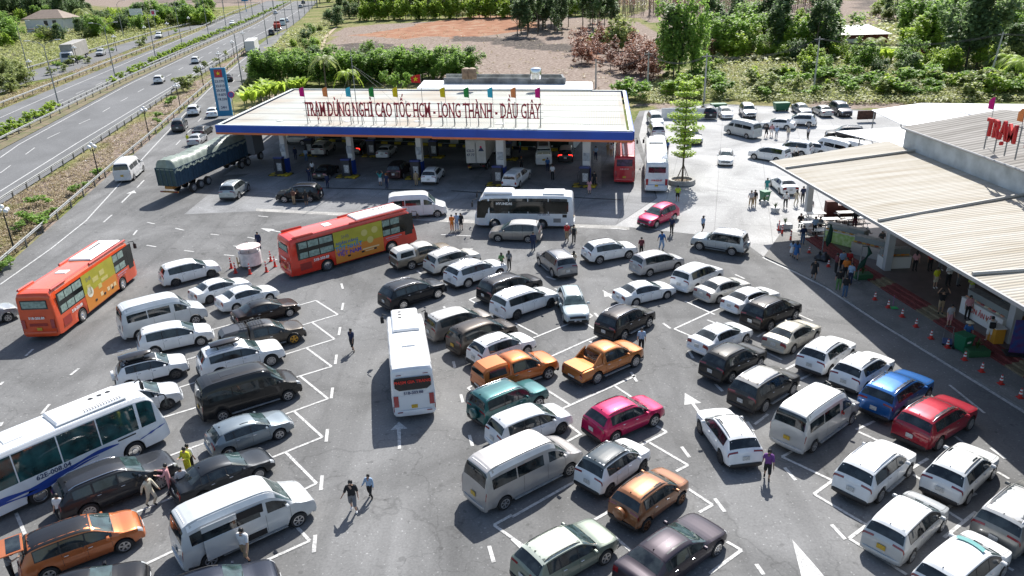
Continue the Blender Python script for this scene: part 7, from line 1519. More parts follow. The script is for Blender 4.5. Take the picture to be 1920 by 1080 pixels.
def palm(p, h, s, label, grp=None, yellow=False, name='palm_tree'):
    k = ('palm', round(h), yellow)
    if k not in TR:
        b = MB(); b.tube([(0, 0, -.2), (.15, 0, h * .5), (.25, 0, h)], [.20, .14, .11], 8); L_ = LB()
        for f in range(18):
            a = 2 * pi * f / 18 + random.uniform(-.15, .15); el = random.uniform(-.1, 1.1); ln2 = 3.2; d = V((cos(a), sin(a), 0)); sd = V((-sin(a), cos(a), 0)); pr = None
            for q in range(15):
                u = q / 14; p_ = V((.25, 0, h)) + d * (ln2 * (sin(u * 1.3) * cos(el * .8))) + V((0, 0, ln2 * (u * sin(el) * 1.0 - .95 * u * u)))
                if pr is not None:
                    w_ = .62 * sin(pi * min(.98, u + .05)) + .08
                    for s_ in (-1, 1):
                        o = len(L_.v); L_.v += [tuple(pr), tuple(p_), tuple(p_ + sd * s_ * w_ - V((0, 0, w_ * .5)) + d * .25)]; L_.f.append((o, o + 1, o + 2)); sh = .2 + .6 * random.random(); L_.c += [sh] * 3
                pr = p_
        TR[k] = (b.mesh('trunk', BARK, 60), L_.mesh('crown', LO if not yellow else LY))
    tm, cm = TR[k]; t = thing(name, label, 'palm tree', p, random.random() * 6, grp); t.scale = (s, s, s); obj('trunk', tm, t); obj('crown', cm, t)
def banana(p, s, label, grp):
    if 'ban' not in TR:
        b = MB(); L_ = LB()
        for q in range(4):
            x, y = random.uniform(-.9, .9), random.uniform(-.9, .9); b.tube([(x, y, -.1), (x, y, .9)], [.14, .09], 6)
            for f in range(8):
                a = random.random() * 6.28; d = V((cos(a), sin(a), 0)); sd = V((-sin(a), cos(a), 0)); l = random.uniform(2.0, 3.0); P = [V((x, y, .8)) + d * l * .6 * u + V((0, 0, l * (1.25 * u - .6 * u * u))) for u in (0, .25, .5, .75, 1)]; sh = random.uniform(.2, .8)
                for i in range(4):
                    wa, wb_ = (.08, .3, .34, .24, .03)[i], (.08, .3, .34, .24, .03)[i + 1]; o = len(L_.v); L_.v += [tuple(P[i] - sd * wa), tuple(P[i] + sd * wa), tuple(P[i + 1] + sd * wb_), tuple(P[i + 1] - sd * wb_)]; L_.f.append((o, o + 1, o + 2, o + 3)); L_.c += [sh] * 4
        TR['ban'] = (b.mesh('trunk', mat('banana_stem', (.22, .24, .10), .7), 60), L_.mesh('crown', LY))
    tm, cm = TR['ban']; t = thing('banana_plant', label, 'banana plant', p, random.random() * 6, grp); t.scale = (s, s, s); obj('trunk', tm, t); obj('crown', cm, t)
random.seed(5)
gA = 'bushy bright green trees in the belt behind the canopy'
for i in range(19):
    x = 482 + i * 22.5; tree('dense', T(x + random.uniform(-5, 5), 158 + random.uniform(-2, 3) - (6 if i > 9 else 0)), 1.0 if i < 12 else .92, 'bushy bright green tree in the belt behind the canopy', gA)
for i in range(17): x = 492 + i * 24; tree('dense' if i % 4 else 'dark', T(x, 146 + random.uniform(-3, 2)), .95, 'bushy bright green tree in the belt behind the canopy', gA)
for i, (x, y, s) in enumerate(((470, 150, .75), (466, 168, .6), (475, 180, .55), (535, 108, .75), (560, 104, .7), (520, 110, .7), (505, 118, .6), (692, 112, .8))): tree('olive' if i < 7 else 'dense', T(x, y), s, 'olive green bush at the left end of the tree belt behind the canopy' if i < 7 else 'single round green tree rising above the tree belt', 'olive bushes left of the tree belt' if i < 7 else None, 'bush' if i < 7 else 'tree')
for i, (x, y) in enumerate(((470, 200), (490, 192), (510, 188), (530, 184), (548, 178), (560, 176), (478, 190), (500, 180))): banana(T(x, y), 1.15, 'banana plant with torn yellow green leaves at the left back corner of the canopy', 'banana plants at the canopy corner')
palm(T(612, 172), 6, 1.0, 'coconut palm with drooping fronds, larger one behind the canopy'); palm(T(655, 172), 4, .9, 'coconut palm with drooping fronds, smaller one behind the canopy', yellow=True)
for i, (x, y) in enumerate(((722, 170), (742, 172), (764, 172))): tree('bush', T(x, y, 0), 1.25, 'small pale green papaya tree behind the canopy, %s of three' % ('left', 'middle', 'right')[i], 'papaya trees behind the canopy', 'papaya_tree', sz=2.1)
# verge left of track and wood at top
for i, (x, y, s, k) in enumerate(((632, 50, 1.5, 'dark'), (622, 46, 1.3, 'dark'), (640, 44, 1.5, 'eucg'), (655, 34, 1.3, 'dark'), (668, 34, 1.3, 'dark'), (612, 34, 1.2, 'olive'), (600, 60, .9, 'olive'), (585, 66, .8, 'dense'), (572, 78, .8, 'dark'), (566, 84, .7, 'olive'), (592, 88, .8, 'yel'), (575, 98, .8, 'olive'), (552, 92, .7, 'yel'), (590, 104, .7, 'dense'))): tree(k, T(x, y), s, 'leafy tree beside the dirt track right of the expressway', 'trees along the dirt track')
gB = 'plantation trees in rows above the red field'
for i in range(46): x = 676 + i * 10.6; y = 38 - i * .26 + random.uniform(-1, 1); tree('yel' if i % 3 else 'euc', T(x, max(y, 18)), 2.0, 'plantation tree on the upper edge of the red field', gB, 'plantation_tree')
for i in range(38): x = 690 + i * 12; y = 27 - i * .2 + random.uniform(-1, 1); tree(random.choice(('euc', 'yel', 'dense')), T(x, max(y, 12)), 2.3, 'plantation tree on the upper edge of the red field', gB, 'plantation_tree')
for i in range(30): tree(random.choice(('dense', 'yel', 'euc')), T(600 + i * 18, 8 + random.uniform(-6, 3)), 2.8, 'plantation tree on the upper edge of the red field', gB, 'plantation_tree')
gC = 'slender eucalyptus trees above the middle field'
for i in range(34): x = 962 + random.uniform(0, 185); y = 70 - random.uniform(0, 30) - (x - 962) * .0; tree('eucg' if i % 3 else 'euc', T(x, y), 1.5 + random.random() * .3, 'slender eucalyptus tree in the grove above the middle field', gC, 'eucalyptus_tree')
tree('eucg', T(1272, 148), 1.35, 'tall leafy tree, left stem of the tallest pair above the yard', None, sz=1.15); tree('dense', T(1262, 150), 1.1, 'tall green tree at the left front of the tallest pair', None, sz=2.2); tree('dense', T(1296, 148), 1.05, 'tall green tree with a pointed top, right one of the tallest pair', None, sz=2.0)
tree('olive', T(1160, 96), 1.7, 'grey green spreading tree between the grove and the dry bushes', None, sz=1.5); tree('yel', T(1120, 84), 1.0, 'small yellow green tree at the right end of the grove')
gD = 'dry reddish bushes behind the canopy'
for i in range(30): tree('dry', T(random.uniform(1085, 1240), random.uniform(80, 150)), random.uniform(1.0, 1.7), 'dry reddish brown bush between the field and the tall green pair', gD, 'bush')
for x, y in ((1340, 108), (1355, 106), (1370, 104), (1348, 96)): tree('dry', T(x, y), 1.2, 'dry reddish brown bush right of the tall green pair', 'dry bushes right of the tall pair', 'bush')
# leafless wood at the top right: one can still tell the stems apart
gE = 'bare grey trees on the upper slope'
for i in range(60): tree('bare', T(random.uniform(1140, 1560), random.uniform(20, 42)), random.uniform(1.1, 1.6), 'bare grey tree on the upper slope', gE, 'bare_tree')
gF = 'green trees and shrubs on the right behind the yard'
for i in range(120):
    x = random.uniform(1330, 1960); y = 40 + 110 * random.random() ** .8
    if 1555 < x < 1680 and 60 < y < 104: continue
    if 1390 < x < 1620 and y < 62: continue
    if 1350 < x < 1480 and y > 120: y -= 40
    if 1660 < x < 1730 and 84 < y < 118: continue
    s = .55 + (y - 40) * -.002 + random.random() * .45; tree(random.choice(('dense', 'yel', 'olive', 'dark', 'olive', 'yel')), T(x, y), s * 1.3, 'leafy tree or shrub in the thicket right of the tall pair', gF)
for i in range(26): tree(random.choice(('dense', 'eucg', 'dark', 'yel')), T(random.uniform(1335, 1560), random.uniform(70, 112)), 1.5, 'leafy tree or shrub in the thicket right of the tall pair', gF)
for i in range(18): tree(random.choice(('yel', 'dense')), T(random.uniform(1690, 1950), random.uniform(60, 110)), 1.7, 'leafy tree or shrub in the thicket right of the tall pair', gF)
for i in range(26): tree(random.choice(('olive', 'yel', 'dark')), T(random.uniform(1640, 1960), random.uniform(18, 44)), 1.3, 'leafy tree or shrub in the thicket right of the tall pair', gF)
tree('eucg', T(1810, 128), 1.75, 'broad dark tree rising highest at the far right', None); tree('dark', T(1830, 130), 1.9, 'wide dark green crown beside the highest tree at the far right', None, sz=1.5); tree('dark', T(1795, 122), 1.5, 'dark leafy tree just left of the highest tree at the far right', None, sz=1.5)
tree('eucg', T(1468, 36), 1.0, 'narrow dark conifer like tree in front of the bare wood', None); tree('yel', T(1500, 36), 1.0, 'small yellow green tree in front of the bare wood')
for i, (x, y, h, yl, w_) in enumerate(((1462, 96, 6, 0, 'left of the brick house'), (1380, 84, 5, 0, 'above the tall green pair'), (1512, 84, 6, 0, 'just left of the pale roofed house'), (1745, 72, 6, 0, 'right of the pale roofed house'), (1870, 96, 8, 0, 'in front of the highest tree'), (1905, 90, 8, 0, 'rightmost tall one'), (1905, 160, 4, 1, 'low with yellow fronds at the right edge'), (1880, 150, 4, 1, 'low with yellow fronds left of the edge'), (1640, 112, 4, 0, 'in front of the brick house'))): palm(T(x, y), h, 1.0, 'coconut palm, ' + w_, None, bool(yl))
for i, (x, y) in enumerate(((1640, 118), (1660, 120), (1620, 116))): banana(T(x, y), 1.25, 'banana clump in front of the brick house', 'banana plants by the brick house')
gG = 'low shrubs and creepers along the back of the yard'
for i in range(95): 
    x = random.uniform(1230, 1940); y = random.uniform(146, 184); tree(random.choice(('bush', 'bushy', 'busho', 'bush')), T(x, y), random.uniform(1.1, 2.2), 'low green shrub along the back edge of the yard', gG, 'shrub')
for x, y in ((1190, 186), (1205, 190), (1175, 184)): tree('bush', T(x, y), 2.2, 'dense round bush right behind the canopy corner', 'bushes at the canopy corner', 'shrub')
# far left side
gH = 'trees beyond the service road'
for i in range(34): tree('dark', T(random.uniform(-30, 150), random.uniform(24, 36)), 2.1, 'dark tree of the dense wood at the top left', 'dark wood at the top left', 'forest_tree', sz=1.1)
for i in range(105):
    x = random.uniform(-20, 400); y = 96 - x * .13 - random.random() * (58 - x * .09)
    if 35 < x < 140 and 42 < y < 76: continue
    tree(random.choice(('dense', 'olive', 'yel', 'dark')), T(x, y), random.uniform(1.1, 1.8), 'leafy bush or low tree beyond the service road', gH, 'bush')
for i in range(46): x = 145 + i * 5.6; tree('yel', T(x, 54 - i * .28 + random.uniform(-4, 4)), 1.35, 'bright yellow green tree in the band above the service road', 'bright green tree band at the upper left', 'young_tree', sz=.9)
for i, (x, y) in enumerate(((10, 150), (30, 156), (20, 172), (50, 160), (0, 166), (-15, 176), (36, 140), (12, 132))): tree('olive', T(x, y), .95, 'olive brown thicket bush at the left edge beside the expressway', 'olive thicket at the left edge', 'bush')
for i, (x, y, s) in enumerate(((108, 128, 1.5), (120, 134, 1.3), (138, 122, 1.6), (150, 116, 1.4), (165, 118, 1.2), (128, 124, 1.2), (212, 98, 1.0), (268, 84, 2.0), (262, 88, 1.4), (330, 62, 1.2), (95, 140, 1.2))): tree('busho' if i % 3 else 'bush', T(x, y), s, 'scrubby bush on the verge between service road and expressway', 'scrub on the far verge', 'shrub')
palm(T(160, 52), 5, 1.3, 'palm like dark tree beyond the service road')
for i, (x, y, s) in enumerate(((345, 172, 1.9), (350, 160, 1.6), (322, 196, 1.1), (372, 142, 1.3), (295, 222, .8), (296, 232, .7), (385, 128, 1.2), (408, 118, 1.1), (425, 104, 1.0))): tree('bush' if i in (2, 4, 5) else 'busho', T(x, y), s, 'scrubby bush on the littered verge between expressway and slip road', 'bushes on the upper littered verge', 'shrub')
for i, (x, y, s) in enumerate(((70, 388, .85), (143, 365, .8), (52, 418, .85), (84, 412, .6), (76, 428, .85), (100, 400, .5), (40, 432, .65), (184, 332, .7), (2, 512, .7), (20, 498, .5), (160, 352, .5))): tree('bush', T(x, y), s, 'low green bush on the littered verge, near the lower left', 'green bushes on the near verge', 'shrub')
for i in range(30):
    x, y = ((0, 276), (118, 209))[0], 0
hd = [(-60, 300), (0, 263), (110, 207)]
for i in range(9): u = i / 8; x = 4 + 102 * u; y = 262 - 53 * u; tree('bushy', T(x, y - 3), 1.25, 'clipped yellow green hedge bush in the nearest median group', 'hedge bushes in the median', 'shrub')
for (x0, y0, x1, y1, n_) in ((212, 156, 228, 149, 2), (245, 140, 273, 127, 5), (284, 120, 322, 102, 8), (328, 98, 470, 38, 34), (474, 36, 540, 6, 18)):
    for i in range(n_): u = i / max(1, n_ - 1); tree('bushy', T(x0 + (x1 - x0) * u, y0 + (y1 - y0) * u), 1.3, 'clipped yellow green hedge bush in the median of the expressway', 'hedge bushes in the median', 'shrub')
# tiered tree in its round bed
t = thing('tiered_tree', 'young tree with flat bright green tiers in the round concrete bed', 'tree', G(1279, 341)); b = MB(); b.tube([(0, 0, 0), (.05, 0, 5), (0, 0, 10.6)], [.12, .09, .03], 8)
for z, r in ((2.9, 1.25), (4.4, 1.7), (5.7, 2.0), (7.0, 1.9), (8.3, 1.6), (9.3, 1.2), (10.2, .8)):
    for k in range(9): a = 2 * pi * k / 9 + z; b.tube([(0, 0, z - .25), (r * .8 * cos(a), r * .8 * sin(a), z)], [.04, .012], 4)
for k in range(4): a = k * pi / 2 + .4; b.tube([(.9 * cos(a), .9 * sin(a), .2), (.05, 0, 2.0)], .035, 5)
b.build('trunk', BARK, t, 60); L_ = LB()
for z, r in ((2.9, 1.3), (3.6, .8), (4.4, 1.8), (5.0, 1.1), (5.7, 2.1), (6.3, 1.3), (7.0, 2.0), (7.6, 1.2), (8.3, 1.7), (9.3, 1.3), (9.9, .9), (10.4, .8)):
    for q in range(int(300 * r)):
        a = random.random() * 2 * pi; br = round(a / (2 * pi / 9)) * 2 * pi / 9 + z; a = br + random.gauss(0, .22); rr = r * random.random() ** .6; L_.leaf(V((rr * cos(a), rr * sin(a), z + .25 * rr / r + random.uniform(-.16, .2))), .24, random.random(), .9)
obj('crown', L_.mesh('crown', LY), t)
# scattered brush and grass: nobody could count it
LL = LB(); random.seed(3)
def scatter(poly, n, sz, h, sh=(0, 1)):
    xs_ = [p[0] for p in poly]; ys_ = [p[1] for p in poly]; k = 0; tries = 0
    while k < n and tries < n * 12:
        tries += 1; x, y = random.uniform(min(xs_), max(xs_)), random.uniform(min(ys_), max(ys_))
        if not inpoly(x, y, poly): continue
        p = T(x, y); k += 1
        for q in range(7): LL.leaf(p + V((random.gauss(0, sz), random.gauss(0, sz), random.uniform(0, h))), sz * random.uniform(.6, 1.3), random.uniform(*sh), 0)
scatter([(1190, 186), (1240, 150), (1330, 120), (1920, 120), (1920, 190), (1620, 196), (1330, 188), (1200, 196)], 5200, .36, .8)
scatter([(500, 100), (540, 60), (620, 40), (612, 66), (598, 100), (600, 112), (480, 118)], 900, .55, .9)
scatter([(0, 130), (0, 60), (200, 40), (420, 20), (420, 34), (290, 60), (160, 100), (40, 134)], 3200, .55, 1.0)
scatter([(1330, 40), (1920, 30), (1920, 120), (1330, 120)], 1500, .8, 1.2)
o = obj('brush', LL.mesh('brush', leafmat('brush_leaf', (.34, .36, .13), (.19, .21, .09), .35))); tag(o, kind='stuff', cat='undergrowth'); o['label'] = 'green and straw coloured undergrowth round the fields and yard'
LL = LB()
scatter([(160, 290), (330, 175), (462, 88), (470, 94), (400, 150), (276, 264), (214, 314), (0, 500), (0, 388)], 3200, .16, .3)
scatter([(0, 204), (200, 126), (380, 57), (396, 46), (270, 84), (180, 118), (60, 160), (0, 185)], 1200, .22, .4)
scatter([(620, 112), (640, 52), (1020, 30), (1230, 62), (1230, 150), (1100, 185), (880, 180)], 500, .3, .35)
o = obj('dry_grass', LL.mesh('dry_grass', leafmat('dry_grass_blade', (.36, .29, .16), (.20, .16, .08), .2))); tag(o, kind='stuff', cat='dry grass'); o['label'] = 'dry tufted grass on the verges and in the brown field'
b = MB(); LW = LB(); random.seed(21)
for i in range(900):
    x = random.uniform(1130, 1570); p = T(x, random.uniform(-14, 34 - abs(x - 1300) * .02)); hh = random.uniform(5.5, 9); b.tube([p, p + V((random.uniform(-.3, .3), 0, hh))], [.10, .03], 3)
    for q in range(20): LW.leaf(p + V((random.gauss(0, .9), random.gauss(0, .9), hh * random.uniform(.35, 1.05))), .5, random.random())
o = b.build('far_wood', mat('grey_bark', (.22, .18, .16), .9)); tag(o, 'bare grey wood covering the upper slope', 'wood', kind='stuff'); o = obj('far_wood_twigs', LW.mesh('far_wood_twigs', leafmat('bare_twigs', (.26, .20, .17), (.13, .10, .09), .2))); tag(o, 'brownish twigs of the bare wood on the upper slope', 'wood', kind='stuff')
LL = LB()
for i in range(900):
    x, y = random.uniform(0, 460), random.uniform(95, 500)
    if inpoly(x, y, [(170, 290), (330, 182), (455, 96), (400, 146), (270, 262), (206, 314), (0, 490), (0, 400)]): LL.leaf(T(x, y, .05), random.uniform(.1, .35), random.random(), 1)
o = obj('litter', LL.mesh('litter', mat('litter_white', (.55, .54, .52), .7))); tag(o, kind='stuff', cat='litter'); o['label'] = 'scraps of pale litter strewn over the verge by the slip road'
# ---------------------------------------------------------------- people
FIG = {}
def skeleton(pose):
    J = dict(pel=(0, 0, .93, .125), waist=(0, .0, 1.08, .115), chest=(0, -.005, 1.28, .14), neck=(0, 0, 1.46, .052), hb=(0, .012, 1.535, .07), head=(0, .015, 1.61, .088), top=(0, .0, 1.675, .06), nose=(0, .10, 1.59, .014))
    E = [('pel', 'waist'), ('waist', 'chest'), ('chest', 'neck'), ('neck', 'hb'), ('hb', 'head'), ('head', 'top'), ('head', 'nose')]
    legs = {'stand': ((.0, .02, 0), (.0, .0, 0)), 'walk': ((.20, -.02, .0), (-.12, -.26, .06)), 'sit': ((.42, .40, 0), (.42, .40, 0))}
    lg = legs['walk' if pose.startswith('walk') else ('sit' if pose == 'sit' else 'stand')]
    dz = -.42 if pose == 'sit' else 0
    for i, s in enumerate((-1, 1)):
        n = 'lr'[i]; kf, af, lift = lg[i]; kz = .93 + dz + .02 if pose == 'sit' else .50 + lift * .5
        J['hip' + n] = (s * .085, 0, .88 + dz, .085); J['kn' + n] = (s * .10, kf if pose == 'sit' else kf * .8 + (.05 if pose.startswith('walk') else 0), kz if pose != 'sit' else .50, .056)
        J['an' + n] = (s * .10, af + (.0), .09 + lift, .036); J['toe' + n] = (s * .12, af + .15, .035 + lift * .6, .032)
        E += [('pel', 'hip' + n), ('hip' + n, 'kn' + n), ('kn' + n, 'an' + n), ('an' + n, 'toe' + n)]
        arms = {'stand': ((.0, -.02, -.28), (.02, .06, -.52)), 'walk': ((.0, .14 * -s, -.26), (.02, .24 * -s + .05, -.46)), 'walk_hold': ((.05, .02, -.27), (.16, .04, -.46)), 'up': ((.14, .05, .10), (.02, .06, .36)), 'phone': ((.02, .03, -.27), (-.06, .26, -.20)), 'reach': ((.0, .16, -.22), (.0, .40, -.12)), 'sit': ((.02, .08, -.26), (-.02, .30, -.30))}
        ar = arms.get(pose, arms['stand'])
        if pose == 'walk_hold' and s < 0: ar = arms['stand']
        (ex, ey, ez), (wx, wy, wz) = ar; sh = (s * .175, 0, 1.40)
        J['sh' + n] = (*sh, .066); J['el' + n] = (sh[0] + s * (.05 + ex), ey, sh[2] + ez, .043); J['wr' + n] = (sh[0] + s * (.05 + wx), wy, sh[2] + wz, .029)
        e, w_ = V(J['el' + n][:3]), V(J['wr' + n][:3]); d = (w_ - e).normalized(); sd = V((0, 1, 0)) if abs(d.y) < .7 else V((1, 0, 0)); sd = (sd - d * sd.dot(d)).normalized(); pm = w_ + d * .05; J['pm' + n] = (*pm, .034); E += [('chest', 'sh' + n), ('sh' + n, 'el' + n), ('el' + n, 'wr' + n), ('wr' + n, 'pm' + n)]
        for k, (o, l) in enumerate(((-.028, .062), (-.009, .075), (.010, .070), (.028, .055))):
            a = pm + sd * o + d * .035; b_ = a + d * l + d.cross(sd) * .015 * s; J['f%d' % k + n] = (*a, .010); J['g%d' % k + n] = (*b_, .008); E += [('pm' + n, 'f%d' % k + n), ('f%d' % k + n, 'g%d' % k + n)]
        a = w_ + d * .03 + sd * -.035; J['th' + n] = (*(a + d * .035 + sd * -.02), .010); E.append(('pm' + n, 'th' + n))
    if pose == 'sit':
        for k in list(J):
            if k[:2] in ('pe', 'wa', 'ch', 'ne', 'hb', 'he', 'to', 'no', 'sh', 'el', 'wr', 'pm', 'f0', 'f1', 'f2', 'f3', 'g0', 'g1', 'g2', 'g3', 'th') and not k.startswith('toe'): v = J[k]; J[k] = (v[0], v[1], v[2] + dz, v[3])
    return J, E
def figure(pose):
    if pose in FIG: return FIG[pose]
    J, E = skeleton(pose); names = list(J); me = bpy.data.meshes.new('fig'); me.from_pydata([J[k][:3] for k in names], [(names.index(a), names.index(b)) for a, b in E], [])
    o = bpy.data.objects.new('fig', me); COL.objects.link(o); md = o.modifiers.new('s', 'SKIN'); md.use_smooth_shade = True
    sv = me.skin_vertices[0].data
    for i, k in enumerate(names): sv[i].radius = (J[k][3] * (1.25 if k in ('chest', 'waist', 'pel') else 1), J[k][3] * (.85 if k in ('chest', 'waist') else 1)); sv[i].use_root = (k == 'pel')
    o.modifiers.new('d', 'SUBSURF').levels = 1
    dg = bpy.context.evaluated_depsgraph_get(); body = bpy.data.meshes.new_from_object(o.evaluated_get(dg)); bpy.data.objects.remove(o); body.name = 'person'
    P = {k: V(J[k][:3]) for k in names}
    def near(p):
        best = None
        for a, b in E:
            d = P[b] - P[a]; t = max(0, min(1, (p - P[a]).dot(d) / max(1e-9, d.dot(d)))); q = (p - P[a] - d * t).length / max(.012, (J[a][3] * (1 - t) + J[b][3] * t))
            if best is None or q < best[0]: best = (q, a, b, t)
        return best[1:]
    cls = []
    for f in body.polygons:
        a, b, t = near(f.center); k = a + '>' + b
        if a in ('pel', 'waist', 'chest') and b in ('waist', 'chest'): c = 'shirt' if (a != 'pel' or t > .35) else 'hips'
        elif a == 'chest': c = 'shirt' if not (b == 'neck' and t > .55) else 'skin'
        elif a.startswith('sh'): c = 'sleeve' 
        elif a.startswith('el'): c = 'fore'
        elif a == 'pel': c = 'hips'
        elif a.startswith('hip'): c = 'thigh'
        elif a.startswith('kn'): c = 'shin' 
        elif a.startswith('an'): c = 'shoe'
        else: c = 'skin'
        cls.append(c)
    def cloth(name, want, off, flare=0):
        vs = {}; V_ = []; F = []
        for f, c in zip(body.polygons, cls):
            if c in want:
                ids = []
                for vi in f.vertices:
                    if vi not in vs: v = body.vertices[vi]; vs[vi] = len(V_); V_.append(v.co + v.normal * off)
                    ids.append(vs[vi])
                F.append(ids)
        m_ = bpy.data.meshes.new(name); m_.from_pydata([tuple(v) for v in V_], [], F); m_.polygons.foreach_set('use_smooth', [True] * len(F)); return m_
    r = dict(body=body, tee=cloth('shirt', ('shirt', 'sleeve'), .016), long=cloth('shirt', ('shirt', 'sleeve', 'fore'), .015), pants=cloth('trousers', ('hips', 'thigh', 'shin'), .018), shorts=cloth('shorts', ('hips', 'thigh'), .026), shoes=cloth('shoes', ('shoe',), .012))
    hd = V(J['head'][:3]); b = MB(); b.lathe([(.0, .115), (.045, .105), (.08, .07), (.096, .02), (.097, -.03), (.07, -.07)], 12, 0, 'z', (hd.x, hd.y - .018, hd.z)); r['hair'] = b.mesh('hair', DARK, 60); r['hair'].materials.clear()
    b = MB(); b.lathe([(.0, .115), (.06, .10), (.10, .05), (.11, -.04), (.10, -.14), (.12, -.24)], 12, 0, 'z', (hd.x, hd.y - .025, hd.z)); r['lhair'] = b.mesh('hair', DARK, 60); r['lhair'].materials.clear()
    b = MB(); b.lathe([(.0, .13), (.24, .0), (.25, -.02), (.0, .09)], 16, 0, 'z', (hd.x, hd.y, hd.z + .05)); r['hat'] = b.mesh('conical_hat', DARK, 60); r['hat'].materials.clear()
    b = MB(); b.lathe([(.0, .12), (.07, .10), (.10, .04)], 12, 0, 'z', hd); b.box((hd.x, hd.y + .13, hd.z + .045), (.15, .12, .015), 0, bev=.004); r['cap'] = b.mesh('cap', DARK, 60); r['cap'].materials.clear()
    pz = J['pel'][2]; b = MB(); b.lathe([(.145, .20), (.16, .05), (.20, -.15), (.24, -.42), (.235, -.42)], 14, 0, 'z', (0, 0, pz)); r['skirt'] = b.mesh('skirt', DARK, 60); r['skirt'].materials.clear()
    FIG[pose] = r; return r
SK = [mat('skin_a', (.42, .25, .17), .6), mat('skin_b', (.34, .20, .13), .6), mat('skin_c', (.50, .32, .23), .6)]
HAIRM = mat('black_hair', (.012, .010, .009), .5)
CL = dict(white=(.70, .70, .70), black=(.016, .016, .018), navy=(.015, .025, .07), blue=(.03, .12, .32), lblue=(.30, .42, .58), red=(.42, .02, .02), orange=(.70, .20, .03), khaki=(.35, .26, .16), grey=(.18, .18, .19), lime=(.42, .55, .05), yellow=(.62, .62, .03), pink=(.60, .30, .32), cream=(.58, .52, .40), brown=(.14, .06, .04), teal=(.03, .25, .26), jean=(.06, .12, .22), purple=(.16, .05, .22), green=(.10, .22, .08), maroon=(.14, .03, .04), lgrey=(.42, .42, .44))
def cm(n): return mat('cloth_' + n, CL[n], .85, noise=.15, scale=9)
NP = [0]
def person(px, py, face, pose, top, bot, label, z=0.0, h=1.68, low='pants', up='tee', hair='hair', hatc=None, shoe='black', bag=None, grp=None, flat=True):
    NP[0] += 1; F = figure(pose); p = G(px, py, z); t = obj('person', F['body']); 
    if not F['body'].materials: F['body'].materials.append(SK[0])
    t.material_slots[0].link = 'OBJECT'; t.material_slots[0].material = SK[NP[0] % 3]; t.location = p; t.rotation_euler = (0, 0, R(-face)); s = h / 1.70; t.scale = (s * random.uniform(.98, 1.1), s, s)
    tag(t, label, 'person', grp)
    for f in (F['body'],):
        if not f.polygons[0].use_smooth: f.polygons.foreach_set('use_smooth', [True] * len(f.polygons))
    def add(k, m_, nm=None):
        me = F[k]
        if not me.materials: me.materials.append(m_)
        o = obj(nm or me.name.split('.')[0], me, t); o.material_slots[0].link = 'OBJECT'; o.material_slots[0].material = m_; return o
    add('tee' if up == 'tee' else 'long', cm(top)); 
    if low == 'skirt': add('skirt', cm(bot))
    else: add('pants' if low == 'pants' else 'shorts', cm(bot))
    add('shoes', cm(shoe)); add('lhair' if hair == 'lhair' else 'hair', HAIRM)
    if hair in ('hat', 'cap'): add(hair, cm(hatc or 'cream'))
    if hair == 'hood': t.children[-1].material_slots[0].material = cm(top)
    if bag: b = MB(); b.box((.02, -.20, 1.18), (.30, .16, .42), 0, bev=.05); b.build('backpack', cm(bag), t)
    return t
# face: 0 = walking away from us, 180 = towards us, 90 = to the right
P_ = person
P_(662, 660, 200, 'walk', 'navy', 'black', 'man in navy shirt and black shorts walking towards us in the left lane', low='shorts')
P_(664, 961, 175, 'walk_hold', 'black', 'grey', 'man in black shirt and grey shorts leading a boy by the hand', low='shorts', shoe='white', h=1.75)
P_(695, 935, 190, 'walk_hold', 'lblue', 'black', 'boy in pale blue jacket holding the hand of the man in black', h=1.35, up='long')
P_(287, 949, 110, 'walk', 'cream', 'jean', 'woman in cream hooded top and jeans beside the dark grey off roader', up='long', hair='hood'); P_(322, 925, 250, 'reach', 'pink', 'pink', 'woman all in pale pink facing the cream hooded one', up='long', hair='hood')
P_(356, 893, 200, 'phone', 'yellow', 'navy', 'person in bright yellow raincoat beside the black blue saloon', up='long', hair='hood'); P_(361, 884, 20, 'stand', 'white', 'black', 'person in white top right behind the yellow raincoat', h=1.6)
P_(122, 984, 180, 'stand', 'white', 'black', 'man in white shirt leaning on the roof side of the orange people carrier'); P_(464, 1054, 190, 'walk', 'white', 'khaki', 'man in white tee shirt and beige shorts beside the open minibus', low='shorts', h=1.74)
P_(348, 929, 150, 'stand', 'lgrey', 'black', 'person standing between the black blue saloon and the minibus', h=1.6); P_(28, 1092, 60, 'reach', 'grey', 'black', 'person in grey bending towards the lifted tailgate of the orange car')
P_(238, 722, 30, 'reach', 'white', 'cream', 'woman in pale clothes at the open door of the small white off roader', h=1.6, up='long', hair='lhair'); P_(1437, 900, 200, 'walk', 'purple', 'black', 'man in purple patterned shirt and shorts right of the driving white crossover', low='shorts')
P_(1202, 660, 190, 'stand', 'lblue', 'black', 'man in pale blue shirt behind the copper orange pickup'); P_(1566, 812, 40, 'reach', 'red', 'navy', 'person in red shirt at the side door of the silver minibus', h=1.65)
P_(1240, 470, 170, 'walk', 'blue', 'lblue', 'man in blue shirt and pale jeans above the silver people carrier', h=1.75); P_(1202, 480, 180, 'stand', 'maroon', 'black', 'man in dark red top seen behind the silver people carrier')
P_(1259, 440, 200, 'walk', 'navy', 'black', 'man in navy with cap walking below the crimson off roader', hair='cap', hatc='navy', h=1.75); P_(1317, 438, 60, 'walk', 'lblue', 'black', 'man in pale shirt and cap left of the silver boxy people carrier', hair='cap', hatc='black', low='shorts')
P_(1063, 452, 190, 'walk', 'red', 'khaki', 'man in red shirt and white cap in front of the white coach', hair='cap', hatc='white'); P_(1076, 455, 10, 'walk', 'cream', 'black', 'man in cream shirt with backpack beside the man in red', bag='black')
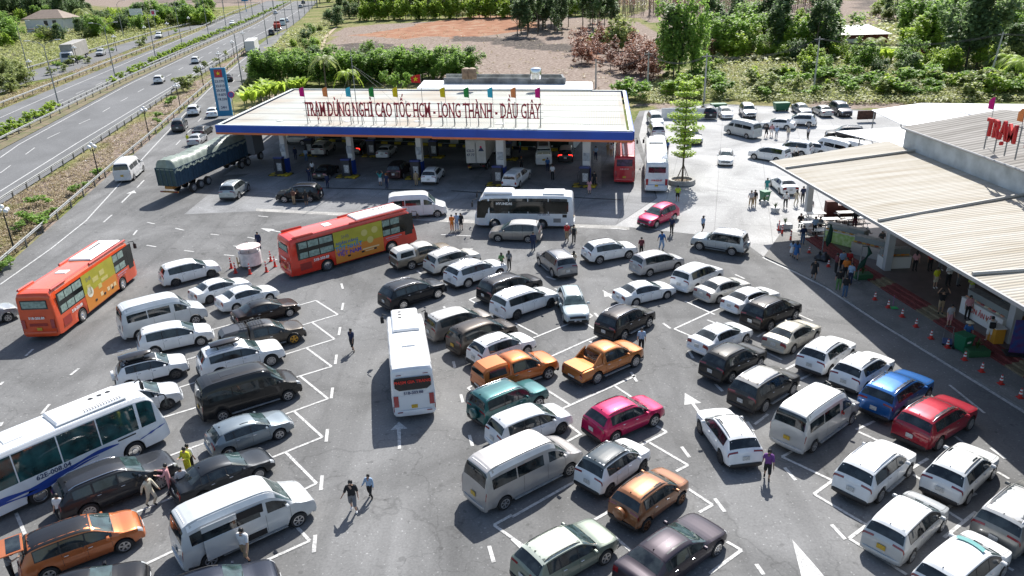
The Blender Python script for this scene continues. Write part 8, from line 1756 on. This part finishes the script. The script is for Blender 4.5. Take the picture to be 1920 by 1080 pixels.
P_(1000, 469, 180, 'stand', 'navy', 'navy', 'attendant in blue overalls at the tail of the tan people carrier', up='long'); P_(1076, 505, 190, 'reach', 'cream', 'black', 'woman at the open door of the grey off roader', h=1.6, hair='lhair')
P_(941, 508, 180, 'phone', 'green', 'black', 'woman in light green top, left of two beside the white off roader', h=1.6, hair='lhair'); P_(955, 505, 190, 'stand', 'grey', 'black', 'woman in grey and black, right of two beside the white off roader', h=1.65, hair='lhair'); P_(942, 518, 0, 'stand', 'lgrey', 'pink', 'child in pale violet beside the white off roader', h=1.3)
P_(848, 434, 190, 'stand', 'orange', 'orange', 'person in orange left of three behind the orange coach', h=1.65); P_(857, 432, 180, 'stand', 'lblue', 'lblue', 'person in pale blue in the middle of three behind the orange coach', h=1.72); P_(865, 431, 170, 'stand', 'black', 'black', 'person in black right of three behind the orange coach', h=1.66, low='shorts')
P_(552, 384, 20, 'phone', 'brown', 'khaki', 'man in brown shirt at the door of the black off roader', h=1.72); P_(575, 385, 340, 'stand', 'black', 'black', 'woman in black dress at the rear door of the black off roader', low='skirt', h=1.66, hair='lhair'); P_(615, 353, 190, 'stand', 'navy', 'navy', 'attendant in blue overalls right of the black off roader', up='long')
P_(581, 340, 180, 'reach', 'navy', 'navy', 'attendant in blue at the leftmost front pump', up='long'); P_(587, 327, 180, 'stand', 'white', 'black', 'person in white top left of the black saloon at the pumps', hair='lhair', h=1.6); P_(555, 300, 180, 'stand', 'navy', 'navy', 'attendant in blue with orange collar behind the first column', up='long'); P_(575, 303, 10, 'stand', 'lblue', 'jean', 'person in pale blue standing at the back row pump')
P_(714, 348, 190, 'up', 'teal', 'white', 'woman in green top and white shorts shading her eyes under the canopy', low='shorts', h=1.62, hair='lhair'); P_(726, 353, 200, 'stand', 'navy', 'navy', 'attendant in navy with orange cap in front of the maroon car', hair='cap', hatc='orange'); P_(781, 348, 180, 'stand', 'khaki', 'khaki', 'person all in beige left of the white crossover at the pump', h=1.66)
P_(978, 320, 180, 'phone', 'black', 'black', 'attendant in black with orange cap above the white pickup', hair='cap', hatc='orange'); P_(975, 287, 60, 'walk', 'teal', 'navy', 'attendant in dark green walking behind the pumps'); P_(1027, 322, 10, 'stand', 'blue', 'navy', 'man in blue shirt behind the white minibus under the canopy'); P_(1036, 337, 190, 'stand', 'white', 'black', 'man in white shirt and black trousers in the pump lane', h=1.74)
P_(1105, 364, 190, 'phone', 'pink', 'pink', 'woman in a pink dress beside the floor grating', low='skirt', hair='lhair', h=1.62); P_(1114, 350, 190, 'stand', 'black', 'black', 'man in dark suit behind the woman in pink'); P_(1117, 300, 180, 'stand', 'lblue', 'navy', 'man in pale shirt at the far end of the floor grating', h=1.72); P_(1140, 292, 10, 'stand', 'khaki', 'khaki', 'guard in khaki, left of two beside the red coach'); P_(1146, 294, 10, 'stand', 'lgrey', 'khaki', 'guard in grey and khaki, right of two beside the red coach')
P_(1270, 378, 10, 'walk', 'lime', 'black', 'man in lime green vest walking away below the tiered tree', low='shorts'); P_(1251, 288, 200, 'walk', 'blue', 'navy', 'man in blue uniform between the white coach and the tiered tree'); P_(354, 272, 20, 'stand', 'yellow', 'khaki', 'person in yellow brown behind the tarpaulin lorry', h=1.6); P_(487, 468, 190, 'stand', 'navy', 'navy', 'guard in navy standing behind the promotion kiosk', up='long')
P_(1407, 388, 190, 'walk', 'lgrey', 'khaki', 'man in grey, left of two in the yard near the green bin'); P_(1414, 387, 200, 'walk', 'black', 'khaki', 'man in black beside the one in grey near the green bin'); P_(1437, 362, 180, 'stand', 'teal', 'teal', 'person in turquoise behind the green bin in the yard', h=1.6)
for i, (x, y, tp, bt, w_) in enumerate(((1436, 258, 'black', 'black', 'in black with bare arms, leftmost'), (1446, 256, 'pink', 'white', 'in pink, second'), (1455, 260, 'lblue', 'lgrey', 'in pale blue, third'), (1477, 262, 'cream', 'lgrey', 'in cream, fourth'), (1514, 262, 'lgrey', 'black', 'walking alone, rightmost'))): P_(x, y, 180 + i * 10, 'walk', tp, bt, 'person %s of the five crossing the bright yard' % w_, low='shorts' if i < 2 else 'pants')
P_(1491, 299, 190, 'stand', 'white', 'black', 'person in white beside the middle off roader of the yard row'); P_(1472, 390, 10, 'walk', 'white', 'black', 'man in white shirt walking behind the white saloon at the hall corner'); P_(1492, 386, 180, 'walk', 'cream', 'cream', 'woman in cream beside the first grey column', hair='lhair', h=1.62); P_(1504, 380, 180, 'stand', 'navy', 'black', 'man in checked navy behind the first grey column'); P_(1518, 404, 20, 'walk', 'lgrey', 'jean', 'man in grey shirt and jeans right of the first grey column')
P_(1500, 425, 200, 'sit', 'black', 'black', 'person in black sitting below the first grey column', .12); P_(1484, 482, 200, 'walk', 'lblue', 'white', 'girl in white on the left of two women on the walkway', .12, 1.4, 'skirt', hair='lhair'); P_(1492, 487, 200, 'walk', 'blue', 'blue', 'woman in long blue dress on the walkway', .12, 1.6, 'skirt', hair='lhair'); P_(1504, 458, 190, 'stand', 'navy', 'jean', 'man in dark blue standing on the maroon steps', .25)
P_(1525, 524, 200, 'walk', 'black', 'black', 'woman in black dress with white hood walking on the walkway', .12, 1.62, 'skirt', hair='hood'); P_(1526, 441, 180, 'stand', 'lblue', 'black', 'man in pale blue shirt between the picnic tables', .5); P_(1536, 432, 200, 'sit', 'grey', 'black', 'person sitting at the picnic table nearest the steps', .5)
for x, y, tp, bt, f, w_ in ((1566, 513, 'maroon', 'black', 90, 'woman in dark red top, leftmost'), (1577, 508, 'lblue', 'black', 180, 'tall man in pale blue shirt, at the back'), (1589, 508, 'red', 'black', 200, 'person in red, right rear'), (1584, 522, 'orange', 'black', 200, 'person in orange tee shirt'), (1593, 533, 'lblue', 'navy', 220, 'man in light shirt, rightmost'), (1571, 545, 'black', 'green', 20, 'person in black top and pale green trousers'), (1583, 558, 'black', 'jean', 10, 'man in black and jeans, nearest to us')): P_(x, y, f, 'stand', tp, bt, '%s, in the group by the leaning parasol' % w_, .12, 1.7)
P_(1601, 430, 190, 'stand', 'black', 'maroon', 'man in black between the back picnic tables', .5, 1.8); P_(1586, 455, 200, 'phone', 'lblue', 'black', 'vendor in pale blue behind the lime green counter', .5); P_(1621, 462, 180, 'reach', 'lgrey', 'black', 'vendor in grey between the two food counters', .5, hair='cap', hatc='white'); P_(1650, 468, 180, 'phone', 'grey', 'black', 'vendor in grey with white cap behind the aluminium trolley', .5, hair='cap', hatc='white')
P_(1714, 508, 190, 'stand', 'pink', 'black', 'woman in pink top right of the lit snack counter', .5, hair='lhair', h=1.6); P_(1742, 508, 180, 'stand', 'red', 'black', 'person in red shirt in the hall shadow', .5); P_(1762, 507, 170, 'stand', 'lgrey', 'grey', 'man in grey with white shoes in the hall shadow', .5, shoe='white'); P_(1752, 540, 170, 'stand', 'yellow', 'cream', 'woman in black and yellow with beige shorts in the hall', .5, low='shorts', shoe='white', h=1.6); P_(1776, 536, 180, 'phone', 'white', 'black', 'woman in white vest looking down in the hall', .5, hair='lhair'); P_(1795, 536, 150, 'stand', 'grey', 'grey', 'man in grey trousers near the roof edge in the hall', .5); P_(1818, 558, 190, 'phone', 'lime', 'lgrey', 'man in lime yellow shirt and grey trousers under the roof edge', .5, 1.74)
P_(1762, 588, 190, 'up', 'black', 'khaki', 'man in black vest stretching both arms above his head', .5, 1.7, 'shorts'); P_(1778, 612, 180, 'stand', 'lgrey', 'pink', 'woman in grey patterned top and pink shorts on the maroon steps', .37, 1.55, 'shorts'); P_(1812, 598, 190, 'stand', 'pink', 'black', 'man in pink checked shirt in the hall', .5); P_(1812, 636, 200, 'sit', 'blue', 'navy', 'street vendor in blue with a conical straw hat sitting by the green bin', .4, 1.6, hair='hat', hatc='cream'); P_(1852, 640, 20, 'reach', 'white', 'white', 'man in white with a backpack at the amber desk', .5, low='shorts', shoe='white', bag='black', hair='cap', hatc='grey')
